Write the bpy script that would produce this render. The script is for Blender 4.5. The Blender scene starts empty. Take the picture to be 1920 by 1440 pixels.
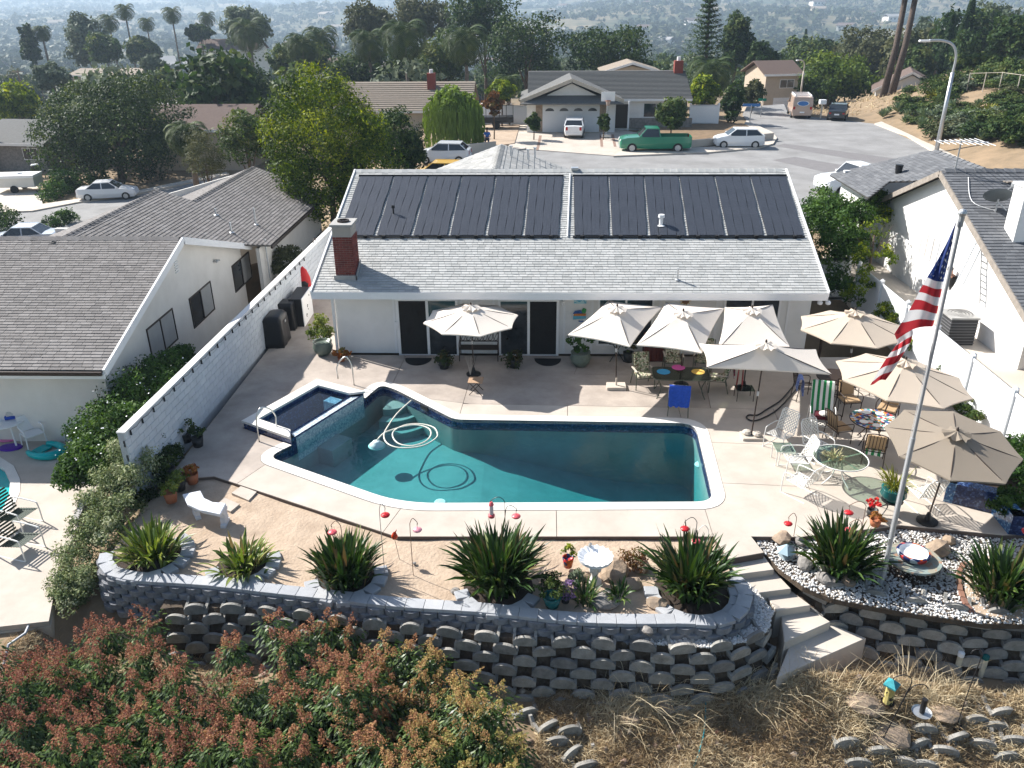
import bpy,bmesh,math,random
import numpy as np
from mathutils import Vector,Matrix,noise
from mathutils. geometry import delaunay_2d_cdt,tessellate_polygon
random. seed(7);rng=np. random. default_rng(7)
D=bpy. data;SC=bpy. context. scene;COL=SC. collection
R=math. radians
# -- camera
CH=11.21
FPX=1531.6
TH,RO,YA=.437509,-.0077517,-.0322662
_c=Vector((math. sin(YA)*math. cos(TH),math. cos(YA)*math. cos(TH),-math. sin(TH)))
_r0=Vector((math. cos(YA),-math. sin(YA),0));_u0=_r0. cross(_c)
_r=_r0*math. cos(RO)+_u0*math. sin(RO);_u=_r. cross(_c)
cam=D. objects. new('camera',D. cameras. new('camera'));COL. objects. link(cam)
cam. matrix_world=Matrix(((_r. x,_u. x,-_c. x,0),(_r. y,_u. y,-_c. y,0),(_r. z,_u. z,-_c. z,CH),(0,0,0,1)))
cam. data. sensor_width=36;cam. data. lens=FPX/1920*36;cam. data. clip_end=20000;cam. data. clip_start=.2
SC. camera=cam
# -- light
SUN_DX,SUN_DY=1.06,-0.63
sun_dir=Vector((SUN_DX,SUN_DY,-1)). normalized()
SUN_EL=math. asin(-sun_dir. z);SUN_AZ=math. atan2(-SUN_DX,-SUN_DY)
w=D. worlds. new('World');SC. world=w;w. use_nodes=True
nt=w. node_tree;bgn=nt. nodes['Background'];sk=nt. nodes. new('ShaderNodeTexSky');sk. sky_type='NISHITA'
sk. sun_disc=False;sk. sun_elevation=SUN_EL;sk. sun_rotation=SUN_AZ;sk. air_density=1.2;sk. dust_density=1.5;sk. ozone_density=1.5
nt. links. new(sk. outputs[0],bgn. inputs[0]);bgn. inputs[1]. default_value=.08
sl=D. lights. new('sun','SUN');sl. energy=5.0;sl. angle=R(.53);sl. color=(1,.965,.91)
so=D. objects. new('sun',sl);COL. objects. link(so);so. rotation_euler=sun_dir. to_track_quat('-Z','Y'). to_euler()
SC. view_settings. view_transform='Standard';SC. view_settings. look='None';SC. view_settings. gamma=1
SC. view_settings. exposure=.96
SC. view_settings. use_curve_mapping=False
cy=SC. cycles
cy. max_bounces=6;cy. diffuse_bounces=3;cy. glossy_bounces=2;cy. transmission_bounces=3;cy. transparent_max_bounces=10;cy. volume_bounces=0
cy. caustics_reflective=False;cy. caustics_refractive=False
cy. use_denoising=True
cy. use_adaptive_sampling=True;cy. adaptive_threshold=.02
# -- pixel -> place (fixed frame of the survey)
def ray(px,py):return _c+_r*((px-960)/FPX)-_u*((py-720)/FPX)
def P(px,py,z=0.):
 d=ray(px,py);t=(z-CH)/d. z;return Vector((d. x*t,d. y*t,z))
def Q(px,py,Y):
 d=ray(px,py);t=Y/d. y;return Vector((d. x*t,Y,CH+d. z*t))
def QX(px,py,X):
 d=ray(px,py);t=X/d. x;return Vector((X,d. y*t,CH+d. z*t))
def PL(px,py,p0,n):
 d=ray(px,py);o=Vector((0,0,CH));t=(Vector(p0)-o). dot(n)/d. dot(n);return o+d*t
 # -- materials
def srgb(r,g,b):return tuple(((c/255)/12.92 if c/255<=.04045 else((c/255+.055)/1.055)**2.4)for c in(r,g,b))
def mat(name,col,rough=.8,var=.15,scale=3.,col2=None,bump=0.,bscale=None,spec=.3,metal=0.,detail=5,stretch=None,extra=None,trans=0.):
 m=D. materials. new(name);m. use_nodes=True;t=m. node_tree;N=t. nodes;L=t. links;b=N['Principled BSDF']
 b. inputs['Roughness']. default_value=rough;b. inputs['Metallic']. default_value=metal;b. inputs['Specular IOR Level']. default_value=spec
 if trans:b. inputs['Transmission Weight']. default_value=trans
 c1=col;c2=col2 or tuple(max(0,c*(1-var))for c in col)
 if var or col2:
  g=N. new('ShaderNodeNewGeometry');mp=N. new('ShaderNodeMapping');L. new(g. outputs['Position'],mp. inputs[0])
  if stretch:mp. inputs['Scale']. default_value=stretch
  n=N. new('ShaderNodeTexNoise');n. inputs['Scale']. default_value=scale;n. inputs['Detail']. default_value=detail;n. inputs['Roughness']. default_value=.65
  L. new(mp. outputs[0],n. inputs['Vector'])
  rp=N. new('ShaderNodeValToRGB');rp. color_ramp. elements[0]. position=.33;rp. color_ramp. elements[1]. position=.67
  rp. color_ramp. elements[0]. color=(*c2,1);rp. color_ramp. elements[1]. color=(*c1,1)
  L. new(n. outputs[0],rp. inputs[0]);L. new(rp. outputs[0],b. inputs['Base Color'])
  if extra:extra(t,rp,b,mp)
 else:b. inputs['Base Color']. default_value=(*c1,1)
 if bump:
  g2=N. new('ShaderNodeNewGeometry');n2=N. new('ShaderNodeTexNoise');n2. inputs['Scale']. default_value=bscale or scale*6;n2. inputs['Detail']. default_value=6
  L. new(g2. outputs['Position'],n2. inputs['Vector']);bp=N. new('ShaderNodeBump');bp. inputs['Strength']. default_value=min(1,bump);bp. inputs['Distance']. default_value=.03
  L. new(n2. outputs[0],bp. inputs['Height']);L. new(bp. outputs[0],b. inputs['Normal'])
 return m
def pmat(name,stops,rough=.85,bump=.3,bscale=60.,spec=.25,jitter=True,mottle=.25,mscale=2.5):
 """piece material: each piece takes its own tone from the ramp through Object Info random and a per-face value"""
 m=D. materials. new(name);m. use_nodes=True;t=m. node_tree;N=t. nodes;L=t. links;b=N['Principled BSDF']
 b. inputs['Roughness']. default_value=rough;b. inputs['Specular IOR Level']. default_value=spec
 oi=N. new('ShaderNodeObjectInfo');at=N. new('ShaderNodeAttribute');at. attribute_name='v'
 ad=N. new('ShaderNodeMath');ad. operation='ADD';L. new(oi. outputs['Random'],ad. inputs[0]);L. new(at. outputs['Fac'],ad. inputs[1])
 fr=N. new('ShaderNodeMath');fr. operation='FRACT';L. new(ad. outputs[0],fr. inputs[0])
 rp=N. new('ShaderNodeValToRGB');e=rp. color_ramp. elements
 while len(e)<len(stops):e. new(.5)
 for i,c in enumerate(stops):e[i]. position=i/(len(stops)-1);e[i]. color=(*c,1)
 L. new(fr. outputs[0],rp. inputs[0])
 g=N. new('ShaderNodeNewGeometry');n=N. new('ShaderNodeTexNoise');n. inputs['Scale']. default_value=mscale;n. inputs['Detail']. default_value=8;n. inputs['Roughness']. default_value=.7
 L. new(g. outputs['Position'],n. inputs['Vector'])
 mr=N. new('ShaderNodeMapRange');mr. inputs[1]. default_value=.3;mr. inputs[2]. default_value=.7;mr. inputs[3]. default_value=1-mottle;mr. inputs[4]. default_value=1+mottle*.5
 L. new(n. outputs[0],mr. inputs[0]);mx=N. new('ShaderNodeVectorMath');mx. operation='SCALE';L. new(rp. outputs[0],mx. inputs[0]);L. new(mr. outputs[0],mx. inputs['Scale'])
 L. new(mx. outputs[0],b. inputs['Base Color'])
 if bump:
  n2=N. new('ShaderNodeTexNoise');n2. inputs['Scale']. default_value=bscale;n2. inputs['Detail']. default_value=5;L. new(g. outputs['Position'],n2. inputs['Vector'])
  bp=N. new('ShaderNodeBump');bp. inputs['Strength']. default_value=bump;bp. inputs['Distance']. default_value=.02;L. new(n2. outputs[0],bp. inputs['Height']);L. new(bp. outputs[0],b. inputs['Normal'])
 return m
def leafmat(name,stops,trans=.35,rough=.6,spec=.12,oscale=.0):
 m=D. materials. new(name);m. use_nodes=True;t=m. node_tree;N=t. nodes;L=t. links;b=N['Principled BSDF']
 b. inputs['Roughness']. default_value=rough;b. inputs['Specular IOR Level']. default_value=spec
 at=N. new('ShaderNodeAttribute');at. attribute_name='v';rp=N. new('ShaderNodeValToRGB');e=rp. color_ramp. elements
 while len(e)<len(stops):e. new(.5)
 for i,c in enumerate(stops):e[i]. position=i/(len(stops)-1);e[i]. color=(*c,1)
 L. new(at. outputs['Fac'],rp. inputs[0]);L. new(rp. outputs[0],b. inputs['Base Color'])
 tr=N. new('ShaderNodeBsdfTranslucent');hs=N. new('ShaderNodeHueSaturation');hs. inputs['Value']. default_value=1.5;hs. inputs['Saturation']. default_value=1.15;hs. inputs['Hue']. default_value=.485
 L. new(rp. outputs[0],hs. inputs['Color']);L. new(hs. outputs[0],tr. inputs[0])
 mx=N. new('ShaderNodeMixShader');mx. inputs[0]. default_value=trans*.75;L. new(b. outputs[0],mx. inputs[1]);L. new(tr. outputs[0],mx. inputs[2])
 L. new(mx. outputs[0],N['Material Output']. inputs[0]);return m
def glassmat(name,tint,ior=1.5,rough=.02,bump=0,bscale=3.,base=None,thick=0.):
 m=D. materials. new(name);m. use_nodes=True;t=m. node_tree;N=t. nodes;L=t. links
 for n in list(N):
  if n. type=='BSDF_PRINCIPLED':N. remove(n)
 g=N. new('ShaderNodeBsdfGlossy');g. inputs['Roughness']. default_value=rough;tr=N. new('ShaderNodeBsdfTransparent');tr. inputs[0]. default_value=(*tint,1)
 f=N. new('ShaderNodeLayerWeight');f. inputs[0]. default_value=.5;pw=N. new('ShaderNodeMath');pw. operation='POWER';pw. inputs[1]. default_value=4.5;L. new(f. outputs['Facing'],pw. inputs[0])
 ma=N. new('ShaderNodeMath');ma. operation='MULTIPLY_ADD';f0=((ior-1)/(ior+1))**2;ma. inputs[1]. default_value=1-f0;ma. inputs[2]. default_value=f0;L. new(pw. outputs[0],ma. inputs[0]);mx=N. new('ShaderNodeMixShader')
 L. new(ma. outputs[0],mx. inputs[0]);L. new(tr. outputs[0],mx. inputs[1]);L. new(g. outputs[0],mx. inputs[2]);src=mx
 if thick:
  df=N. new('ShaderNodeBsdfDiffuse');df. inputs[0]. default_value=(*base,1);m2=N. new('ShaderNodeMixShader');m2. inputs[0]. default_value=thick
  L. new(mx. outputs[0],m2. inputs[1]);L. new(df. outputs[0],m2. inputs[2]);src=m2
 L. new(src. outputs[0],N['Material Output']. inputs[0])
 if bump:
  ge=N. new('ShaderNodeNewGeometry');n2=N. new('ShaderNodeTexNoise');n2. inputs['Scale']. default_value=bscale;n2. inputs['Detail']. default_value=3
  L. new(ge. outputs['Position'],n2. inputs['Vector']);bp=N. new('ShaderNodeBump');bp. inputs['Strength']. default_value=bump;bp. inputs['Distance']. default_value=.02
  L. new(n2. outputs[0],bp. inputs['Height']);L. new(bp. outputs[0],g. inputs['Normal']);L. new(bp. outputs[0],f. inputs['Normal'])
 return m
 # -- mesh building
class MB:
 def __init__(s):s. v=[];s. f=[];s. mi=[];s. cv=[]
 def add(s,vs,fs,m=0,c=None):
  b=len(s. v);s. v+=[tuple(v)for v in vs];s. f+=[tuple(i+b for i in f)for f in fs];s. mi+=[m]*len(fs)
  s. cv+=[random. random()if c is None else c]*len(vs);return s
 def bx(s,x0,x1,y0,y1,z0,z1,m=0):
  return s. add([(x0,y0,z0),(x1,y0,z0),(x1,y1,z0),(x0,y1,z0),(x0,y0,z1),(x1,y0,z1),(x1,y1,z1),(x0,y1,z1)],[(0,3,2,1),(4,5,6,7),(0,1,5,4),(1,2,6,5),(2,3,7,6),(3,0,4,7)],m)
 def box(s,c,d,rz=0,m=0,M=None):
  x,y,z=d[0]/2,d[1]/2,d[2]/2;M=M or Matrix. Rotation(rz,4,'Z');c=Vector(c)
  vs=[c+(M@Vector(p))for p in[(-x,-y,-z),(x,-y,-z),(x,y,-z),(-x,y,-z),(-x,-y,z),(x,-y,z),(x,y,z),(-x,y,z)]]
  return s. add(vs,[(0,3,2,1),(4,5,6,7),(0,1,5,4),(1,2,6,5),(2,3,7,6),(3,0,4,7)],m)
 def beam(s,a,b,w,h,m=0,up=(0,0,1)):
  a=Vector(a);b=Vector(b);d=(b-a). normalized();up=Vector(up)
  if abs(d. dot(up))>.98:up=Vector((0,1,0))
  x=d. cross(up). normalized()*w/2;y=x. cross(d). normalized()*h/2
  vs=[a-x-y,a+x-y,a+x+y,a-x+y,b-x-y,b+x-y,b+x+y,b-x+y]
  return s. add(vs,[(0,1,2,3),(7,6,5,4),(0,4,5,1),(1,5,6,2),(2,6,7,3),(3,7,4,0)],m)
 def tube(s,pts,r,n=6,m=0,r1=None,cap=True,close=False):
  pts=[Vector(p)for p in pts];k=len(pts);rs=[r+((r if r1 is None else r1)-r)*i/max(1,k-1)for i in range(k)]if not isinstance(r,(list,tuple))else r
  vs=[];prev=None
  for i,p in enumerate(pts):
   if close:d=pts[(i+1)%k]-pts[i-1]
   else:d=(pts[min(i+1,k-1)]-pts[max(i-1,0)])
   d=d. normalized()if d. length>1e-9 else Vector((0,0,1))
   if prev is None:
    a=Vector((0,0,1))if abs(d. z)<.9 else Vector((1,0,0));x=d. cross(a). normalized()
   else:x=(prev-d*prev. dot(d));x=x. normalized()if x. length>1e-6 else d. orthogonal(). normalized()
   prev=x;y=d. cross(x)
   for j in range(n):
    t=2*math. pi*j/n;vs. append(p+(x*math. cos(t)+y*math. sin(t))*rs[i])
  fs=[]
  for i in range(k if close else k-1):
   i2=(i+1)%k
   for j in range(n):fs. append((i*n+j,i*n+(j+1)%n,i2*n+(j+1)%n,i2*n+j))
  if cap and not close:fs+=[tuple(range(n-1,-1,-1)),tuple((k-1)*n+j for j in range(n))]
  return s. add(vs,fs,m)
 def cyl(s,a,b,r,r1=None,n=10,m=0,cap=True):return s. tube([a,b],r,n,m,r1,cap)
 def lathe(s,c,prof,n=16,m=0,sx=1,sy=1,a0=0,a1=2*math. pi):
  c=Vector(c);full=abs(a1-a0-2*math. pi)<1e-6;nn=n if full else n+1;vs=[]
  for r,z in prof:
   for j in range(nn):
    t=a0+(a1-a0)*j/n;vs. append(c+Vector((r*sx*math. cos(t),r*sy*math. sin(t),z)))
  fs=[]
  for i in range(len(prof)-1):
   for j in range(n):k=(j+1)%nn;fs. append((i*nn+j,i*nn+k,(i+1)*nn+k,(i+1)*nn+j))
  return s. add(vs,fs,m)
 def prism(s,pts,z0,z1,m=0,mtop=None):
  n=len(pts);a=sum(pts[i][0]*pts[(i+1)%n][1]-pts[(i+1)%n][0]*pts[i][1]for i in range(n))
  if a<0:pts=list(pts)[::-1]
  vs=[(p[0],p[1],z0)for p in pts]+[(p[0],p[1],z1)for p in pts]
  tris=tessellate_polygon([[Vector((p[0],p[1],0))for p in pts]])
  def up(t,o):
   A,B,C_=[Vector(vs[i])for i in t];nz=(B-A). cross(C_-A). z
   return tuple((i+o for i in(t if(nz>0)==(o>0)else t[::-1])))
  s. add(vs,[up(t,n)for t in tris]+[up(t,0)for t in tris],m if mtop is None else mtop)
  b=len(s. v)-2*n
  s. f+=[(b+i,b+(i+1)%n,b+n+(i+1)%n,b+n+i)for i in range(n)];s. mi+=[m]*n
  return s
 def slab(s,pts,d,m=0):
  d=Vector(d);n=len(pts);vs=[Vector(p)for p in pts]+[Vector(p)+d for p in pts]
  return s. add(vs,[tuple(range(n)),tuple(range(2*n-1,n-1,-1))]+[(i,n+i,n+(i+1)%n,(i+1)%n)for i in range(n)],m)
 def poly(s,pts,m=0):return s. add(pts,[tuple(range(len(pts)))],m)
 def ball(s,c,r,n=8,m=0,sz=1):
  k=max(4,n//2);return s. lathe(c,[(max(1e-4,r*math. sin(math. pi*i/k)),-r*sz*math. cos(math. pi*i/k))for i in range(k+1)],n,m)
 def mesh(s,name,mats,smooth=False):
  me=D. meshes. new(name);me. from_pydata(s. v,[],s. f);
  for m in(mats if isinstance(mats,(list,tuple))else[mats]):me. materials. append(m)
  if any(s. mi):me. polygons. foreach_set('material_index',s. mi)
  a=me. attributes. new('v','FLOAT','POINT');a. data. foreach_set('value',s. cv)
  if smooth:me. polygons. foreach_set('use_smooth',[True]*len(s. f))
  me. validate();me. update();return me
 def obj(s,name,mats,parent=None,smooth=False,world=False):
  if world and parent is not None:
   o=parent. matrix_basis. inverted();
   if parent. parent:o=o@parent. parent. matrix_basis. inverted()
   s. v=[tuple(o@Vector(v))for v in s. v]
  return link(name,s. mesh(name,mats,smooth),parent)
def link(name,me,parent=None,loc=None):
 o=D. objects. new(name,me);COL. objects. link(o)
 if parent is not None:o. parent=parent
 if loc is not None:o. location=loc
 return o
def tag(o,label=None,cat=None,group=None,kind=None):
 if label:o['label']=label
 if cat:o['category']=cat
 if group:o['group']=group
 if kind:o['kind']=kind
 return o
def thing(name,label,cat,loc=(0,0,0),rz=0,group=None,scale=None):
 o=D. objects. new(name,None);COL. objects. link(o);o. location=loc;o. rotation_euler=(0,0,rz);o. empty_display_size=.2
 if scale:o. scale=(scale,)*3 if not hasattr(scale,'__len__')else scale
 return tag(o,label,cat,group)
def dup(root,loc,rz=0,label=None,group=None,scale=None):
 r=root. copy();COL. objects. link(r);r. location=loc;r. rotation_euler=(0,0,rz)
 if label:r['label']=label
 if group:r['group']=group
 if scale:r. scale=(scale,)*3 if not hasattr(scale,'__len__')else scale
 for ch in list(root. children):
  c=ch. copy();COL. objects. link(c);c. parent=r
  for g in list(ch. children):
   d=g. copy();COL. objects. link(d);d. parent=c
 return r
CAMP=Vector((0,0,CH))
def pieces(name,parent,items,mats,limit=300,stuffname=None,origin=None):
 """items: (mesh, matrix). The ones nearest the camera become objects, what is past the limit one joined part"""
 po=parent. matrix_basis. copy()if parent else Matrix()
 if parent is not None and parent. parent:po=parent. parent. matrix_basis@po
 inv=po. inverted()
 items=sorted(items,key=lambda t:(t[1]. translation-CAMP). length)
 for me,M in items[:limit]:
  o=D. objects. new(name,me);COL. objects. link(o)
  if parent:o. parent=parent
  o. matrix_basis=inv@M
 rest=items[limit:]
 if rest:
  V=[];F=[];A=[];b=0;cache={}
  for me,M in rest:
   if me. name not in cache:
    co=np. empty(len(me. vertices)*3,np. float32);me. vertices. foreach_get('co',co);cache[me. name]=(co. reshape(-1,3),[tuple(p. vertices)for p in me. polygons])
   co,fs=cache[me. name];M=inv@M;m=np. array(M);V. append(co@m[:3,:3]. T+m[:3,3]);F+=[tuple(i+b for i in f)for f in fs];b+=len(co);A+=[random. random()]*len(co)
  me=D. meshes. new(stuffname or name+'s');me. from_pydata(np. concatenate(V). tolist(),[],F)
  for m in(mats if isinstance(mats,(list,tuple))else[mats]):me. materials. append(m)
  a=me. attributes. new('v','FLOAT','POINT');a. data. foreach_set('value',A)
  o=D. objects. new(stuffname or name+'s',me);COL. objects. link(o);o['kind']='stuff'
  if parent:o. parent=parent
def npmesh(name,V,F,mats,vals=None,smooth=False,mi=None):
 """V (n,3), F (m,k) arrays"""
 me=D. meshes. new(name);F=np. asarray(F,np. int32);V=np. asarray(V,np. float32);m,k=F. shape
 me. vertices. add(len(V));me. vertices. foreach_set('co',V. ravel());me. loops. add(m*k);me. loops. foreach_set('vertex_index',F. ravel())
 me. polygons. add(m);me. polygons. foreach_set('loop_start',np. arange(0,m*k,k,dtype=np. int32));me. polygons. foreach_set('loop_total',np. full(m,k,np. int32))
 for x in(mats if isinstance(mats,(list,tuple))else[mats]):me. materials. append(x)
 if mi is not None:me. polygons. foreach_set('material_index',np. asarray(mi,np. int32))
 if smooth:me. polygons. foreach_set('use_smooth',np. ones(m,bool))
 if vals is not None:a=me. attributes. new('v','FLOAT','POINT');a. data. foreach_set('value',np. asarray(vals,np. float32))
 me. update();return me
def unit(a):return a/np. maximum(1e-9,np. linalg. norm(a,axis=-1,keepdims=True))
def leaves(C,Nrm,size,aspect=.5,jit=.6,val=None,fold=0.):
 """leaf quads at centres C facing roughly Nrm"""
 n=len(C);Nn=unit(Nrm+rng. normal(0,jit,(n,3)));t=rng. normal(0,1,(n,3));a=unit(np. cross(Nn,t));b=np. cross(Nn,a)
 s=(size*rng. uniform(.65,1.3,n))[:,None];a=a*s;b=b*s*aspect
 V=np. stack([C-a,C-a*.1-b,C+a,C-a*.1+b],1). reshape(-1,3);F=np. arange(4*n). reshape(n,4)
 v=rng. random(n)if val is None else np. clip(val+rng. normal(0,.14,n),0,1)
 return V,F,np. repeat(v,4)
def join(parts):
 V=[];F=[];A=[];b=0
 for v,f,a in parts:V. append(v);F. append(f+b);A. append(a);b+=len(v)
 return np. concatenate(V),np. concatenate(F),np. concatenate(A)
def shell_pts(n,r=(1,1,1),inner=.72,low=-1.):
 d=unit(rng. normal(0,1,(n*3,3)));d=d[d[:,2]>low][:n];k=rng. uniform(inner,1,(len(d),1))**.7
 return d*k*np. array(r),d
def crown_np(rx,ry,rz,z0,nclump,nleaf,leaf,csize=.3,jit=.6,aspect=.55,low=-.55,inner=.55,droop=0.):
 """a crown of clumps on an ellipsoid centred z0"""
 C,Dn=shell_pts(nclump,(rx,ry,rz),inner,low);out=[]
 bump=1+.22*np. sin(Dn[:,0]*4+rx)+.18*np. sin(Dn[:,1]*5+Dn[:,2]*3+ry)
 C=C*bump[:,None]
 for c,d in zip(C,Dn):
  cs=csize*rng. uniform(.6,1.35);p,pd=shell_pts(nleaf,(cs,cs,cs*.75),.35,-.6);tone=np. clip(.5+rng. normal(0,.2)+.15*d[2],0,1)
  if droop:p[:,2]-=droop*rng. random(len(p))**1.5
  out. append(leaves(p+c+[0,0,z0],unit(pd+d*.6+[0,0,.3]),leaf,aspect,jit,tone))
 return join(out)
def sstep(a,b,x):t=np. clip((x-a)/(b-a),0,1);return t*t*(3-2*t)
def in_poly(p,poly):
 x,y=p[0],p[1];c=False;n=len(poly)
 for i in range(n):
  x1,y1=poly[i][0],poly[i][1];x2,y2=poly[i-1][0],poly[i-1][1]
  if(y1>y)!=(y2>y)and x<(x2-x1)*(y-y1)/(y2-y1)+x1:c=not c
 return c
def cdt_regions(outline,holes,lines):
 """cut a flat polygon with holes along lines: returns lists of triangles (as 2D points) per region"""
 vs=[];es=[]
 def ring(r):
  b=len(vs);vs. extend(Vector((p[0],p[1]))for p in r);es. extend((b+i,b+(i+1)%len(r))for i in range(len(r)))
 ring(outline)
 for h in holes:ring(h)
 for l in lines:
  b=len(vs);vs. extend(Vector((p[0],p[1]))for p in l);es. extend((b+i,b+i+1)for i in range(len(l)-1))
 V,E,F,ov,oe,of=delaunay_2d_cdt(vs,es,[],0,1e-5)
 con=set()
 for e,o in zip(E,oe):
  if o:con. add(tuple(sorted(e)))
 keep=[]
 for f in F:
  c=sum((V[i]for i in f),Vector((0,0)))/len(f)
  if in_poly(c,outline)and not any(in_poly(c,h)for h in holes):keep. append(tuple(f))
 em={}
 for k,f in enumerate(keep):
  for i in range(len(f)):em. setdefault(tuple(sorted((f[i],f[(i+1)%len(f)]))),[]). append(k)
 seen=[-1]*len(keep);reg=[]
 for k in range(len(keep)):
  if seen[k]>=0:continue
  st=[k];seen[k]=len(reg);cur=[]
  while st:
   a=st. pop();cur. append(keep[a]);f=keep[a]
   for i in range(len(f)):
    e=tuple(sorted((f[i],f[(i+1)%len(f)])))
    if e in con:continue
    for b in em[e]:
     if seen[b]<0:seen[b]=len(reg);st. append(b)
  reg. append(cur)
 return V,reg
def slab_mesh(name,V,tris,z,th,gap,m,inset_hole=True):
 bm=bmesh. new();vm={}
 for t in tris:
  for i in t:
   if i not in vm:vm[i]=bm. verts. new((V[i]. x,V[i]. y,z))
 for t in tris:
  a,b,c=[V[i]for i in t[:3]]
  try:bm. faces. new([vm[i]for i in(t if(b-a). cross(c-a)>0 else t[::-1])])
  except ValueError:pass
 bmesh. ops. dissolve_limit(bm,angle_limit=.01,verts=bm. verts,edges=bm. edges)
 r=bmesh. ops. inset_region(bm,faces=bm. faces[:],thickness=gap,use_boundary=True,use_even_offset=True)
 bmesh. ops. delete(bm,geom=r['faces'],context='FACES')
 e=bmesh. ops. extrude_face_region(bm,geom=bm. faces[:]);vs=[g for g in e['geom']if isinstance(g,bmesh. types. BMVert)]
 bmesh. ops. translate(bm,vec=(0,0,-th),verts=vs)
 bmesh. ops. recalc_face_normals(bm,faces=bm. faces)
 me=D. meshes. new(name);bm. to_mesh(me);bm. free();me. materials. append(m)
 a=me. attributes. new('v','FLOAT','POINT')
 return me
def fillet(pts,rad,n=6):
 """round the corners of a closed 2D polygon; rad: list or number"""
 out=[];k=len(pts)
 for i in range(k):
  p=Vector(pts[i][:2]);a=Vector(pts[i-1][:2]);b=Vector(pts[(i+1)%k][:2]);r=rad[i]if hasattr(rad,'__len__')else rad
  if r<=0:out. append((p. x,p. y));continue
  u=(a-p). normalized();v=(b-p). normalized();d=min(r,(a-p). length*.45,(b-p). length*.45)
  for j in range(n+1):
   t=j/n;q=(p+u*d)*(1-t)**2+p*2*t*(1-t)+(p+v*d)*t*t;out. append((q. x,q. y))
 return out
def offset(poly,d):
 n=len(poly);a=sum(poly[i][0]*poly[(i+1)%n][1]-poly[(i+1)%n][0]*poly[i][1]for i in range(n));s=1 if a>0 else-1;out=[]
 for i in range(n):
  p0=Vector(poly[i-1][:2]);p=Vector(poly[i][:2]);p1=Vector(poly[(i+1)%n][:2]);u=(p-p0). normalized();v=(p1-p). normalized()
  n1=Vector((u. y,-u. x));n2=Vector((v. y,-v. x));m=(n1+n2);m=m/max(.3,m. length_squared)*2;q=p+m*d*s;out. append((q. x,q. y))
 return out
 # == materials
M={}
M['deck']=mat('deck concrete',(.53,.47,.405),.85,col2=(.42,.365,.31),scale=.9,bump=.15,bscale=40,detail=8)
M['deckshade']=mat('weathered shade-dark concrete',(.47,.405,.35),.9,col2=(.30,.255,.22),scale=.8,bump=.2,bscale=30,detail=9)  # weathered stains, darkened further to stand in for shade near house and umbrellas
M['joint']=mat('joint grit',(.13,.10,.085),.95)
M['coping']=mat('pool coping',(.76,.72,.66),.7,var=.1,scale=3,bump=.1)
M['plaster']=mat('pool plaster',(.27,.32,.31),.8,col2=(.21,.26,.255),scale=1.6)
M['soil']=mat('garden soil',(.48,.375,.28),.95,col2=(.36,.27,.195),scale=1.8,bump=.8,bscale=14,detail=9)
M['darksoil']=mat('mulch',(.055,.04,.03),.95,var=.4,scale=12,bump=.6)
M['earth']=mat('dry earth',(.30,.215,.135),.95,col2=(.19,.14,.085),scale=.9,bump=.8,bscale=8,detail=10)
M['stucco']=mat('white stucco',(.80,.79,.77),.9,col2=(.72,.71,.69),scale=1.1,bump=.25,bscale=60)
M['stuccoL']=mat('cream stucco',(.77,.74,.69),.9,col2=(.68,.65,.60),scale=.8,bump=.25,bscale=60)
M['trim']=mat('white trim',(.80,.80,.80),.5,var=.04)
M['white']=mat('white paint',(.82,.82,.82),.4,var=0)
M['vinyl']=mat('white vinyl',(.82,.83,.84),.35,var=.03)
M['steel']=mat('brushed steel',(.62,.62,.60),.28,var=0,metal=1.)
M['galv']=mat('galvanised metal',(.52,.54,.56),.42,var=.1,metal=.7,scale=8)
M['black']=mat('black metal',(.018,.018,.02),.45,var=0)
M['bronze']=mat('dark bronze metal',(.035,.022,.016),.45,var=.2)
M['darkglass']=mat('dark window glass',(.012,.015,.018),.06,col2=(.05,.06,.07),scale=1.3,spec=.6)  # paler noise patches in the colour stand in for reflections
M['screen']=mat('door screen',(.018,.017,.017),.8,var=.3,scale=20)
M['blind']=mat('window blind',(.38,.38,.37),.7,var=.1)
M['rubber']=mat('black rubber',(.015,.015,.016),.9,var=.3,scale=30)
M['red']=mat('red plastic',(.55,.02,.025),.35,var=.05)
M['pinkred']=mat('faded red plastic',(.75,.12,.14),.35,var=.1)
M['blue']=mat('blue towel',(.035,.10,.52),.95,var=.25,scale=14,bump=.4)
M['wood']=mat('weathered wood',(.26,.15,.085),.7,var=.4,scale=9)
M['teal']=mat('teal plastic',(.0,.42,.42),.3,var=.05)
M['terracotta']=mat('terracotta',(.42,.15,.07),.8,var=.2)
M['tyre']=mat('tyre rubber',(.02,.02,.02),.85,var=0)
M['asphalt']=mat('street asphalt',(.29,.285,.28),.9,col2=(.20,.195,.19),scale=.5,bump=.15,bscale=40,detail=9)
M['patch']=mat('asphalt patch',(.20,.19,.19),.9,var=.15,scale=2)
M['walk']=mat('sidewalk concrete',(.56,.50,.43),.9,var=.15,scale=.8)
M['rock']=mat('tan rock',(.36,.27,.19),.9,col2=(.22,.17,.13),scale=4,bump=.6,bscale=14)
M['grock']=mat('grey rock',(.28,.26,.24),.9,col2=(.15,.14,.13),scale=5,bump=.6,bscale=14)
M['concrete']=mat('grey concrete',(.40,.39,.37),.9,var=.25,scale=3,bump=.3)
M['navy']=None
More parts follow.
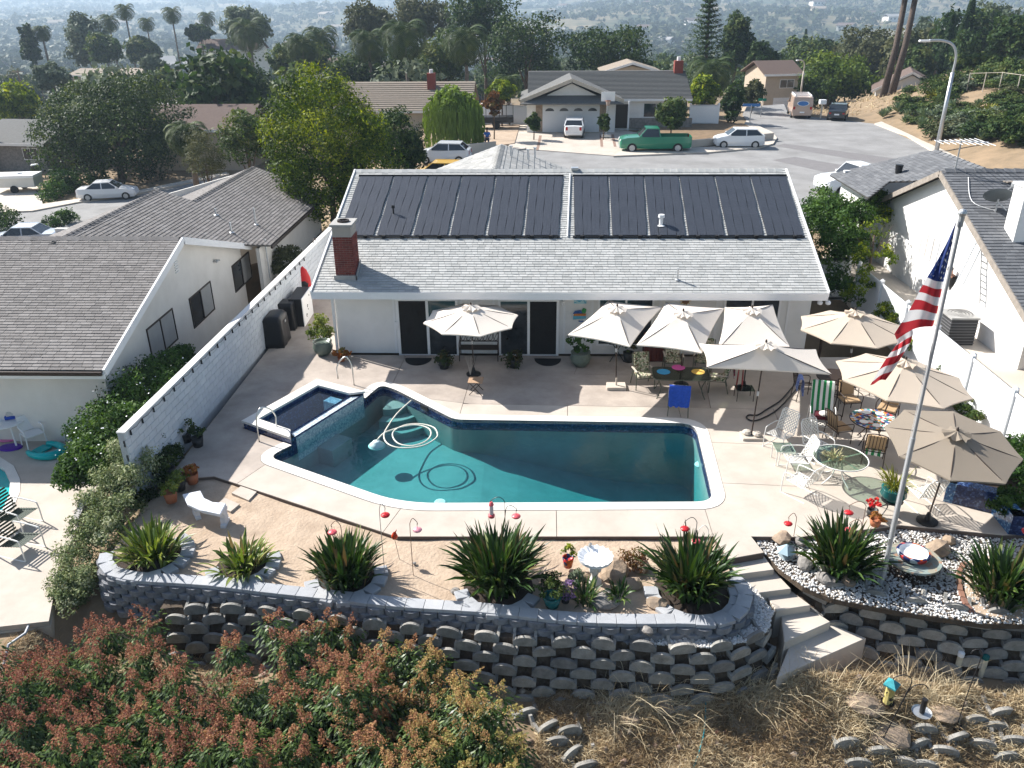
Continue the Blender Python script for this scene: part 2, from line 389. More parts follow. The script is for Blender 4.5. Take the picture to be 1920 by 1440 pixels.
def tilemat():
 m=D. materials. new('navy mosaic tile');m. use_nodes=True;t=m. node_tree;b=t. nodes['Principled BSDF'];b. inputs['Roughness']. default_value=.15
 g=t. nodes. new('ShaderNodeNewGeometry');v=t. nodes. new('ShaderNodeTexVoronoi');v. inputs['Scale']. default_value=26;v. distance='CHEBYCHEV';v. inputs['Randomness']. default_value=.55
 t. links. new(g. outputs['Position'],v. inputs['Vector']);s=t. nodes. new('ShaderNodeSeparateColor');t. links. new(v. outputs['Color'],s. inputs[0])
 rp=t. nodes. new('ShaderNodeValToRGB');e=rp. color_ramp. elements;e[0]. color=(.006,.012,.045,1);e[1]. color=(.10,.16,.30,1);e. new(.6). color=(.012,.03,.11,1);e. new(.85). color=(.03,.06,.17,1)
 t. links. new(s. outputs[0],rp. inputs[0]);t. links. new(rp. outputs[0],b. inputs['Base Color']);return m
M['navy']=tilemat()
M['bluemos']=M['navy']. copy()
for e,c in zip(M['bluemos']. node_tree. nodes['Color Ramp']. color_ramp. elements,((.02,.06,.16),(.04,.12,.28),(.10,.25,.45),(.35,.5,.6))):e. color=(*c,1)
M['spill']=M['navy']. copy()
for e,c in zip(M['spill']. node_tree. nodes['Color Ramp']. color_ramp. elements,((.25,.34,.42),(.5,.55,.58),(.62,.66,.68),(.72,.72,.7))):e. color=(*c,1)
M['water']=glassmat('pool water',(.93,.98,.98),1.33,.02,bump=.55,bscale=6)
_t=M['water']. node_tree;_v=_t. nodes. new('ShaderNodeVolumeAbsorption');_v. inputs[0]. default_value=(.08,.82,.85,1);_v. inputs[1]. default_value=.56;_t. links. new(_v. outputs[0],_t. nodes['Material Output']. inputs['Volume'])
M['spawater']=glassmat('spa water',(.42,.66,.76),1.33,.015,bump=.03,bscale=2)
M['shingle']=pmat('light grey shingle',[(.44,.445,.43),(.39,.395,.385),(.475,.475,.46),(.42,.42,.405),(.35,.355,.345)],.95,mottle=.12)
M['shingleB']=pmat('grey brown shingle',[(.225,.21,.20),(.19,.178,.17),(.25,.235,.226),(.21,.195,.187),(.165,.155,.15)],.95,mottle=.18)
M['shingleD']=pmat('slate grey shingle',[(.15,.155,.165),(.115,.12,.13),(.18,.185,.195),(.13,.135,.145)],.95,mottle=.15)
M['tileR']=pmat('pale roof tile',[(.36,.36,.35),(.30,.30,.29),(.42,.41,.39)],.9,mottle=.15)
M['shakeR']=pmat('tan roof tile',[(.33,.28,.24),(.26,.22,.19),(.38,.33,.28)],.9,mottle=.2)
M['brick']=pmat('red brick',[(.19,.045,.035),(.24,.06,.045),(.14,.032,.027),(.21,.05,.04)],.85,mottle=.25)
M['mortar']=mat('mortar',(.42,.38,.34),.95,var=.15)
M['cmu']=pmat('painted block',[(.60,.64,.69),(.56,.60,.65),(.63,.67,.71)],.85,mottle=.1)
M['cap']=pmat('grey cap stone',[(.40,.41,.43),(.35,.36,.38),(.44,.445,.455)],.9,mottle=.15,bump=.35)
M['split']=pmat('split face block',[(.23,.235,.25),(.19,.195,.21),(.27,.27,.28)],.95,mottle=.35,bump=.9,bscale=22,mscale=7)
M['crib']=pmat('weathered crib block',[(.31,.30,.275),(.25,.245,.225),(.36,.34,.305),(.21,.205,.195)],.95,mottle=.4,bump=.5,bscale=28,mscale=5)
M['panel']=mat('solar mat',(.035,.040,.05),.38,col2=(.055,.06,.075),scale=2,bump=.3,stretch=(30,1,1),spec=.4)
M['gravel']=pmat('white pebble',[(.66,.65,.63),(.50,.49,.48),(.74,.73,.71),(.58,.52,.45)],.8,mottle=.1,bump=0)
def canopymat(name,c,tr=.22):
 m=mat(name,c,.9,var=.05,scale=3);t=m. node_tree;b=t. nodes['Principled BSDF'];T=t. nodes. new('ShaderNodeBsdfTranslucent');T. inputs[0]. default_value=(*c,1)
 x=t. nodes. new('ShaderNodeMixShader');x. inputs[0]. default_value=tr;t. links. new(b. outputs[0],x. inputs[1]);t. links. new(T. outputs[0],x. inputs[2]);t. links. new(x. outputs[0],t. nodes['Material Output']. inputs[0]);return m
M['cream']=canopymat('cream canvas',(.80,.725,.64));M['beige']=canopymat('beige canvas',(.62,.52,.415));M['taupe']=canopymat('taupe mesh',(.29,.245,.195))
# == terrain
ST=.5
LS=-3.4
hillA=P(1700,258,ST);hillB=P(1625,222,ST)
_hd=(hillB-hillA). xy. normalized();_hn=Vector((_hd. y,-_hd. x))
def hz(x,y):
 x=np. asarray(x,float);y=np. asarray(y,float)
 near=-1.40-.40*np. clip(12.3-y,0,60)+.42*np. exp(-((x-6.2)/1.5)**2-((y-12.3)/.9)**2)+.07*np. sin(x*3.1+y*2)*np. sin(y*4.3-x)+.04*np. sin(x*7.7)*np. sin(y*9+x*2)
 pad=-1.45+1.15*sstep(13.2,15.2,y)+.75*sstep(30,44,y)
 z=np. where(y<12.7,near,pad)
 lz=-.78-2.4*sstep(12.0,9.,y)*0;lz=np. where(y<12.6,-.9-.42*np. clip(12.6-y,0,60),-.78);lz=lz+(LS-.05+.78)*sstep(37,45,y)
 kl=sstep(-9.9,-10.6,x)*sstep(8,12,y)+0;z=z*(1-kl)+lz*kl
 kk=sstep(-9.9,-12.5,x)*(y>36);z=np. where(y>36,(ST-.06-.35*(1-sstep(36,44,y)))*(1-sstep(-10.,-18.,x))+(lz)*sstep(-10.,-18.,x),z)
 fallr=-7*sstep(88,140,y)-13*sstep(140,380,y);falll=-8*sstep(80,150,y)-11*sstep(150,380,y);s=sstep(-10,-30,x)
 z=z+fallr*(1-s)+falll*s
 d=(x-hillA. x)*_hn. x+(y-hillA. y)*_hn. y;al=(x-hillA. x)*_hd. x+(y-hillA. y)*_hd. y
 hill=(.32*np. clip(d,0,8)+.22*np. clip(d-8,0,60))*sstep(-40,-12,al)*(1-sstep(60,130,al)*.9)
 hill=np. minimum(hill,9.)
 z=z+np. where(x>15,hill,0)
 z=np. where((x>-8.7)&(x<12.3)&(y>14.3)&(y<30),-3.3,z)
 r=np. hypot(x,y)
 far=-27-6*sstep(500,1000,r)+30*sstep(900,2300,r)+42*sstep(2100,4200,r)
 far=far+16*sstep(-.05,.12,x/np. maximum(y,1))*sstep(700,1500,r)*(1-sstep(.5,.8,x/np. maximum(y,1))*.4)-9*sstep(0,-.35,x/np. maximum(y,1))*sstep(1200,2600,r)
 wob=9*np. sin(x/170+1.3)*np. cos(y/210)+6*np. sin(x/83+y/140)+3*np. sin(y/61-x/57)
 far=far+wob*sstep(500,1500,r)
 k=sstep(240,620,r);z=z*(1-k)+far*k
 return z
def PT(px,py,zoff=0,tmax=4000):
 d=ray(px,py);t=5.;o=Vector((0,0,CH));
 while t<tmax:
  q=o+d*t
  if q. z<=hz(q. x,q. y):
   lo,hi=t-max(.5,t*.02),t
   for _ in range(14):
    m_=(lo+hi)/2;q=o+d*m_
    if q. z<=hz(q. x,q. y):hi=m_
    else:lo=m_
   q=o+d*hi;return Vector((q. x,q. y,float(hz(q. x,q. y))+zoff))
  t+=max(.5,t*.02)
 return o+d*tmax
def grid_sheet(xs,ys,mats,name,zoff=0):
 X,Y=np. meshgrid(xs,ys);Z=hz(X,Y)+zoff;n,m=X. shape;V=np. stack([X,Y,Z],-1). reshape(-1,3)
 i=np. arange(n*m). reshape(n,m);F=np. stack([i[:-1,:-1],i[:-1,1:],i[1:,1:],i[1:,:-1]],-1). reshape(-1,4)
 return npmesh(name,V,F,mats,smooth=True)
def spread(a,b,n,p):t=np. linspace(-1,1,n);return np. where(t<0,-a*np. abs(t)**p,b*np. abs(t)**p)
xs=np. unique(np. concatenate([np. arange(-60,80,1.),np. arange(-11,11,.25),spread(3800,3800,221,3)]));ys=np. unique(np. concatenate([np. arange(-8,8,1.),np. arange(8,16,.2),np. arange(16,100,1.3),100+5200*np. linspace(0,1,150)**2.2]))
def ground_extra(t,rp,b,mp):
 N=t. nodes;L=t. links;n=N. new('ShaderNodeTexNoise');n. inputs['Scale']. default_value=.006;n. inputs['Detail']. default_value=12;n. inputs['Roughness']. default_value=.75;L. new(mp. outputs[0],n. inputs['Vector'])
 r2=N. new('ShaderNodeValToRGB');r2. color_ramp. elements[0]. position=.44;r2. color_ramp. elements[1]. position=.62;r2. color_ramp. elements[0]. color=(.035,.05,.02,1);r2. color_ramp. elements[1]. color=(.24,.19,.115,1)
 L. new(n. outputs[0],r2. inputs[0]);g=N. new('ShaderNodeSeparateXYZ');L. new(mp. outputs[0],g. inputs[0]);mr=N. new('ShaderNodeMapRange');mr. inputs[1]. default_value=120;mr. inputs[2]. default_value=350;L. new(g. outputs[1],mr. inputs[0])
 mx=N. new('ShaderNodeMixRGB');L. new(mr. outputs[0],mx. inputs[0]);L. new(rp. outputs[0],mx. inputs[1]);L. new(r2. outputs[0],mx. inputs[2]);L. new(mx. outputs[0],b. inputs['Base Color'])
M['ground']=mat('ground',(.30,.215,.135),.95,col2=(.18,.135,.085),scale=.6,bump=.6,bscale=7,detail=10,extra=ground_extra)
g=link('ground',grid_sheet(xs,ys,M['ground'],'ground'));g['kind']='structure'
# == deck, pool, spa
PZ=0.
def P2(*a):return[tuple(P(x,y,0.). xy)for x,y in a]
spaA,spaB,spaC,spaD=[P(x,y,.24)for x,y in((453,789),(594,711),(684,734),(545,821))]
pool0=P2((503,857))+[tuple(spaD. xy),tuple(spaC. xy)]+P2((714,722),(742,731),(852,787),(1303,794),(1338,941),(752,944))
pool=fillet(pool0,[.55,0,0,.45,.5,.25,.55,.45,.9],7)
inpool=pool
coping=offset(pool,.33)
gard=[(-9.7,18.7)]+P2((401,893),(742,1006),(1408,1006))+P2((1432,1036),(1362,1049))
deck_out=P2((366,866),(401,893),(742,1006),(1338,1006),(1366,1048),(1433,1036),(1409,1006),(1500,1007),(1690,985),(1880,1003),(1960,1012))
FX=12.62
deck_out=[(-9.6,17.9)]+deck_out[1:-1]+[(FX,deck_out[-2][1]+.1),(FX,26.3),(9.3,26.3),(-6.9,26.3),(-6.9,37),(-9.6,37)]
spa_out=[tuple(v. xy)for v in(spaA,spaB,spaC,spaD)]
def ln(*a):return P2(*a)
LNS=lines=[ln((438,911),(494,873)),ln((709,1010),(748,958)),ln((1043,955),(1044,1010)),ln((1322,955),(1339,1010)),ln((869,757),(1440,767),(1700,772)),ln((1064,760),(1064,790)),ln((1272,763),(1280,795)),ln((1320,700),(1333,768)),ln((1322,829),(1440,833),(1560,840)),ln((1345,905),(1500,912),(1640,925)),ln((598,716),(632,664)),ln((735,722),(762,664)),ln((858,790),(885,700),(893,668)),ln((400,780),(560,780*.0+735)),ln((505,669),(640,668)),ln((1450,767),(1560,1010)),ln((1075,705),(1090,668)),ln((700,735),(880,757)),ln((1330,700),(1345,668)),ln((900,700),(1330,703))]
spa_hole=offset(spa_out,.004)
def _ext(l):
 l=[Vector(p)for p in l];a=l[0]+(l[0]-l[1]). normalized()*.2;b=l[-1]+(l[-1]-l[-2]). normalized()*.2;return[tuple(a)]+[tuple(p)for p in l]+[tuple(b)]
lines=[_ext(l)for l in lines]
Vc,regs=cdt_regions(deck_out,[offset(pool,.335),spa_out],lines)
dk=thing('pool_deck',None,None,(0,0,0));dk['kind']='structure'
for tr in regs:
 c=sum((Vc[i]for t in tr for i in t),Vector((0,0)))/sum(len(t)for t in tr);ar=sum(abs((Vc[t[1]]-Vc[t[0]]). cross(Vc[t[2]]-Vc[t[0]]))/2 for t in tr)
 if ar<.05:continue
 shady=c. x<-7.6 and c. y>19.5 or c. y>22.3  # slabs shaded by wall, eave and umbrellas take the darker painted tone
 link('slab',slab_mesh('slab',Vc,tr,0.,.1,.008,M['deckshade']if shady else M['deck']),dk)
Vs,rs=cdt_regions(deck_out,[offset(pool,.1),offset(spa_out,-.15)],[])
for tr in rs:link('sub_base',slab_mesh('sub_base',Vs,tr,-.02,.16,0.001,M['joint']),dk)
cw=[p for p in coping if not in_poly(p,offset(spa_out,.02))]
Vk,rk=cdt_regions(coping,[pool,offset(spa_out,.001)],[])
sp=thing('swimming_pool','teal swimming pool with white coping and navy waterline tiles','pool',(*P(900,870). xy,0))
for tr in rk:
 me=slab_mesh('coping',Vk,tr,.012,.1,.002,M['coping']);me. transform(Matrix. Translation(-sp. location));link('coping',me,sp)
def strip(mb,poly,z0,z1,m=0,flip=False,close=True):
 n=len(poly)
 for i in range(n if close else n-1):
  a=poly[i];b=poly[(i+1)%n];mb. add([(a[0],a[1],z0),(b[0],b[1],z0),(b[0],b[1],z1),(a[0],a[1],z1)],[(0,1,2,3)],m)
mb=MB();strip(mb,offset(pool,.002),-.34,.003);mb. obj('waterline_tile',M['navy'],sp,world=True)
mb=MB();strip(mb,offset(pool,.006),-3.0,-.34);mb. obj('pool_wall',M['plaster'],sp,world=True)
def pz(x):return-1.1-1.0*float(sstep(-2.5,3.5,x))
Vf,rf=cdt_regions(offset(pool,.02),[],[[(x,15),(x,26)]for x in(-4,-2.5,-1.5,-.5,.5,1.5,2.5,3.5)])
mb=MB()
for tr in rf:
 for t in tr:mb. add([(Vf[i]. x,Vf[i]. y,pz(Vf[i]. x))for i in t],[(0,1,2)])
mb. obj('pool_floor',M['plaster'],sp,world=True)
me=slab_mesh('water',*(lambda r:(r[0],r[1][0]))(cdt_regions(offset(pool,.045),[],[])),-.13,3.05,.005,M['water']);me. transform(Matrix. Translation(-sp. location));link('water',me,sp)
cs=P(728,728);
for k,(r,z)in enumerate(((.75,-.38),(1.15,-.62),(1.55,-.86))):
 mb=MB();pts=[(cs. x,cs. y-.02)]+[(cs. x+.05+r*math. cos(t),cs. y+r*math. sin(t))for t in np. linspace(R(-100),R(-30),9)];mb. prism(pts,-1.5,z);mb. obj('step',M['plaster'],sp,world=True)
mb=MB();b0=Vector(spa_out[3]);b1=Vector(spa_out[2]);dd=(b1-b0). normalized();nn=Vector((dd. y,-dd. x))
mb. prism([tuple(b0+dd*1.+nn*0),tuple(b0+dd*1.9),tuple(b0+dd*1.9+nn*.55),tuple(b0+dd*1.+nn*.55)],-1.4,-.55);mb. obj('underwater_bench',M['plaster'],sp,world=True)
for q in((825,941),(1313,870)):
 p=P(q[0],q[1],-.6);mb=MB();mb. lathe((p. x,p. y,-.62),[(.16,0),(.14,.03),(0,.05)],14);mb. obj('pool_light',M['white'],sp,world=True)
mb=MB();s0=P(789,756);s1=P(802,762);mb. beam(s0+Vector((0,0,-.1)),s1+Vector((0,0,-.1)),.04,.12);mb. obj('skimmer',M['black'],sp,world=True)
spa=thing('spa','raised rectangular spa with white coping and navy tiles at the pool corner','spa',(*((spaA+spaC)/2). xy,0))
ins=offset(spa_out,-.34);SA,SB,SC_,SD=[Vector(p)for p in spa_out];iA,iB,iC,iD=[Vector(p)for p in ins]
mb=MB();strip(mb,offset(spa_out,-.03),-.6,.18);mb. obj('outer_tile',M['navy'],spa,world=True)
mb=MB();strip(mb,offset(spa_out,-.335),-.9,.18);mb. obj('inner_tile',M['navy'],spa,world=True)
mb=MB();mb. prism([tuple(SD),tuple(SA),tuple(SB),tuple(SC_),tuple(iC),tuple(iB),tuple(iA),tuple(iD)],.18,.25);mb. obj('coping',M['coping'],spa,world=True)
mb=MB();mb. prism([tuple(SD+(SC_-SD). normalized()*.2+(SA-SD). normalized()*.0),tuple(SC_+(SD-SC_). normalized()*.1),tuple(iC),tuple(iD)],-.6,.13);mb. obj('spillway',M['spill'],spa,world=True)
mb=MB();mb. poly([(*p,.13-.02)for p in(iA,iD,iC,iB)]);mb. obj('water',M['spawater'],spa,world=True)
mb=MB();mb. prism([tuple(p)for p in offset(spa_out,-.3)],-1.0,-.75);mb. obj('floor',mat('spa plaster',(.16,.28,.36),.8),spa,world=True)
q=iC. lerp(iB,.25). lerp(iD,.12);mb=MB();mb. box((q. x,q. y,-.2),(.75,.35,.5),math. atan2(*(SC_-SB). yx));mb. obj('entry_step',M['spill'],spa,world=True)
def rail(name,label,pts,r=.022,par=None):
 mb=MB();mb. tube(pts,r,8);o=mb. obj(name,M['steel'],None,smooth=True);return tag(o,label,'handrail')
def smooth_path(pts,n=6):
 pts=[Vector(p)for p in pts];out=[]
 for i in range(len(pts)-1):
  p0=pts[max(0,i-1)];p1=pts[i];p2=pts[i+1];p3=pts[min(len(pts)-1,i+2)]
  for j in range(n):
   t=j/n;out. append(.5*((2*p1)+(p2-p0)*t+(2*p0-5*p1+4*p2-p3)*t*t+(3*p1-p0-3*p2+p3)*t**3))
 return out+[pts[-1]]
def hoop(a,b,h,d1=.0):
 a=Vector(a);b=Vector(b);u=(b-a);L=u. length;u. normalize();U=Vector((0,0,1))
 return smooth_path([a,a+U*h*.75+u*.02,a+U*h+u*.14,a+U*(h*.98)+u*(L*.45),a+U*h*.72+u*(L*.8),a+U*h*.38+u*(L*1.02),b+U*.12,b],6)
a=P(486,828);b=P(510,825,.0);ra=rail('pool_handrail','bent steel handrail at the near side of the spa',hoop((a. x,a. y,0),(*(Vector(spa_out[3])*.45+Vector(spa_out[0])*.55+Vector((.35,.12))),.25),.88))
a=P(664,722);b=P(636,722);rb=rail('pool_handrail','bent steel handrail at the far side of the spa',hoop((a. x,a. y,0),(b. x,b. y-.05,.25),.9))
def onw(x,y,z=-.11):return P(x,y,z)
hp=[onw(771,751,-.03),onw(745,775),onw(727,800),onw(720,815),onw(724,829),onw(740,838),onw(765,840),onw(795,835),onw(817,822),onw(820,812),onw(812,801),onw(788,795),onw(760,797),onw(739,808),onw(737,820),onw(748,832),onw(772,836),onw(797,828),onw(808,815),onw(803,803),onw(780,797),onw(752,801),onw(722,811),onw(709,823,-.15),onw(706,828,-.2)]
mb=MB();mb. tube(smooth_path(hp,6),.022,7);tag(mb. obj('pool_hose',mat('hose cream',(.74,.70,.60),.5,var=.08),None,True),'cream coiled cleaning hose floating in the pool','hose')
cl=thing('pool_cleaner','white round pool cleaner at the end of the floating hose','pool cleaner',P(706,829,-.22))
mb=MB();mb. lathe((0,0,-.12),[(.02,0),(.2,.0),(.21,.05),(.13,.09),(.12,.14),(.05,.17),(0,.17)],16);mb. obj('body',M['white'],cl,True)
mb=MB();mb. lathe((0,0,-.13),[(.14,0),(.24,-.01),(.25,.02),(.15,.03)],16);mb. obj('skirt',mat('pale aqua plastic',(.35,.6,.6),.5,var=0),cl,True)
M['fill']=mat('shade-dark earth fill',(.12,.09,.065),.95,var=.4,scale=6,bump=.8)  # earth tone darkened for the deep shade in gaps between crib blocks
# == garden, retaining walls, steps
capc=[(210,1028),(199,1048),(208,1069),(230,1078),(270,1084),(391,1092),(512,1106),(633,1119),(754,1132),(906,1142),(1057,1158),(1163,1163),(1284,1163),(1330,1166),(1362,1160),(1384,1147),(1396,1122),(1389,1098),(1372,1082)]
CZ=-.03
capw=[P(x,y,CZ)for x,y in capc]
capp=smooth_path(capw,8)
inner=[]
soil=thing('garden_soil',None,None);soil['kind']='structure'
gl=[p. xy for p in capp]
gpoly=[tuple(p)for p in gl]+[tuple(P(1366,1052). xy)]+[tuple(p)for p in P2((1338,1006),(742,1006),(401,893),(366,866))]+[(-9.62,18.2),(-9.7,16.5)]
Vg,rg=cdt_regions(gpoly,[],[[(x,11),(x,19)]for x in np. arange(-9.5,4.6,.35)]+[[(-11,y),(6,y)]for y in np. arange(12.6,18.4,.35)])
mb=MB()
for tr in rg:
 for t in tr:mb. add([(Vg[i]. x,Vg[i]. y,-.09+.03*noise. noise(Vector((Vg[i]. x*1.5,Vg[i]. y*1.5,0))))for i in t],[tuple(t_ for t_ in((0,1,2)if(Vg[t[1]]-Vg[t[0]]). cross(Vg[t[2]]-Vg[t[0]])>0 else(0,2,1)))])
o=mb. obj('soil_surface',M['soil'],soil)
mb=MB();mb. prism(gpoly,-3.3,-.2);mb. obj('soil_bed',M['earth'],soil)
def walk_path(pts,step,start=0.):
 out=[];acc=-start
 for a,b in zip(pts[:-1],pts[1:]):
  L=(b-a). length
  if L<1e-6:continue
  while acc+step<=L+1e-9 or acc<0 and acc+step<=L:
   acc+=step;out. append((a. lerp(b,acc/L),(b-a). normalized()))
  acc-=L
 return out
def frame(p,d,out=None):
 d=Vector((d. x,d. y,0)). normalized();n=Vector((d. y,-d. x,0));return Matrix(((d. x,-n. x,0,p. x),(d. y,-n. y,0,p. y),(0,0,1,p. z),(0,0,0,1)))
def beveled_box(name,dx,dy,dz,bv,m,seg=1):
 bm=bmesh. new();bmesh. ops. create_cube(bm,size=1);bmesh. ops. scale(bm,vec=(dx,dy,dz),verts=bm. verts)
 if bv:bmesh. ops. bevel(bm,geom=bm. edges[:],offset=bv,segments=seg,affect='EDGES')
 me=D. meshes. new(name);bm. to_mesh(me);bm. free();me. materials. append(m);a=me. attributes. new('v','FLOAT','POINT');return me
uw=thing('retaining_wall','grey split-face retaining wall with flat cap stones below the flower bed','retaining wall',(*capw[8]. xy,-.9))
capm=beveled_box('cap_stone',.385,.30,.09,.006,M['cap'])
its=[(capm,frame(p,d)@Matrix. Translation((0,0,0))@Matrix. Rotation(random. uniform(-.012,.012),4,'Z'))for p,d in walk_path(capp,.392)]
pieces('cap_stone',uw,its,M['cap'])
def curved_block(name,wd,h,dep,bulge,m,n=5):
 mb=MB();pf=[(-wd/2+wd*i/n,-dep/2-bulge*math. sin(math. pi*i/n)+random. uniform(-.008,.008)*(0<i<n))for i in range(n+1)]
 pts=pf+[(wd/2,dep/2),(-wd/2,dep/2)];k=len(pts)
 mb. add([(x*.98,y,-h/2)for x,y in pts]+[(x*.98,y+.0,h/2)for x,y in pts],[tuple(range(k,2*k)),tuple(range(k-1,-1,-1))]+[(i,(i+1)%k,k+(i+1)%k,k+i)for i in range(k)],c=0)
 return mb. mesh(name,m)
sbl=[curved_block('wall_block',.36,.138,.22,.07,M['split'])for _ in range(3)]
its=[]
for r in range(6):
 z=CZ-.045-.075-.145*r
 for p,d in walk_path(capp,.37,start=.185*(r%2)):
  F_=frame(Vector((p. x,p. y,z)),d)@Matrix. Translation((0,-.04-.02*r,0))@Matrix. Rotation(random. uniform(-.03,.03),4,'Z');its. append((random. choice(sbl),F_))
pieces('wall_block',uw,its,M['split'])
mb=MB()
# ---- crib units
def crib_mesh(name):
 mb=MB();W=.5;n=8;fr=[];bk=[]
 for i in range(n+1):
  t=i/n;x=-W/2+W*t;ph=math. sin(math. pi*t);yf=-.045*ph;top=.07+.155*ph**.6;fr. append((x,yf,top));bk. append((x*.94,yf+.075,top))
 k=n+1;vs=[(x,y*.3-.005,-.035)for x,y,z in fr]+fr+[(x,y,0.)for x,y,z in bk]+bk
 fs=[]
 for i in range(n):fs+=[(i,i+1,k+i+1,k+i),(k+i,k+i+1,3*k+i+1,3*k+i),(2*k+i+1,2*k+i,3*k+i,3*k+i+1),(i+1,i,2*k+i,2*k+i+1)]
 fs+=[(0,k,3*k,2*k),(k-1,3*k-1,4*k-1,2*k-1)]
 mb. add(vs,fs,c=0)
 for s in(-1,1):
  x0,x1=s*.25,s*.19;pr=[(.0,0),(.34,0),(.36,.20),(.30,.215),(.22,.13),(.0,.09)]
  k=len(pr);mb. add([(x0,y,z)for y,z in pr]+[(x1,y,z)for y,z in pr],[tuple(range(k)),tuple(range(2*k-1,k-1,-1))]+[(i,k+i,k+(i+1)%k,(i+1)%k)for i in range(k)],c=0)
 return mb. mesh(name,M['crib'])
crib=crib_mesh('crib_block')
lw_px=[(300,1142),(404,1141),(469,1143),(536,1149),(609,1156),(674,1167),(747,1175),(815,1182),(885,1190),(958,1198),(1032,1202),(1108,1205),(1184,1208),(1260,1214),(1332,1212),(1385,1203),(1425,1183),(1440,1155)]
LZ=-.42
lwp=smooth_path([P(x,y+3,LZ)for x,y in lw_px],8)
lwp=[Vector((p. x,p. y-.08,p. z))for p in lwp]
def crib_wall(label,path,rows,setback,dz,top,base_fill=True,pitch=.78,limit=300,tilt=.05):
 t=thing('crib_wall',label,'retaining wall',(*path[len(path)//2]. xy,top-rows*dz));its=[]
 for r in range(rows):
  z=top-.2-dz*r
  for p,d in walk_path(path,pitch,start=(pitch/2)*(r%2)):
   M_=frame(Vector((p. x,p. y,z+random. uniform(-.012,.012))),d)@Matrix. Translation((0,-setback*r+random. uniform(-.02,.02),0))@Matrix. Rotation(random. uniform(-.13,.13),4,'Z')@Matrix. Rotation(random. uniform(-.07,.05)-tilt,4,'X')@Matrix. Rotation(random. uniform(-.05,.05),4,'Y')@Matrix. Diagonal((random. uniform(.92,1.08),1,random. uniform(.9,1.1),1))
   its. append((crib,M_))
 pieces('crib_block',t,its,M['crib'],limit)
 if base_fill:
  mb=MB();k=len(path);V=[]
  for r in range(rows+1):
   for i,p in enumerate(path):
    d=(path[min(i+1,k-1)]-path[max(0,i-1)]);d. z=0;d. normalize();n=Vector((d. y,-d. x,0));q=p+n*(setback*r-.12+random. uniform(-.03,.03));V. append((q. x,q. y,top-.16-dz*r))
  for i,p in enumerate(path):
   d=(path[min(i+1,k-1)]-path[max(0,i-1)]);d. z=0;d. normalize();n=Vector((d. y,-d. x,0));q=p-n*.9;V. insert(i,(q. x,q. y,top-.15))
  mb. add(V,[(r*k+i,(r+1)*k+i,(r+1)*k+i+1,r*k+i+1)for r in range(rows+1)for i in range(k-1)]);mb. obj('earth_fill',M['fill'],t,world=True)
 return t
crib_wall('weathered crib block wall of hollow units running below the grey retaining wall',lwp,7,.07,.2,LZ+.2,limit=300)
rw_px=[(1500,1098),(1540,1118),(1582,1121),(1658,1138),(1739,1151),(1820,1166),(1894,1171),(1980,1178)]
rwp=smooth_path([P(x,y+3,-.42)for x,y in rw_px],6)
crib_wall('weathered crib block wall below the white gravel bed right of the steps',rwp,8,.075,.195,-.02)
st=thing('garden_steps','concrete garden steps descending between the two crib block walls','steps',(*P(1450,1130,-.9). xy,-.9))
for k,(q,z)in enumerate([(((1363,1050),(1430,1038),(1452,1068),(1385,1077)),-.17),(((1388,1080),(1448,1066),(1484,1104),(1420,1112)),-.33),(((1437,1116),(1482,1106),(1521,1135),(1455,1145)),-.48),(((1464,1150),(1515,1137),(1558,1166),(1471,1204)),-.66),(((1480,1210),(1560,1170),(1625,1196),(1457,1270)),-.88)]):
 mb=MB();mb. prism([tuple(P(x,y,z). xy)for x,y in q],-2.4,z);o=mb. obj('step',M['walk'],st,world=True);bv=o. modifiers. new('b','BEVEL');bv. width=.015
mb=MB();mb. prism([tuple(P(x,y,-.9). xy)for x,y in((1370,1075),(1440,1060),(1530,1120),(1560,1150),(1480,1185),(1430,1140))],-2.6,-.95);mb. obj('step_bed',M['earth'],st,world=True)
def gravel(name,poly,z,n,label=None):
 root=thing(name,None,None);root['kind']='structure'
 mb=MB();mb. prism(poly,z-.12,z);mb. obj('gravel_bed',M['fill'],root)
 xs_=[p[0]for p in poly];ys_=[p[1]for p in poly];C=[]
 while len(C)<n:
  p=(random. uniform(min(xs_),max(xs_)),random. uniform(min(ys_),max(ys_)))
  if in_poly(p,poly):C. append(p)
 C=np. array(C);C=np. column_stack([C,np. full(n,z)+rng. uniform(0,.03,n)])
 base=np. array([[1,0,0],[0,1,0],[-1,0,0],[0,-1,0],[.1,0,.75],[0,0,-.6]],float)
 sc=rng. uniform(.018,.045,(n,1,1))*rng. uniform(.7,1.25,(n,6,3));a=rng. uniform(0,6.28,n);V=base[None]*sc;x=V[...,0]*np. cos(a)[:,None]-V[...,1]*np. sin(a)[:,None];y=V[...,0]*np. sin(a)[:,None]+V[...,1]*np. cos(a)[:,None]
 V=np. stack([x,y,V[...,2]],-1)+C[:,None];F=np. array([[0,1,4],[1,2,4],[2,3,4],[3,0,4],[1,0,5],[2,1,5],[3,2,5],[0,3,5]])
 F=(F[None]+6*np. arange(n)[:,None,None]). reshape(-1,3);me=npmesh('pebbles',V. reshape(-1,3),F,M['gravel'],np. repeat(rng. random(n),6));o=link('pebbles',me,root);o['kind']='stuff'
GZ=-.14
gp=[tuple(P(x,y,GZ). xy)for x,y in((1409,1006),(1500,1008),(1690,987),(1880,1005),(1990,1015),(1990,1172),(1850,1170),(1740,1155),(1660,1142),(1560,1123),(1505,1100),(1462,1068),(1436,1040))]
gravel('gravel_bed',gp,GZ,9000)
gp2=[tuple(P(x,y,-.36). xy)for x,y in((1398,1090),(1420,1110),(1450,1148),(1440,1185),(1395,1205),(1332,1215),(1205,1208),(1205,1190),(1330,1192),(1385,1175),(1405,1150),(1410,1120))]
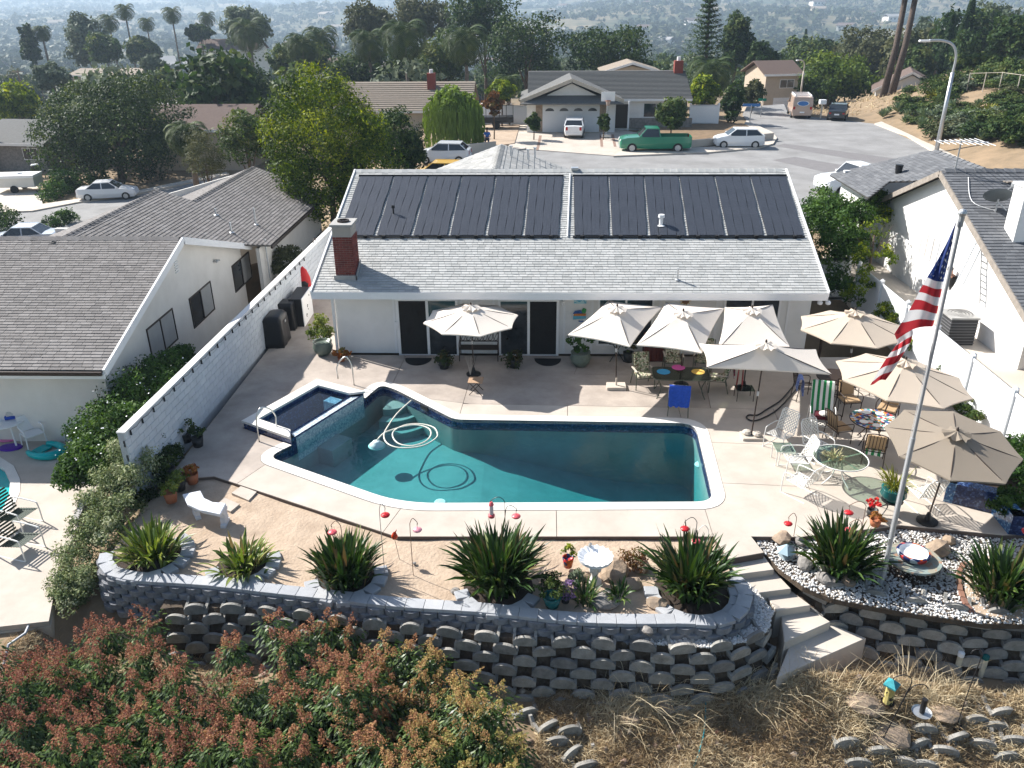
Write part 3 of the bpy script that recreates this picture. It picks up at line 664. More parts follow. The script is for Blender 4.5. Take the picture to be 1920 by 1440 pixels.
gravel('gravel_pocket',gp2,-.36,2600)
def strap_plant(loc,nb,length,spread_,label,mats,wd=.05,seed=0,erect=.5,group='strappy clumps along the flower bed',ctr=.18):
 r_=np. random. default_rng(seed);V=[];F=[];A=[];b=0;S=5
 for i in range(nb):
  az=r_. uniform(0,6.283);out=r_. random()**.8*spread_;L=length*r_. uniform(.65,1.1)*(1-.15*out);base=np. array([math. cos(az),math. sin(az),0])*r_. uniform(0,ctr*2.4)+np. append(r_. normal(0,ctr*.5,2),0)
  d=np. array([math. cos(az),math. sin(az),0]);side=np. array([-d[1],d[0],0]);wv=wd*r_. uniform(.7,1.25);lean=.15+out*1.0;tone=np. clip(.35+.25*r_. normal()+.2*out,0,1);p=base. copy();ang=math. pi/2-lean*.45;dirs=r_. normal(0,.12)
  side=side*math. cos(dirs*4)+np. array([0,0,1])*math. sin(dirs*4)
  for s in range(S+1):
   t=s/S;w_=wv*(.55+1.2*t-1.75*t**3)*(1 if s<S else.0)+.002;V+=[p-side*w_,p+[0,0,-w_*.35],p+side*w_];A+=[np. clip(tone+.1*t,0,1)]*3
   stp=L/S;p=p+(d*math. cos(ang)+np. array([0,0,1])*math. sin(ang))*stp;ang-=lean*(.16+.22*t)*(1.4-erect)
  for s in range(S):
   o=b+s*3;F+=[(o,o+1,o+4,o+3),(o+1,o+2,o+5,o+4)]
  b+=3*(S+1)
 me=npmesh('leaves',np. array(V),np. array(F),mats,A);t=thing('strap_leaf_plant',label,'plant',loc,0,group);link('foliage',me,t)['kind']='stuff';return t
M['strap']=leafmat('strap leaf',[(.24,.16,.07),(.012,.03,.008),(.016,.042,.010),(.024,.06,.013),(.04,.085,.018),(.07,.125,.025),(.15,.19,.05)],.22,.4,.35)
M['strapY']=leafmat('yellow green strap leaf',[(.34,.25,.11),(.03,.06,.012),(.05,.09,.018),(.08,.13,.025),(.14,.2,.04),(.22,.27,.07),(.32,.32,.10)],.3,.4,.35)
sps=[((290,1048),150,.95,1.3,'lighter green strap-leaf clump in the leftmost stone ring beside the variegated hedge','strapY',11),((457,1064),100,.8,1.4,'small yellow-green strap-leaf clump second from the left, in its own stone ring','strapY',12),((648,1088),260,1.1,.95,'dark strap-leaf clump third from the left under a faded pink feeder','strap',13),((935,1098),340,1.4,1.05,'largest dark strap-leaf clump, left of the shell birdbath','strap',14),((1292,1108),300,1.3,1.0,'dark strap-leaf clump between the birdbath and the garden steps','strap',15),((1572,1066),260,1.2,1.05,'dark strap-leaf clump in the white gravel left of the flagpole','strap',16),((1872,1118),240,1.15,1.1,'dark strap-leaf clump in bare soil near the right edge, behind a brick edging','strap',17)]
for(px,py),nb,L,sprd,lab,mm,sd in sps:strap_plant(P(px,py,-.1),int(nb*1.25),L,sprd,lab,M[mm],.040,sd)
ringm=beveled_box('edging_stone',.27,.3,.13,.01,M['cap'])
def ring(px,py,r,a0,a1,label,zz=-.07,ry=1.):
 c=P(px,py,zz);t=thing('stone_ring',label,'planter edging',(c. x,c. y,zz-.06));n=max(3,int(abs(a1-a0)*r/.29));its=[]
 for i in range(n):
  a=a0+(a1-a0)*(i+.5)/n;p=Vector((c. x+r*math. cos(a),c. y+r*ry*math. sin(a),zz));d=Vector((-math. sin(a),math. cos(a),0));its. append((ringm,frame(p,d)))
 pieces('edging_stone',t,its,M['cap'])
 mb=MB();mb. lathe((c. x,c. y,-.075),[(r-.05,0),(0,.04)],18);mb. obj('mulch',M['darksoil'],t,world=True)
ring(283,1044,.80,R(-140),R(65),'curved stone edging round the leftmost strap plant')
ring(457,1060,.66,R(-165),R(40),'curved stone edging round the second strap plant from the left')
ring(650,1084,.74,R(-170),R(30),'curved stone edging round the third strap plant')
ring(935,1102,.80,R(-170),R(-20),'curved stone edging in front of the largest strap plant')
ring(1300,1112,.88,R(-190),R(10),'curved stone edging round the strap plant beside the steps')
be=thing('brick_edging','curved row of red bricks edging the soil patch at the right','garden edging',P(1800,1100,GZ));M['oldbrick']=pmat('weathered brick',[(.25,.13,.09),(.30,.17,.12),(.20,.10,.075)],.9,mottle=.3);bkm=beveled_box('brick',.21,.10,.09,.006,M['oldbrick'])
pth=smooth_path([P(x,y,GZ+.03)for x,y in((1812,1052),(1798,1075),(1800,1105),(1812,1135),(1826,1152))],6)
pieces('brick',be,[(bkm,frame(p,d)@Matrix. Rotation(random. uniform(-.15,.15),4,'Z'))for p,d in walk_path(pth,.225)],M['brick'])
mb=MB();mb. prism([tuple(P(x,y,GZ). xy)for x,y in((1812,1055),(1850,1045),(1990,1060),(1990,1168),(1835,1156),(1808,1120))],-.2,GZ+.035);o=mb. obj('soil_patch',M['soil']);o['kind']='structure'
for(q,lab)in((((434,924),(452,911),(481,922),(466,938)),'square concrete paver beside the deck edge in the soil'),(((405,947),(421,933),(449,945),(432,959)),'square concrete paver behind the curved stone bench')):
 mb=MB();mb. prism([tuple(P(x,y,-.03). xy)for x,y in q],-.12,-.03);tag(mb. obj('paver',M['deck']),lab,'paver')
def rock_mesh(name,m,seed,s=(1,1,.7)):
 bm=bmesh. new();bmesh. ops. create_icosphere(bm,subdivisions=2,radius=.5)
 for v in bm. verts:
  k=1+.35*noise. noise(v. co*2.2+Vector((seed*7.1,seed,0)))+.18*noise. noise(v. co*5+Vector((seed,3,0)));v. co=Vector((v. co. x*s[0],v. co. y*s[1],v. co. z*s[2]))*k
 me=D. meshes. new(name);bm. to_mesh(me);bm. free();me. materials. append(m);return me
RK=[rock_mesh('rock',M['rock'],i,(1,.8,.6))for i in range(4)]+[rock_mesh('rock',M['grock'],i+9,(1,.8,.6))for i in range(3)]
rocks=[(1150,1075,.75,0,'flat tan rock right of the birdbath foot'),(1200,1065,.5,1,'tan rock behind the fern between birdbath and strap plant'),(1135,1132,.62,4,'round grey-tan boulder beside the cap stones'),(1185,1098,.45,2,'tan rock under the small blue-potted plant'),(1232,1135,.42,3,'small tan rock left of the ring by the steps'),(1100,1085,.35,0,'reddish rock below the shell birdbath'),(1465,1012,.5,1,'tan rock at the corner where deck meets gravel'),(1500,1018,.3,5,'dark rock beside the little blue birdhouse'),(1758,1032,.62,2,'large tan rock on the white gravel behind the mosaic pedestal'),(1780,1015,.35,0,'smaller tan rock behind the large one in the gravel'),(1510,1060,.45,4,'grey rock under the strap plant in the gravel'),(1548,1090,.42,5,'dark rock at the front of the strap plant in the gravel'),(1590,1092,.35,3,'tan rock at the foot of the strap plant in gravel'),(1215,1185,.25,5,'small rock on the terrace'),(1855,1115,.25,1,'small rock in the soil patch at the right')]
for x,y,s,k,lab in rocks:
 p=P(x,y,-.08);o=link('rock',RK[k],None,(p. x,p. y,p. z+.1*s));o. scale=(s,)*3;o. rotation_euler=(0,0,random. uniform(0,6));tag(o,lab,'rock')
for x,y,z,s,k,lab in((1620,1322,-2.15,.8,0,'wide flat grey rock in the dry grass left of the feeder pole'),(1668,1382,-2.5,.8,1,'brown-grey rock lying above the lower crib blocks'),(1770,1340,-2.2,.6,2,'grey rock at the foot of the black shepherd hook'),(1245,1328,-2.05,.45,0,'reddish stone in the rubble below the crib wall'),(1180,1350,-2.1,.4,2,'broken reddish stone left of the dry grass'),(1290,1320,-2.0,.35,1,'small reddish stone in dry grass')):
 p=PT(x,y);o=link('rock',RK[k],None,(p. x,p. y,p. z+.08*s));o. scale=(s,s,s*.6);tag(o,lab,'rock')
for gi,(lst,lab)in enumerate((([(1591,1393),(1648,1408),(1728,1397),(1735,1368),(1796,1382),(1865,1364),(1770,1408),(1612,1433),(1695,1430),(1735,1436),(1830,1352),(1880,1335),(1840,1395),(1905,1390),(1890,1420)],'crib block in the lower row at the bottom right'),([(988,1338),(1030,1362),(1045,1392),(1078,1412),(1100,1435),(1068,1372)],'loose crib block in the rubble at the bottom centre'))):
 for k,(x,y)in enumerate(lst):
  p=PT(x,y+6);o=link('crib_block',crib,None,(p. x,p. y,p. z-.03));o. rotation_euler=(random. uniform(-.2,.1),random. uniform(-.1,.1),random. uniform(-.25,.35)+(.3 if gi else 0));o. scale=(1.05,)*3
  tag(o,lab,'concrete block','crib blocks at the bottom right' if gi==0 else 'loose crib blocks at the bottom centre')
  # == buildings
UND=mat('roof underlay',(.10,.095,.09),.95,var=0)
def tab_mesh(name,m,ex,th=.022):
 mb=MB();mb. add([(-.482,0,0),(.482,0,0),(.482,0,th),(-.482,0,th),(.482,ex*1.15,.003),(-.482,ex*1.15,.003)],[(0,1,2,3),(3,2,4,5),(1,4,2),(0,3,5)],c=0);return mb. mesh(name,m)
def roof_plane(parent,pts,u,m,tabw=.3,ex=.145,name='shingle',limit=300,under=None,lift=.0,jit=.25):
 """shingle courses over a flat 3D polygon; u = horizontal direction along the courses"""
 pts=[Vector(p)for p in pts];u=Vector(u). normalized();n=Vector((0,0,0))
 for i in range(len(pts)):n+=pts[i]. cross(pts[(i+1)%len(pts)])
 n. normalize();n=n if n. z>0 else-n;s=n. cross(u). normalized();s=s if s. z>0 else-s
 if s. cross(n). dot(u)<0:u=-u
 O=min(pts,key=lambda p:p. z);q=[((p-O). dot(u),(p-O). dot(s))for p in pts]
 mb=MB();mb. slab([p-n*.002 for p in pts],-n*.06);mb. obj('roof_deck',under or UND,parent,world=True)
 tm=tab_mesh(name,m,ex);s1=max(b for a,b in q);k=0;its=[];r=0
 while r*ex<s1:
  sc=(r+.5)*ex;xs_=[]
  for i in range(len(q)):
   (a0,b0),(a1,b1)=q[i-1],q[i]
   if(b0>sc)!=(b1>sc):xs_. append(a0+(a1-a0)*(sc-b0)/(b1-b0))
  xs_. sort()
  for i in range(0,len(xs_)-1,2):
   x=xs_[i]-random. random()*tabw
   while x<xs_[i+1]:
    wd=tabw*(1+random. uniform(-jit,jit));a=max(x,xs_[i]);b=min(x+wd,xs_[i+1]);x+=wd
    if b-a<.02:continue
    o=O+u*((a+b)/2)+s*(r*ex)+n*(.002+random. uniform(0,.004));k2=(b-a)
    its. append((tm,Matrix(((u. x*k2,s. x,n. x,o. x),(u. y*k2,s. y,n. y,o. y),(u. z*k2,s. z,n. z,o. z),(0,0,0,1)))))
  r+=1
 pieces(name,parent,its,m,limit);return n,s
def ridge_caps(parent,a,b,m,step=.3,wd=.3,name='ridge_cap',h=.04):
 a=Vector(a);b=Vector(b);d=(b-a). normalized();x=d. cross(Vector((0,0,1))). normalized();n=x. cross(d);k=int((b-a). length/step)
 mb=MB();w_=wd/2;mb. add([(-step*.56,-w_,-.05),(-step*.56,0,h),(-step*.56,w_,-.05),(step*.56,-w_,-.07),(step*.56,0,h-.03),(step*.56,w_,-.07)],[(0,3,4,1),(1,4,5,2),(0,1,2)],c=0);me=mb. mesh(name,m)
 its=[]
 for i in range(k):p=a+d*(i+.5)*step;its. append((me,Matrix(((d. x,x. x,n. x,p. x),(d. y,x. y,n. y,p. y),(d. z,x. z,n. z,p. z),(0,0,0,1)))))
 pieces(name,parent,its,m)
def window(parent,c,u,w_,h,panes=2,fm=None,gm=None,fw=.05,name='window',proud=.03,out=None,gms=None):
 c=Vector(c);u=Vector(u). normalized();up=Vector((0,0,1));n=Vector(out)if out else Vector((u. y,-u. x,0));mb=MB();fm=fm or M['trim'];gm=gm or M['darkglass']
 def bar(a0,a1,b0,b1,d=proud):p=[c+u*a+up*b-n*.02 for a,b in((a0,b0),(a1,b0),(a1,b1),(a0,b1))];mb. slab(p,n*(d+.02))
 bar(-w_/2,w_/2,-h/2,-h/2+fw);bar(-w_/2,w_/2,h/2-fw,h/2);bar(-w_/2,-w_/2+fw,-h/2+fw,h/2-fw);bar(w_/2-fw,w_/2,-h/2+fw,h/2-fw)
 for i in range(1,panes):x=-w_/2+w_*i/panes;bar(x-fw/2,x+fw/2,-h/2+fw,h/2-fw)
 o=mb. obj(name,fm,parent,world=True)
 for i in range(panes):
  x0=-w_/2+w_*i/panes+fw*.4;x1=-w_/2+w_*(i+1)/panes-fw*.4;g_=MB();p=[c+u*a+up*b+n*(.004+.006*i)for a,b in((x0,-h/2+fw*.5),(x1,-h/2+fw*.5),(x1,h/2-fw*.5),(x0,h/2-fw*.5))];g_. slab(p,-n*.01)
  g2=g_. obj('pane',(gms[i]if gms else gm),None);
  inv=parent. matrix_basis. inverted();me=g2. data;me. transform(inv);g2. parent=o
 return o
WY=26.48
h=thing('house','white single-storey house with light grey shingle roof carrying black pool-heating mats','house',(1.2,32,0))
eL=P(583,545,2.56);eR=P(1553,549,2.56);EY=25.54
mS=(5.2-2.56)/(32.7-EY);rn=Vector((0,-mS,1)). normalized();rp0=Vector((0,EY,2.56))
def RF(px,py,off=0.):return PL(px,py,rp0+rn*off,rn)
xl0,xr0,xl1,xr1=-7.45,9.48,-7.2,9.70
RY,RZ=32.7,5.2
roofpts=[(xl0,EY,2.56),(xr0,EY,2.56),(xr1,RY,RZ),(xl1,RY,RZ)]
roof=MB();roof. slab([(xl1,RY+.02,RZ),(xr1,RY+.02,RZ),(xr0,40,2.5),(xl0,40,2.5)],(0,0,-.06));roof. obj('rear_roof',M['shingle'],h,world=True)
roof_plane(h,roofpts,(1,0,0),M['shingle'],.25,.14,under=M['concrete'])
ridge_caps(h,(xl1,RY,RZ+.02),(xr1,RY,RZ+.02),M['shingle'],.27,.36)
mb=MB();mb. bx(-6.95,9.3,WY,WY+.2,0,2.72);mb. bx(-6.95,-6.75,WY+.2,39,0,2.9);mb. bx(9.1,9.3,WY+.2,39,0,2.9);mb. bx(-6.75,9.1,38.8,39,0,2.9)
for x in(-6.95,9.1):mb. slab([(x,WY+.01,2.7),(x,38.9,2.7),(x,RY,5.05)],(.2,0,0))
mb. obj('wall',M['stucco'],h,world=True)
mb=MB();mb. bx(xl0,xr0,EY-.03,EY+.0,2.33,2.57);
for a,b in(((xl0,EY,2.5),(xl1,RY,5.13)),((xr0,EY,2.5),(xr1,RY,5.13))):mb. beam(a,b,.05,.2)
mb. obj('fascia',M['trim'],h,world=True)
mb=MB();mb. bx(xl0+.02,xr0-.02,EY,WY,2.36,2.40);mb. obj('soffit',M['trim'],h,world=True)
mb=MB();mb. beam((xl0-.01,EY,2.60),(xl1-.01,RY,5.24),.06,.05);mb. beam((xr0+.01,EY,2.60),(xr1+.01,RY,5.24),.06,.05);mb. obj('rake_edge',M['trim'],h,world=True)
wy=41.2;wx=-1.75
for sgn,xe in((-1,-6.5),(1,3.0)):
 xx=wx+sgn*4.75;roof_plane(h,[(wx,RY+.3,4.9),(wx,wy,4.9),(xx,wy,4.9-.37*4.75),(xx,RY+.3,4.9-.37*4.75)],(0,1,0),M['tileR'],.5,.28,'roof_tile',300)
ridge_caps(h,(wx,RY+.3,4.93),(wx,wy,4.93),M['tileR'],.4,.34)
mb=MB();mb. bx(wx-4.3,wx+4.3,36,40.9,0,3.1);mb. slab([(wx-4.3,40.9,3.1),(wx+4.3,40.9,3.1),(wx,40.9,4.8)],(0,-.2,0));mb. obj('wing_wall',M['stucco'],h,world=True)
for(px,py)in((958,294),(990,300),(1003,296)):
 p=PL(px,py,(wx,35,4.9),Vector((.37,0,1)). normalized());mb=MB();mb. cyl(p,p+Vector((0,0,.45)),.05,n=8);mb. cyl(p+Vector((0,0,.45)),p+Vector((0,0,.5)),.09,n=8);mb. obj('roof_vent',M['galv'],h,world=True)
def wpt(px,py):v=Q(px,py,WY);return v
def slider(x0,x1,y0,y1,split,dark_left):
 a=wpt(x0,y1);b=wpt(x1,y0);c=(a+b)/2;wd=b. x-a. x;hh=b. z-a. z;zz=a. z
 window(h,(c. x,WY,c. z),(1,0,0),wd,hh,2,M['white'],gms=[M['screen'],M['darkglass']]if dark_left else[M['darkglass'],M['screen']],fw=.09,name='sliding_door',proud=.05)
slider(749,858,559,668,.5,True);slider(935,1049,560,668,.5,False)
for x0,x1,y0,y1,n,gm in((1118,1228,554,648,2,M['darkglass']),(1350,1467,552,640,2,M['darkglass'])):
 a=wpt(x0,y1);b=wpt(x1,y0);c=(a+b)/2;window(h,(c. x,WY,c. z),(1,0,0),b. x-a. x,b. z-a. z,n,M['white'],gm,fw=.07)
for px in(740,866,926,1058,1110,1236,1342,1475):mb=MB();x=wpt(px,600). x;mb. bx(x-.035,x+.035,WY-.025,WY,0.02,2.36);mb. obj('batten',M['trim'],h,world=True)
p=wpt(752,600);mb=MB();mb. cyl((p. x-.16,WY-.03,.02),(p. x-.16,WY-.03,2.3),.018);mb. bx(p. x-.22,p. x-.1,WY-.08,WY,.95,1.2);mb. obj('conduit',M['trim'],h,world=True)
p=wpt(624,600);mb=MB();mb. beam((-7.0,WY-.06,0),(-7.0,WY-.06,2.4),.09,.06);mb. obj('downspout',M['trim'],h,world=True)
def pipe(px,py,hh,r,m,label=None,top=.0,name='vent_pipe'):
 p=RF(px,py);mb=MB();mb. cyl(p-Vector((0,0,.05)),p+Vector((0,0,hh)),r,n=10);mb. lathe(p+rn*.0,[(r*2.6,.03),(r*1.2,.06)],10)
 if top:mb. cyl(p+Vector((0,0,hh-.02)),p+Vector((0,0,hh+.08)),top,top*.9,n=10)
 mb. obj(name,m,h,world=True)
pipe(1270,526,.42,.035,M['galv']);pipe(1239,424,.34,.07,M['white'],top=.12);pipe(738,404,.3,.03,M['black'],top=.07)
cb=RF(630,512);CX0,CX1,CY0,CY1,CZ1=-6.72,-6.08,26.15,27.0,4.62
mb=MB();mb. bx(CX0+.012,CX1-.012,CY0+.012,CY1-.012,2.6,CZ1-.03);core=mb. obj('chimney',M['mortar'],h,world=True)
bm_=beveled_box('brick',.205,.10,.062,.004,M['brick']);its=[]
zc=2.98
for r in range(22):
 z=2.62+.0745*r+.03
 for(a,b,dx)in(((CX0,CY0),(CX1,CY0),0),((CX1,CY0),(CX1,CY1),0)):
  A=Vector((*a,z));B=Vector((*b,z));L=(B-A). length;d=(B-A). normalized();k=round(L/.215);st_=L/k;nrm=Vector((d. y,-d. x,0))
  for i in range(k+(r%2)):
   x=(i+.5-(.5 if r%2 else 0))*st_;x0=max(0,x-st_/2);x1=min(L,x+st_/2)
   if x1-x0<.03:continue
   p=A+d*((x0+x1)/2)-nrm*.045
   if p. z<2.56+mS*(p. y-EY)+.02:continue
   its. append((bm_,frame(p,d)@Matrix. Diagonal((max(.1,(x1-x0-.01)/.205),1,1,1))))
pieces('brick',core,its,M['brick'])
mb=MB();mb. bx(CX0-.05,CX1+.05,CY0-.05,CY1+.05,CZ1-.03,CZ1+.05);mb. obj('chimney_cap',M['concrete'],h,world=True)
mb=MB();mb. lathe(((CX0+CX1)/2,(CY0+CY1)/2,CZ1+.05),[(.2,0),(.2,.06),(.14,.06),(.14,.0)],14);mb. obj('flue',M['bronze'],h,world=True)
mb=MB();
for y0 in(CY0-.05,):mb. slab([(CX0-.06,CY0-.04,2.56+mS*(CY0-EY)-.0),(CX1+.06,CY0-.04,2.56+mS*(CY0-EY)),(CX1+.06,CY0-.04,2.56+mS*(CY0-EY)+.17),(CX0-.06,CY0-.04,2.56+mS*(CY0-EY)+.17)],(0,.03,0))
mb. slab([(CX1+.03,CY0-.04,2.56+mS*(CY0-.1-EY)),(CX1+.03,CY1,2.56+mS*(CY1-EY)),(CX1+.03,CY1,2.56+mS*(CY1-EY)+.17),(CX1+.03,CY0-.04,2.56+mS*(CY0-EY)+.17)],(.03,0,0));mb. obj('flashing',M['concrete'],h,world=True)
LT=[673,739,803,866,930,993,1057];LB=[633,703.5,772,841,911,981,1050]
RT=[1074,1141,1207,1272.5,1339.5,1406,1475];RB=[1074,1145,1216,1288,1362,1435,1509]
for T_,B_,lab in((LT,LB,'left array of six black pool-heating mats beside the chimney'),(RT,RB,'right array of six black pool-heating mats on the roof')):
 c=RF((B_[0]+B_[-1])/2,440);sa=thing('solar_mat_array',lab,'solar array',c)
 for i in range(6):
  tl=RF(T_[i]+1.5,331,.05);tr_=RF(T_[i+1]-2.,331,.05);bl=RF(B_[i]+3.2,441,.05);br=RF(B_[i+1]-3.4,441,.05)
  rows=9;sag=[.012*math. sin(math. pi*k/rows)*random. uniform(.2,1)for k in range(rows+1)];mb=MB();mb. slab([bl,br,tr_,tl],-rn*.012);par=mb. obj('mat_panel',M['rubber'],sa,world=True);
  for s_ in range(4):
   V=[]
   for k in range(rows+1):
    t=k/rows;wob=.012*math. sin(k*1.7+i*2+s_)
    A=bl. lerp(tl,t);B=br. lerp(tr_,t);a=A. lerp(B,(s_+.02)/4)+Vector((wob,0,0));b=A. lerp(B,(s_+.98)/4)+Vector((wob,0,0));up=rn*(.012+sag[k]);V+=[a+rn*.002,a+up,b+up,b+rn*.002]
   mb=MB();mb. add(V,[(4*k+j,4*k+j+1,4*k+5+j,4*k+4+j)for k in range(rows)for j in range(3)]+[(0,3,2,1)]);g2=mb. obj('mat_strip',M['panel'],None);g2. data. transform(sa. matrix_basis. inverted());g2. parent=par
 for T2,yy in((T_,329),(B_,444)):
  a=RF(T2[0],yy,.06);b=RF(T2[-1],yy,.06);mb=MB();mb. tube([a,b],.036,8);mb. obj('header_pipe',M['black'],sa,world=True)
  if yy==444:
   for k in range(12):
    p=a. lerp(b,(k+.5)/12);mb=MB();mb. box(p,(.13,.11,.10));mb. obj('pipe_clamp',M['rubber'],sa,world=True)
mb=MB();a=RF(1069,326,.06);b=RF(1064,443,.06);mb. tube([a,b],.025,6);q=RF(1072,318,.2);mb. obj('riser_pipe',M['white'],h,world=True)
mb=MB();q=Vector((RF(1078,326). x,RY,RZ+.06));mb. box(q,(.28,.3,.1));mb. obj('ridge_vent',M['galv'],h,world=True)
p=wpt(1056,567);sc_=thing('wall_lamp','small white wall lantern right of the right-hand sliding door','wall lamp',(p. x,WY-.06,p. z));mb=MB();mb. lathe((0,0,-.1),[(.01,0),(.05,.03),(.06,.15),(.02,.2),(.01,.24)],8);mb. obj('lantern',M['trim'],sc_);mb=MB();mb. box((0,.04,0),(.08,.05,.16));mb. obj('wall_plate',M['galv'],sc_)
p=Q(1543,567,EY+.2);fl=thing('floodlight','pair of white floodlights under the right eave corner','floodlight',(p. x,EY+.2,2.3))
for s in(-.13,.13):mb=MB();mb. lathe((s,-.1,-.08),[(.0,-.09),(.08,-.05),(.09,.02),(.03,.08)],10);mb. obj('lamp_head',M['white'],fl)
mb=MB();mb. cyl((0,0,0),(0,0,.08),.05);mb. obj('base_plate',M['white'],fl)
pa=[mat('art '+n,c,.6,var=.2,scale=20)for n,c in(('sky blue',(.12,.45,.62)),('green',(.05,.30,.08)),('orange',(.65,.22,.05)),('navy',(.04,.12,.35)),('yellow',(.7,.5,.08)),('aqua',(.45,.7,.75)))]
p=wpt(1088,562);f=thing('wall_plaque','blue fish plaque high on the white wall','wall plaque',(p. x,WY-.02,p. z));mb=MB();mb. box((0,0,0),(.43,.02,.27));mb. obj('board',pa[5],f)
mb=MB();mb. slab([(-.15,-.012,0),(-.03,-.012,-.08),(.08,-.012,0),(.15,-.012,-.07),(.15,-.012,.07),(.08,-.012,.0),(-.03,-.012,.08)],(0,-.01,0));mb. obj('fish_relief',pa[0],f)
mb=MB();
for s in(-1,1):mb. box((s*.17,-.013,s*.09),(.07,.01,.03));mb. box((-s*.17,-.013,s*.09),(.05,.01,.05))
mb. obj('border_marks',pa[0],f)
p=wpt(1087,589);f=thing('wall_plaque','colourful parrot-and-hut metal plaque below the blue fish plaque','wall plaque',(p. x,WY-.03,p. z))
mb=MB();mb. slab([(-.22,0,-.05),(.2,0,-.05),(.22,0,.03),(-.2,0,.03)],(0,-.02,0));mb. obj('hut_wall',pa[2],f)
mb=MB();mb. slab([(-.24,-.0,.03),(.1,-.0,.05),(.02,-.0,.16),(-.17,-.0,.13)],(0,-.025,0));mb. obj('hut_roof',pa[3],f)
mb=MB();mb. slab([(.08,-.0,.06),(.2,-.0,.06),(.22,-.0,.2),(.12,-.0,.24),(.06,-.0,.16)],(0,-.03,0));mb. obj('palm_leaves',pa[1],f)
mb=MB();mb. slab([(-.23,0,-.18),(.21,0,-.14),(.22,0,-.05),(-.22,0,-.05)],(0,-.02,0));mb. obj('water_strip',pa[0],f)
mb=MB();mb. lathe((.05,-.02,-.24),[(.09,0),(.07,.03)],10);mb. obj('ring',pa[3],f)
p=wpt(1285,563);f=thing('wall_ornament','round straw sun ornament under the eave above the square umbrellas','wall ornament',(p. x,WY-.04,p. z));mb=MB()
for k in range(10):a=k*.628;mb. slab([(.1*math. cos(a-.25),0,.1*math. sin(a-.25)),(.1*math. cos(a+.25),0,.1*math. sin(a+.25)),(.2*math. cos(a),0,.2*math. sin(a))],(0,-.02,0))
mb. obj('rays',pa[4],f);mb=MB();mb. slab([(.12*math. cos(k*.523),0,.12*math. sin(k*.523))for k in range(12)],(0,-.04,0));mb. obj('disc',M['wood'],f)
# -- painted block wall on the left
bw=thing('block_wall','white-painted concrete block wall between the pool yard and the left neighbour','wall',(-9.8,27,0))
A0=Vector((-9.98,17.15,0));A1=Vector((-9.45,37.2,0));dW=(A1-A0). normalized();nW=Vector((dW. y,-dW. x,0));LW=(A1-A0). length;WH=1.8
mb=MB();mb. slab([A0-nW*.02+Vector((0,0,-.8)),A1-nW*.02+Vector((0,0,-.8)),A1-nW*.02+Vector((0,0,WH-.02)),A0-nW*.02+Vector((0,0,WH-.02))],-nW*.15);mb. obj('core',mat('wall joint',(.50,.53,.56),.9),bw,world=True)
bb=beveled_box('block',.398,.1,.192,.008,M['cmu']);its=[]
for r in range(9):
 for i in range(int(LW/.41)+2):
  x0=max(0,(i-(.5 if r%2 else 0))*.41+.003);x1=min(LW,(i+1-(.5 if r%2 else 0))*.41-.005)
  if x1-x0<.05:continue
  p=A0+dW*((x0+x1)/2)+nW*(.022+random. uniform(-.002,.002))+Vector((0,0,.1+.2*r));its. append((bb,frame(p-nW*.05,dW)@Matrix. Diagonal(((x1-x0)/.398,1,1,1))))
pieces('block',bw,its,M['cmu'])
mb=MB();mb. slab([A0+nW*.03+Vector((0,0,WH-.01)),A1+nW*.03+Vector((0,0,WH-.01)),A1+nW*.03+Vector((0,0,WH+.03)),A0+nW*.03+Vector((0,0,WH+.03))],-nW*.22);mb. obj('wall_top',M['stucco'],bw,world=True)
sl_=thing('string_lights','black festoon lights clipped along the top of the white block wall','string lights',(*A0. lerp(A1,.3). xy,WH));pts=[]
for k in range(25):
 p=A0+dW*(.2+.62*k)+nW*.06+Vector((0,0,WH-.02));pts+=[p,p+dW*.31+Vector((0,0,-.05))]
 mb=MB();mb. cyl(p,p-Vector((0,0,.08)),.02,.026,8);b_=mb. obj('socket',M['black'],sl_,world=True);mb=MB();mb. ball(p-Vector((0,0,.11)),.03,8);mb. obj('bulb',M['darkglass'],sl_,world=True)
mb=MB();mb. tube(pts,.008,4);mb. obj('cable',M['black'],sl_,world=True)
# -- left neighbour
LG=-.72
nh=thing('neighbour_house','cream house at the left with grey-brown shingle roofs','house',(-14,30,LG))
nx=-12.0;gy0,gyr,gy1,gz0,gzr=20.4,26.85,33.3,2.0,4.02
roof_plane(nh,[(-27,gy0,gz0),(nx,gy0,gz0),(nx,gyr,gzr),(-27,gyr,gzr)],(1,0,0),M['shingleB'],.29,.135)
mb=MB();mb. slab([(nx,gyr,gzr),(nx,gy1,gz0),(-27,gy1,gz0),(-27,gyr,gzr)],(0,0,-.06));mb. obj('rear_roof',M['shingleB'],nh,world=True)
ridge_caps(nh,(-26,gyr,gzr+.03),(nx-.1,gyr,gzr+.03),M['shingleB'],.42,.34,h=.06)
mb=MB();mb. bx(-27,-12.4,21.0,21.2,LG,2.05);mb. bx(-12.6,-12.4,21.2,33,LG,2.05);mb. slab([(-12.6,21.,2.04),(-12.6,32.9,2.04),(-12.6,gyr,3.95)],(.2,0,0));mb. obj('wall',M['stuccoL'],nh,world=True)
mb=MB();mb. beam((nx,gy0-.02,gz0-.07),(nx,gyr,gzr-.07),.06,.24);mb. beam((nx,gy1,gz0-.07),(nx,gyr,gzr-.07),.06,.24);mb. bx(-27,nx,gy0-.05,gy0-.01,gz0-.24,gz0-.06);mb. obj('fascia',M['trim'],nh,world=True)
mb=MB();mb. bx(-27,nx-.05,gy0-.12,gy0-.05,gz0-.12,gz0-.01);mb. obj('gutter',M['bronze'],nh,world=True)
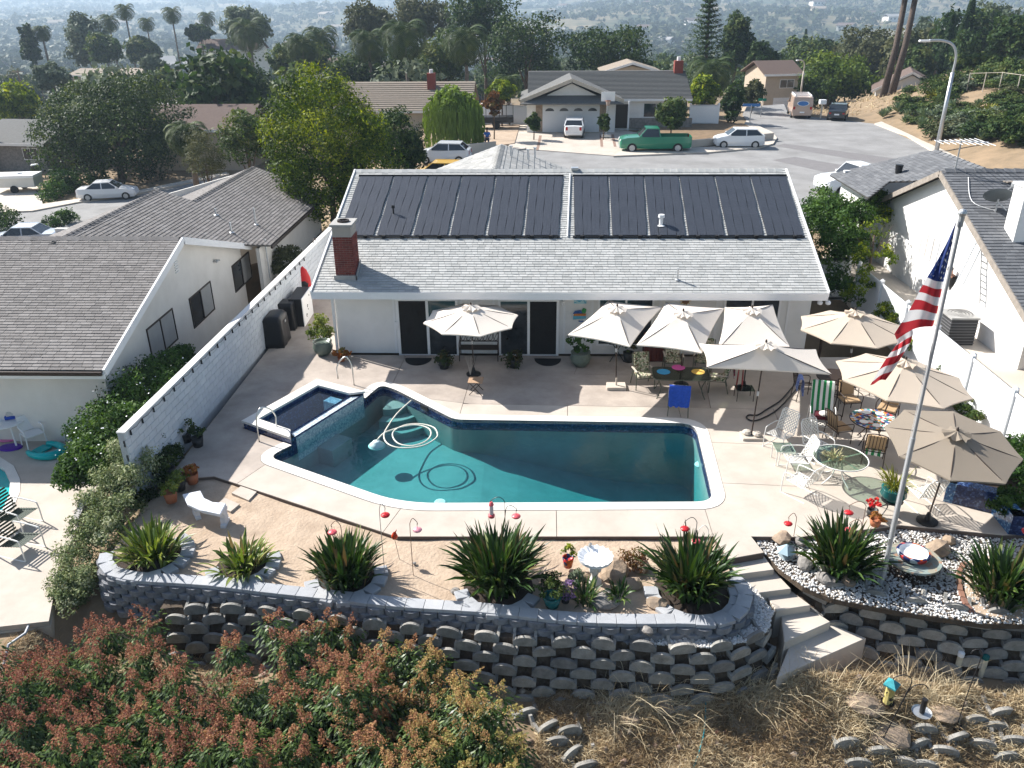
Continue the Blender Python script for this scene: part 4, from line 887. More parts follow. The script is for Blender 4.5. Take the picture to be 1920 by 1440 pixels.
mb=MB();mb. slab([(nx,gy0,gz0-.08),(nx,gyr,gzr-.08),(-12.4,gyr,gzr-.08),(-12.4,gy0,gz0-.08)],(0,0,-.02));mb. slab([(nx,gy1,gz0-.08),(-12.4,gy1,gz0-.08),(-12.4,gyr,gzr-.08),(nx,gyr,gzr-.08)],(0,0,-.02));mb. obj('soffit',M['trim'],nh,world=True)
for(x0,y0,x1,y1,gms)in((277,592,331,662,[M['blind'],M['blind']]),(357,538,400,602,[M['darkglass'],M['blind']]),(437,483,470,535,[M['darkglass'],M['blind']])):
 a=QX(x0,(y0*2+y1)/3+18,-12.39);b=QX(x1,(y0+y1*2)/3-18,-12.39);zc=(QX((x0+x1)/2,y0,-12.39). z+QX((x0+x1)/2,y1,-12.39). z)/2
 window(nh,(-12.4,(a. y+b. y)/2,zc-.02),(0,1,0),abs(b. y-a. y),1.15,2,M['bronze'],fw=.05,out=(1,0,0),gms=gms)
mb=MB();q=QX(330,498,-12.4)
for k in range(6):mb. box((-12.39,q. y,q. z-.22+.09*k),(.04,.28,.035))
mb. obj('gable_vent',M['trim'],nh,world=True)
q=QX(401,490,-12.4);mb=MB();mb. lathe((-12.3,q. y,q. z),[(.0,-.06),(.07,-.03),(.08,.04),(.02,.08)],8);mb. beam((-12.4,q. y,q. z+.05),(-12.2,q. y+.1,q. z+.02),.04,.04);mb. obj('flood_lamp',M['galv'],nh,world=True)
wpn=Vector((.38,0,1)). normalized();wp0=Vector((-11.2,35,2.0))
def WP(px,py):return PL(px,py,wp0,wpn)
r1a,r1b,r2a,r2b=WP(113,443),WP(297,357),WP(357,375),WP(462,320)
ev0,ev1=Vector((-11.2,33.3,2.0)),Vector((-11.2,43.5,2.0));val=WP(345,452)
r1a. x=r1b. x;r1a. z=r1b. z;r2a. x=r2b. x;r2a. z=r2b. z
roof_plane(nh,[ev0,ev1,Vector((r2b. x,43.5,r2b. z)),r2a,Vector((r1b. x,r1b. y,r1b. z)),Vector((r1a. x,27.1,r1a. z))],(0,1,0),M['shingleB'],.33,.15)
ridge_caps(nh,(r1b. x,26.6,r1b. z+.03),(r1b. x,r1b. y,r1b. z+.03),M['shingleB'],.3,.3);ridge_caps(nh,(r2a. x,r2a. y,r2a. z+.03),(r2b. x,43.5,r2b. z+.03),M['shingleB'],.3,.3)
for a,b in((Vector((r1b. x,26.5,r1b. z)),r1b),(r2a,Vector((r2b. x,43.5,r2b. z)))):
 roof_plane(nh,[a,b,b+Vector((-5,0,-1.9)),a+Vector((-5,0,-1.9))],(0,1,0),M['shingleB'],.33,.15,limit=60)
mb=MB();mb. bx(-11.75,-11.6,33,43.2,LG-1,1.95);mb. bx(-20,-11.75,43.0,43.2,LG-3,2.);mb. bx(-21,-16,34.5,34.7,LG-3,2.4);mb. slab([(-20,43.0,2),(-11.7,43,2),(r2b. x,43.,r2b. z-.1)],(0,.2,0));mb. obj('wing_wall',M['stuccoL'],nh,world=True)
mb=MB();mb. bx(-11.2,-11.12,33.3,43.5,1.86,1.97);mb. obj('wing_gutter',M['bronze'],nh,world=True)
for px,py,hh in((405,404,.3),(434,437,.45),(480,422,.75)):
 p=WP(px,py);mb=MB();mb. cyl(p,p+Vector((0,0,hh)),.04,n=8);mb. lathe(p,[(.14,.02),(.05,.06)],8);mb. obj('vent_pipe',M['galv'],nh,world=True)
q=QX(487,500,-12.3);mb=MB();mb. cyl((-11.5,q. y-1.2,.4),(-11.5,q. y-1.2,2.2),.03);tag(mb. obj('conduit_mast',M['galv'],nh,world=True))
# -- right neighbour
rh=thing('neighbour_house','bright white house at the right with slate shingle roof and satellite dish','house',(17,28,0))
rx=14.8;ry,rz=30.2,5.62;sN=.41;sF=.43
def nz(y):return rz-sN*(ry-y)if y<ry else rz-sF*(y-ry)
mb=MB();mb. slab([(rx,23.4,-1),(rx,35,-1),(rx,35,nz(35)-.12),(rx,ry,rz-.12),(rx,23.4,nz(23.4)-.12)],(.2,0,0));mb. bx(rx+.2,24,23.4,23.6,-1,nz(23.4)-.1);mb. bx(15.9,24,16,23.4,-1,nz(23.4)-.15);mb. obj('wall',M['stucco'],rh,world=True)
roof_plane(rh,[(rx-.35,18,nz(18)),(22,18,nz(18)),(22,ry,rz),(rx-.35,ry,rz)],(1,0,0),M['shingleD'],.32,.16)
mb=MB();mb. slab([(rx-.35,ry,rz),(22,ry,rz),(22,35.4,nz(35.4)),(rx-.35,35.4,nz(35.4))],(0,0,-.06));mb. obj('rear_roof',M['shingleD'],rh,world=True)
mb=MB();mb. beam((rx-.35,18,nz(18)-.1),(rx-.35,ry,rz-.1),.05,.22);mb. beam((rx-.35,35.4,nz(35.4)-.1),(rx-.35,ry,rz-.1),.05,.2);mb. obj('barge_board',mat('weathered board',(.33,.29,.25),.9,var=.35,scale=6),rh,world=True)
ridge_caps(rh,(rx-.2,ry,rz+.03),(22,ry,rz+.03),M['shingleD'],.35,.34,h=.06)
qn=Vector((-.39,0,1)). normalized();q0=Vector((13.25,35,4.0))
def RW(px,py):return PL(px,py,q0,qn)
w1,w2,w3=RW(1548,331),RW(1753,282),RW(1842,306)
roof_plane(rh,[Vector((13.25,w1. y,4.0)),Vector((w2. x,w2. y,4+.39*(w2. x-13.25))),Vector((w2. x,30.3,4+.39*(w2. x-13.25))),Vector((16.6,30.3,4+.39*3.35)),Vector((14.4,34.2,4+.39*1.15)),Vector((13.25,33.2,4.0))],(0,1,0),M['shingleD'],.32,.16)
ridge_caps(rh,(13.3,w1. y-.1,4.06),(w2. x,w2. y,4.03+.39*(w2. x-13.25)),M['shingleD'],.4,.3);ridge_caps(rh,(w2. x,30.6,4.03+.39*(w2. x-13.25)),(w2. x,w2. y,4.03+.39*(w2. x-13.25)),M['shingleD'],.4,.3)
mb=MB();mb. bx(13.7,20,w1. y-.6,w1. y-.4,0,4.3);mb. bx(13.7,13.9,34.8,w1. y-.6,0,4.1);mb. obj('wing_wall',M['stucco'],rh,world=True)
q=PL(1684,325,q0,qn);mb=MB();mb. cyl(q,q+Vector((0,0,.35)),.12,.16,10);mb. obj('roof_vent',M['black'],rh,world=True)
rrn=Vector((0,-sN,1)). normalized();v=PL(1884,455,(rx,ry,rz),rrn)
mb=MB();mb. bx(v. x+.25,v. x+4,v. y,v. y+.7,v. z-.6,v. z+1.75);mb. obj('upper_wall',M['stucco'],rh,world=True)
mb=MB();mb. bx(v. x+.2,v. x+4,v. y-.05,v. y+.75,v. z+1.75,v. z+1.83);mb. obj('upper_wall_cap',M['trim'],rh,world=True)
a=QX(1742,465,rx);mb=MB();window(rh,(rx,a. y,a. z),(0,1,0),1.5,1.0,3,M['trim'],mat('pale shutter',(.62,.58,.54),.7),fw=.05,out=(-1,0,0))
p=PL(1866,398,(rx,ry,rz),rrn);di=thing('satellite_dish','grey satellite dish on the slate roof of the white house','satellite dish',p)
mb=MB();mb. cyl((0,0,0),(.0,.0,.45),.03,n=8);mb. cyl((0,0,.35),(.25,-.2,.1),.02,n=6);mb. obj('mast',M['galv'],di)
mb=MB();mb. lathe((0,0,0),[(0,-.07),(.25,-.05),(.42,.0),(.45,.03)],20,sx=1,sy=.9);o=mb. obj('dish',mat('dish grey',(.14,.16,.17),.5),di,True);o. location=(-.05,0,.55);o. rotation_euler=(R(-42),R(12),0)
mb=MB();mb. beam((0,0,.5),(.15,-.35,.95),.03,.03);mb. box((.16,-.37,1.),(.1,.08,.12));mb. obj('receiver_arm',M['galv'],di)
mb=MB();mb. tube(smooth_path([p+Vector((0,0,.05)),PL(1822,380,(rx,ry,rz),rrn)+Vector((0,0,.05)),PL(1815,335,(rx,ry,rz),rrn)+Vector((0,0,.05))],6),.012,5);tag(mb. obj('cable',M['white'],None),'white cable lying on the slate roof up to the ridge','cable')
sp_=thing('shingle_stack','loose shingles piled on the slate roof at the right','shingle pile',PL(1900,345,(rx,ry,rz),rrn))
for k in range(6):mb=MB();mb. box((.16*k-.3,-.22*k+.3,.05+.02*k),(.3,.22,.03),.3*k);mb. obj('shingle',M['shakeR'],sp_)
p=PL(1797,322,(rx,ry,rz),rrn);an=thing('tv_antenna','white multi-element television antenna on the roof ridge','antenna',(p. x-.1,ry,rz));mb=MB();mb. cyl((0,0,0),(0,0,1.05),.025,n=6);mb. obj('mast',M['galv'],an)
mb=MB();mb. beam((-.8,.2,1.),(.9,-.1,1.),.035,.035);mb. obj('boom',M['white'],an)
for k in range(9):
 x=-.75+.2*k;l=.32+.05*k;mb=MB();mb. cyl((x,-l,.98),(x,l+.1,1.),.01,n=5);mb. obj('element',M['white'],an)
p0=QX(1795,520,rx-.5);ld=thing('ladder','aluminium extension ladder leaning on the bright white wall','ladder',(rx-.75,27.0,.1));p0=Vector((rx-.75,27.0,.1));top=QX(1838,440,rx-.06)
top=Vector((rx-.06,26.9,2.9));p0=QX(1800,530,rx-.7);top=QX(1843,442,rx-.06);p0. z=max(.1,p0. z);ld. location=p0
for s in(-.2,.2):mb=MB();mb. beam(p0+Vector((0,s,0)),top+Vector((0,s,0)),.03,.07,up=(0,1,0));mb. obj('rail',M['galv'],ld,world=True)
for k in range(10):q=p0. lerp(top,(k+.7)/10.5);mb=MB();mb. cyl(q+Vector((0,-.2,0)),q+Vector((0,.2,0)),.018,n=6);mb. obj('rung',M['galv'],ld,world=True)
vf=thing('vinyl_fence','bright white vinyl fence along the right side of the patio','fence',(FX+.1,22,0));y=15.4
def fence_run(t,a,b,hgt,step=2.4,post=True,name='fence_panel',m=None):
 a=Vector(a);b=Vector(b);L=(b-a). length;k=max(1,round(L/step));d=(b-a)/k;m=m or M['vinyl']
 for i in range(k+1):
  p=a+d*i;mb=MB();mb. box(p+Vector((0,0,hgt/2+.03)),(.13,.13,hgt+.06));mb. lathe(p+Vector((0,0,hgt+.06)),[(.1,0),(.1,.03),(0,.1)],4);mb. obj('post',m,t,world=True)
  if i<k:
   q=p+d;u=d. normalized();mb=MB();mb. slab([p+u*.06+Vector((0,0,.05)),q-u*.06+Vector((0,0,.05)),q-u*.06+Vector((0,0,hgt)),p+u*.06+Vector((0,0,hgt))],Vector((u. y,-u. x,0))*.03)
   for zz in(.12,hgt-.05):mb. beam(p+u*.05+Vector((0,0,zz)),q-u*.05+Vector((0,0,zz)),.06,.1)
   mb. obj(name,m,t,world=True)
fence_run(vf,(FX+.1,15.3,0),(FX+.1,31.5,0),1.75)
vf2=thing('vinyl_fence','shaded white vinyl fence across the side yard behind the leafy tree','fence',(11,31.8,0));fence_run(vf2,(9.5,32.2,0),(12.6,32.2,0),1.8)
mb=MB();mb. bx(FX+.22,16.5,15,36,-.3,.85);o=mb. obj('side_yard',M['walk']);o['kind']='structure'
p=P(1797,640,.02);p=Vector((14.05,P(1797,640,.0). y-1.2,0));pac=QX(1797,600,13.95)
M['ac_lou']=mat('louvre grey',(.14,.14,.145),.6,var=0)
ac=thing('air_conditioner','grey air conditioning unit between fence and white wall','air conditioner',(13.95,pac. y,.85));mb=MB();mb. box((0,0,.45),(.85,.85,.9));mb. obj('cabinet',mat('ac grey',(.05,.05,.052),.7),ac)
mb=MB();mb. box((0,0,.93),(.92,.92,.06));mb. obj('top_panel',M['concrete'],ac)
mb=MB()
for k in range(4):mb. lathe((0,0,.975),[(.1*k+.06,0),(.1*k+.075,.01)],20)
mb. obj('fan_grille',M['black'],ac)
for k in range(8):
 mb=MB();z=.08+.1*k
 for a,b in(((-.44,-.44,z),(.44,-.44,z)),((-.44,-.44,z),(-.44,.44,z))):mb. beam(a,b,.012,.025)
 mb. obj('louvre',M['ac_lou'],ac)
 # == patio furniture
M['pole']=mat('umbrella pole',(.05,.035,.028),.5,var=0)
M['strap_w']=mat('white strap',(.78,.76,.70),.6,var=.05)
M['frame_w']=mat('white tube',(.78,.77,.73),.35,var=0)
M['cushion']=mat('tan cushion',(.45,.31,.18),.9,var=.1)
M['floral']=mat('floral cushion',(.42,.40,.30),.95,var=0)
def voro(m,cols,sc):
 t=m. node_tree;b=t. nodes['Principled BSDF'];g=t. nodes. new('ShaderNodeNewGeometry');v=t. nodes. new('ShaderNodeTexVoronoi');v. inputs['Scale']. default_value=sc;t. links. new(g. outputs['Position'],v. inputs['Vector'])
 s=t. nodes. new('ShaderNodeSeparateColor');t. links. new(v. outputs['Color'],s. inputs[0]);rp=t. nodes. new('ShaderNodeValToRGB');rp. color_ramp. interpolation='CONSTANT';e=rp. color_ramp. elements
 while len(e)<len(cols):e. new(.5)
 for i,c in enumerate(cols):e[i]. position=i/len(cols);e[i]. color=(*c,1)
 t. links. new(s. outputs[0],rp. inputs[0]);t. links. new(rp. outputs[0],b. inputs['Base Color'])
voro(M['floral'],[(.45,.42,.32),(.08,.12,.06),(.30,.30,.20),(.55,.50,.40),(.16,.10,.07),(.22,.26,.16)],22)
M['mosaic']=mat('mosaic cloth',(.5,.5,.5),.8,var=0);voro(M['mosaic'],[(.65,.62,.58),(.05,.25,.22),(.45,.06,.05),(.03,.03,.05),(.55,.25,.05),(.6,.6,.62),(.05,.10,.3)],13)
M['tglass']=glassmat('table glass',(.62,.72,.66),1.5,.02);M['smoke']=glassmat('smoked table glass',(.34,.38,.30),1.5,.03,thick=.3,base=(.06,.07,.05))
def stripes(name,c1,c2,n=11.):
 m=mat(name,c1,.95,var=0);t=m. node_tree;b=t. nodes['Principled BSDF'];tc=t. nodes. new('ShaderNodeTexCoord');sp_=t. nodes. new('ShaderNodeSeparateXYZ');t. links. new(tc. outputs['Object'],sp_. inputs[0])
 a=t. nodes. new('ShaderNodeMath');a. operation='MULTIPLY';a. inputs[1]. default_value=n;t. links. new(sp_. outputs[0],a. inputs[0]);f=t. nodes. new('ShaderNodeMath');f. operation='FRACT';t. links. new(a. outputs[0],f. inputs[0])
 g=t. nodes. new('ShaderNodeMath');g. operation='GREATER_THAN';g. inputs[1]. default_value=.5;t. links. new(f. outputs[0],g. inputs[0]);x=t. nodes. new('ShaderNodeMixRGB');x. inputs[1]. default_value=(*c1,1);x. inputs[2]. default_value=(*c2,1);t. links. new(g. outputs[0],x. inputs[0]);t. links. new(x. outputs[0],b. inputs['Base Color']);return m
M['gstripe']=stripes('green striped towel',(.02,.22,.07),(.74,.74,.70),6.5)
def umbrella(label,apex,corners,m,base,rim_sag=.10,base_kind='disc',sub=5,vent=.3,group='patio umbrellas',flop=True):
 apex=Vector(apex);t=thing('umbrella',label,'umbrella',(base[0],base[1],0),0,group);n=len(corners);cs_=[Vector(c)for c in corners]
 for i in range(n):
  a=cs_[i];b=cs_[(i+1)%n];V=[];c_=sum(cs_,Vector())/n
  for r in range(sub+1):
   k=r/sub
   for s in range(sub+1):
    q=s/sub;p=a. lerp(b,q);mid=4*q*(1-q);inn=(c_-p);inn. z=0;p=p+inn*rim_sag*mid*k+Vector((0,0,0))
    w_=apex. lerp(p,k);w_. z+=-.035*math. sin(math. pi*k)*(1-.3*mid)-.05*mid*k*(1-k);V. append(w_)
  fs=[((r)*(sub+1)+s,(r+1)*(sub+1)+s,(r+1)*(sub+1)+s+1,r*(sub+1)+s+1)for r in range(sub)for s in range(sub)]
  mb=MB();mb. add(V,fs);e=[V[sub*(sub+1)+s]for s in range(sub+1)]
  mb. add([p for p in e]+[p+Vector((0,0,-.035))for p in e],[(s,s+1,sub+2+s,sub+1+s)for s in range(sub)])
  mb. obj('canopy_panel',m,t,smooth=True,world=True)
  r_=MB();r_. beam(apex+Vector((0,0,-.05)),a+Vector((0,0,-.02)),.018,.025);r_. obj('rib',M['pole'],t,world=True)
  r2=MB();hub=apex+Vector((0,0,-.75));r2. beam(hub,apex. lerp(a,.5)+Vector((0,0,-.04)),.014,.02);r2. obj('strut',M['pole'],t,world=True)
 V=[apex+Vector((0,0,.07))];nn=28
 for r in(.5,1.):
  for j in range(nn):
   th=2*math. pi*j/nn;rr=vent*r*(1+.08*math. sin(j*2.9));V. append(apex+Vector((rr*math. cos(th),rr*math. sin(th),.035-.07*r+.045*r*math. sin(j*1.9+.4)*(random. uniform(.5,1.3)))))
 fs=[(0,1+j,1+(j+1)%nn)for j in range(nn)]+[(1+j,1+nn+j,1+nn+(j+1)%nn,1+(j+1)%nn)for j in range(nn)]
 mb=MB();mb. add(V,fs);mb. obj('vent_cap',m,t,world=True)
 mb=MB();mb. lathe(apex+Vector((0,0,.06)),[(.02,0),(.035,.03),(.02,.08),(.0,.1)],8);mb. obj('finial',M['pole'],t,world=True)
 b=Vector((base[0],base[1],.04));mb=MB();mb. tube([b,apex],.021,8);mb. obj('pole',M['pole'],t,world=True)
 mb=MB();mb. cyl(b. lerp(apex,.45),b. lerp(apex,.5),.035,n=8);mb. obj('crank',M['galv'],t,world=True)
 mb=MB()
 if base_kind=='disc':mb. lathe((b. x,b. y,0),[(0,0),(.24,0),(.24,.04),(.08,.07),(.04,.25),(.0,.25)],16)
 elif base_kind=='slab':mb. box((b. x,b. y,.05),(.6,.42,.1));mb. cyl((b. x,b. y,.1),(b. x,b. y,.35),.03)
 elif base_kind=='rocks':mb. box((b. x,b. y,.04),(.55,.45,.08));mb. ball((b. x-.12,b. y+.05,.13),.14,8,sz=.6);mb. ball((b. x+.15,b. y-.05,.13),.13,8,sz=.6)
 mb. obj('base',M['black']if base_kind=='disc' else M['walk'],t,world=True);return t
def octo(ap,r,z,rot=.39,n=8,tilt=(0,0),sx=1.):return[Vector((ap. x+r*sx*math. cos(rot+i*2*math. pi/n),ap. y+r*math. sin(rot+i*2*math. pi/n),z+tilt[0]*math. cos(rot+i*2*math. pi/n)+tilt[1]*math. sin(rot+i*2*math. pi/n)))for i in range(n)]
a1=P(884,576,2.4);b1_=P(888,702);umbrella('cream eight-sided umbrella in front of the sliding doors',(b1_. x-.02,b1_. y-.05,a1. z),octo(Vector((b1_. x-.02,b1_. y-.05,0)),1.55,1.98,.25),M['cream'],b1_,.03)
def corners(lst,z):return[P(x,y,z if not hasattr(z,'__len__')else z[i])for i,(x,y)in enumerate(lst)]
umbrella('leftmost of the four cream square umbrellas, on a white slab base',P(1157,578,2.62),corners([(1064,628),(1181,650),(1242,575),(1141,563)],(2.1,2.05,2.15,2.2)),M['cream'],P(1155,727),.06,'slab')
umbrella('cream square umbrella standing through the table with the round placemats',P(1281,587,2.62),corners([(1193,647),(1316,662),(1358,578),(1249,566)],(2.1,2.05,2.15,2.2)),M['cream'],P(1277,722),.06)
umbrella('cream square umbrella at the back beside the rightmost window',P(1410,581,2.66),corners([(1345,655),(1481,650),(1449,571),(1359,576)],(2.1,2.1,2.2,2.2)),M['cream'],P(1394,728),.06)
umbrella('cream square umbrella nearest the pool, weighted with stones',P(1436,646,2.72),corners([(1325,688),(1559,701),(1530,655),(1311,644)],(2.15,2.12,2.22,2.25)),M['cream'],P(1408,820),.05,'rocks')
a6=P(1603,585,2.6);umbrella('beige eight-sided umbrella farthest back, by the shrub at the house corner',a6,octo(a6,1.62,2.08,.1),M['beige'],P(1590,722),.03)
a7=P(1698,678,2.6);umbrella('beige eight-sided umbrella half hidden behind the flag',a7,octo(a7,1.72,2.1,.2,tilt=(-.12,.0)),M['beige'],P(1648,800),.03)
umbrella('taupe mesh umbrella nearest the garden, over the mosaic planter',P(1794,812,2.5),corners([(1658,800),(1695,768),(1788,771),(1877,809),(1919,861),(1886,907),(1782,901),(1686,855)],(2.0,2.05,2.08,2.05,2.,1.92,1.9,1.95)),M['taupe'],P(1738,978),.02)
# ---- seats
def lattice(mb,c,u,v,wu,wv,n=6,w_=.022,bow=0.):
 """crossed straps over a panel centred c"""
 c=Vector(c);u=Vector(u). normalized();v=Vector(v). normalized();nn=u. cross(v)
 def pt(a,b):return c+u*(a*wu/2)+v*(b*wv/2)-nn*bow*(1-a*a)
 for s in(1,-1):
  for i in range(-n,n+1):
   o=i*2/n;t0=max(-1,-1-o*1.);pts=[]
   ts=[a for a in np. linspace(-1,1,5)if-1.001<=s*a+o<=1.001]
   lo=max(-1,min((-1-o)*s,(1-o)*s));hi=min(1,max((-1-o)*s,(1-o)*s))
   if hi-lo<.1:continue
   P_=[pt(a,s*a+o)for a in np. linspace(lo,hi,4)]
   d=(P_[-1]-P_[0]). normalized();x=d. cross(nn)*w_/2;V=[]
   for p in P_:V+=[p-x+nn*.002*s,p+x+nn*.002*s]
   mb. add(V,[(2*k,2*k+1,2*k+3,2*k+2)for k in range(3)])
def strap_chair(label,loc,rz,group='white lattice strap chairs'):
 t=thing('strap_chair',label,'chair',loc,rz,group);W=.29
 for s in(-1,1):
  mb=MB();mb. tube(smooth_path([(s*W,.34,.0),(s*W,-.28,.0),(s*W,-.34,.06),(s*W,-.32,.5),(s*W,-.24,.6),(s*W,.2,.6),(s*W,.33,.55)],4),.014,6);mb. obj('side_frame',M['frame_w'],t)
 mb=MB();mb. tube([(-W+.02,-.27,.40),(W-.02,-.27,.40),(W-.02,.22,.36),(W-.03,.42,.88),(W*.7,.45,.96),(-W*.7,.45,.96),(-W+.03,.42,.88),(-W+.02,.22,.36)],.013,6,close=True);mb. obj('seat_frame',M['frame_w'],t)
 mb=MB();lattice(mb,(0,-.03,.385),(1,0,0),(0,1,-.08),.52,.5,5,.024,.03);mb. obj('strap_seat',M['strap_w'],t)
 mb=MB();lattice(mb,(0,.33,.66),(1,0,0),(0,.34,.94),.5,.58,6,.024,.03);mb. obj('strap_back',M['strap_w'],t);return t
def rz_from(a,b):
 """rotation so that the chair (facing -y) looks from a to b"""
 d=Vector(b)-Vector(a);return math. atan2(d. y,d. x)+math. pi/2
gt=P(1576,856,.0);gtc=P(1576,858,.70);gt=Vector((gtc. x,gtc. y,0))
def ch(px,py,face,label,z=.4,fn=strap_chair,**k):
 p=P(px,py,z);q=P(face[0],face[1],z);return fn(label,(p. x,p. y,0),rz_from(p,q),**k)
ch(1464,812,(1400,850),'white lattice chair nearest the pool umbrella, turned to the pool')
ch(1494,858,(1400,860),'white lattice chair beside the small glass side table, facing the pool')
ch(1532,832,(1590,870),'white lattice chair behind the round glass table on its left')
ch(1503,900,(1400,850),'white lattice chair nearest the garden, its back to the pedestal table')
ch(1733,921,(1660,860),'white lattice chair on the right beside the taupe umbrella pole')
t=thing('side_table','small square glass side table between two white lattice chairs','table',(*P(1470,838,.45). xy,0));mb=MB();mb. box((0,0,.44),(.5,.5,.012));mb. obj('glass_top',M['tglass'],t)
for sx in(-1,1):
 for sy in(-1,1):mb=MB();mb. tube([(sx*.23,sy*.23,.43),(sx*.22,sy*.22,0)],.013,6);mb. obj('leg',M['frame_w'],t)
mb=MB();mb. tube([(-.24,-.24,.43),(.24,-.24,.43),(.24,.24,.43),(-.24,.24,.43)],.013,6,close=True);mb. obj('rim',M['frame_w'],t)
t=thing('round_table','round glass patio table with white metal rim and dried plants on it','table',gt);mb=MB();mb. lathe((0,0,.69),[(0,0),(.66,0),(.66,.012),(0,.012)],36);mb. obj('glass_top',M['tglass'],t)
mb=MB();mb. tube([(.67*math. cos(a),.67*math. sin(a),.695)for a in np. linspace(0,2*math. pi,37)[:-1]],.017,6,close=True);mb. obj('rim',M['frame_w'],t,True)
for k in range(4):
 a=.4+k*math. pi/2;ca,sa=math. cos(a),math. sin(a);mb=MB();mb. beam((0,0,.675),(.66*ca,.66*sa,.68),.045,.015);mb. obj('spoke',M['frame_w'],t)
 mb=MB();mb. tube(smooth_path([(.06*ca,.06*sa,.67),(.10*ca,.10*sa,.45),(.2*ca,.2*sa,.2),(.46*ca,.46*sa,.02)],4),.018,6);mb. obj('leg',M['frame_w'],t,True)
M['dry']=leafmat('dry pale leaf',[(.30,.26,.13),(.42,.38,.22),(.30,.34,.16)],.2)
M['green']=leafmat('fresh green leaf',[(.02,.05,.012),(.04,.09,.02),(.08,.15,.03)],.3)
M['yg']=leafmat('yellow green leaf',[(.10,.12,.02),(.20,.22,.04),(.33,.33,.07)],.35)
def tuft(name,label,loc,n,L,sp_,m,wd=.012,cat='plant',seed=1,group=None):
 t=strap_plant(loc,n,L,sp_,label,m,wd,seed,.3,group,.08);t. name=name;t['category']=cat
 if 'group' in t and group is None:del t['group']
 return t
tuft('air_plants','pale dried succulents and air plants lying on the glass table',(gt. x-.15,gt. y-.02,.70),60,.26,1.6,M['dry'],.014,'plant',5)
def iron_chair(label,loc,rz,cush=None,group='dark iron dining chairs',hgt=.95):
 t=thing('iron_chair',label,'chair',loc,rz,group);W=.27
 for s in(-1,1):
  mb=MB();mb. tube([(s*W,-.25,0),(s*W,-.25,.42)],.014,6);mb. obj('leg',M['bronze'],t);mb=MB();mb. tube([(s*W,.27,0),(s*W*.95,.23,.42),(s*W*.95,.34,hgt)],.014,6);mb. obj('leg',M['bronze'],t)
  mb=MB();mb. tube(smooth_path([(s*W,-.25,.42),(s*W*1.08,-.24,.62),(s*W*1.08,0,.65),(s*W,.27,.63)],4),.014,6);mb. obj('armrest',M['bronze'],t)
 mb=MB();mb. tube([(-W,-.25,.42),(W,-.25,.42),(W,.23,.42),(-W,.23,.42)],.013,6,close=True)
 for k in range(5):mb. beam((-W+.09*(k+1),-.25,.42),(-W+.09*(k+1),.23,.42),.02,.006)
 mb. obj('seat_frame',M['bronze'],t);mb=MB();mb. tube(smooth_path([(-W*.95,.34,hgt),(-.1,.36,hgt+.05),(.1,.36,hgt+.05),(W*.95,.34,hgt)],4),.014,6)
 for k in range(7):x=-W*.9+W*1.8*k/6;mb. beam((x,.245,.5),(x,.335,hgt),.014,.014)
 mb. tube([(-W*.95,.25,.5),(W*.95,.25,.5)],.012,6);mb. obj('back_frame',M['bronze'],t)
 if cush:
  mb=MB();mb. box((0,-.01,.46),(.5,.46,.07));o=mb. obj('cushion',cush,t);bv=o. modifiers. new('b','BEVEL');bv. width=.025;bv. segments=2
  mb=MB();mb. box((0,.25,.72),(.46,.06,.44),M=Matrix. Rotation(R(-14),4,'X'));o=mb. obj('back_cushion',cush,t);bv=o. modifiers. new('b','BEVEL');bv. width=.025;bv. segments=2
 return t
tb=P(1640,786,.72);tb=Vector((tb. x,tb. y,0))
def round_iron_table(label,loc,r,top):
 t=thing('iron_table',label,'table',loc,0);mb=MB();mb. lathe((0,0,.70),[(0,0),(r,0),(r,.02),(0,.02)],28);mb. obj('tabletop',top,t);mb=MB();mb. tube([(r*math. cos(a),r*math. sin(a),.70)for a in np. linspace(0,2*math. pi,29)[:-1]],.02,6,close=True);mb. obj('rim',M['bronze'],t)
 for k in range(4):a=k*math. pi/2+.5;mb=MB();mb. tube(smooth_path([(.8*r*math. cos(a),.8*r*math. sin(a),.7),(.35*r*math. cos(a),.35*r*math. sin(a),.4),(.7*r*math. cos(a),.7*r*math. sin(a),0)],4),.016,6);mb. obj('leg',M['bronze'],t)
 return t
round_iron_table('round iron table covered with colourful mosaic plates, under the flag-side umbrella',tb,.64,M['mosaic'])
for k in range(7):
 a=k*.9;mb=MB();mb. lathe((tb. x+.4*math. cos(a),tb. y+.4*math. sin(a),.722),[(0,.01),(.09,.012),(.11,.02),(.12,.018),(.08,0)],12);tag(mb. obj('plate',M['white']if k%3 else M['mosaic']),'plate on the mosaic-covered iron table','plate','plates on the mosaic table')
ch(1592,748,(1640,790),'iron chair with tan cushion behind the mosaic table on the left',.45,iron_chair,cush=M['cushion']);ch(1573,800,(1640,790),'iron chair with tan cushion left of the mosaic table, back to the glass table',.45,iron_chair,cush=M['cushion'])
ch(1665,765,(1640,800),'iron chair with tan cushion behind the mosaic table on the right',.45,iron_chair,cush=M['cushion']);c4=ch(1640,838,(1640,780),'iron chair with tan cushion at the front of the mosaic table, striped towel over it',.45,iron_chair,cush=M['cushion'])
ch(1508,722,(1580,722),'iron chair with a blue patterned cloth over its back',.45,iron_chair)
tb2=P(1570,706,.72);round_iron_table('second iron table in shade under the farthest beige umbrella',(tb2. x,tb2. y,0),.6,M['bronze'])
ch(1560,735,(1575,700),'dark iron chair in shade in front of the second iron table',.45,iron_chair);ch(1610,715,(1575,700),'dark iron chair in shade right of the second iron table',.45,iron_chair)
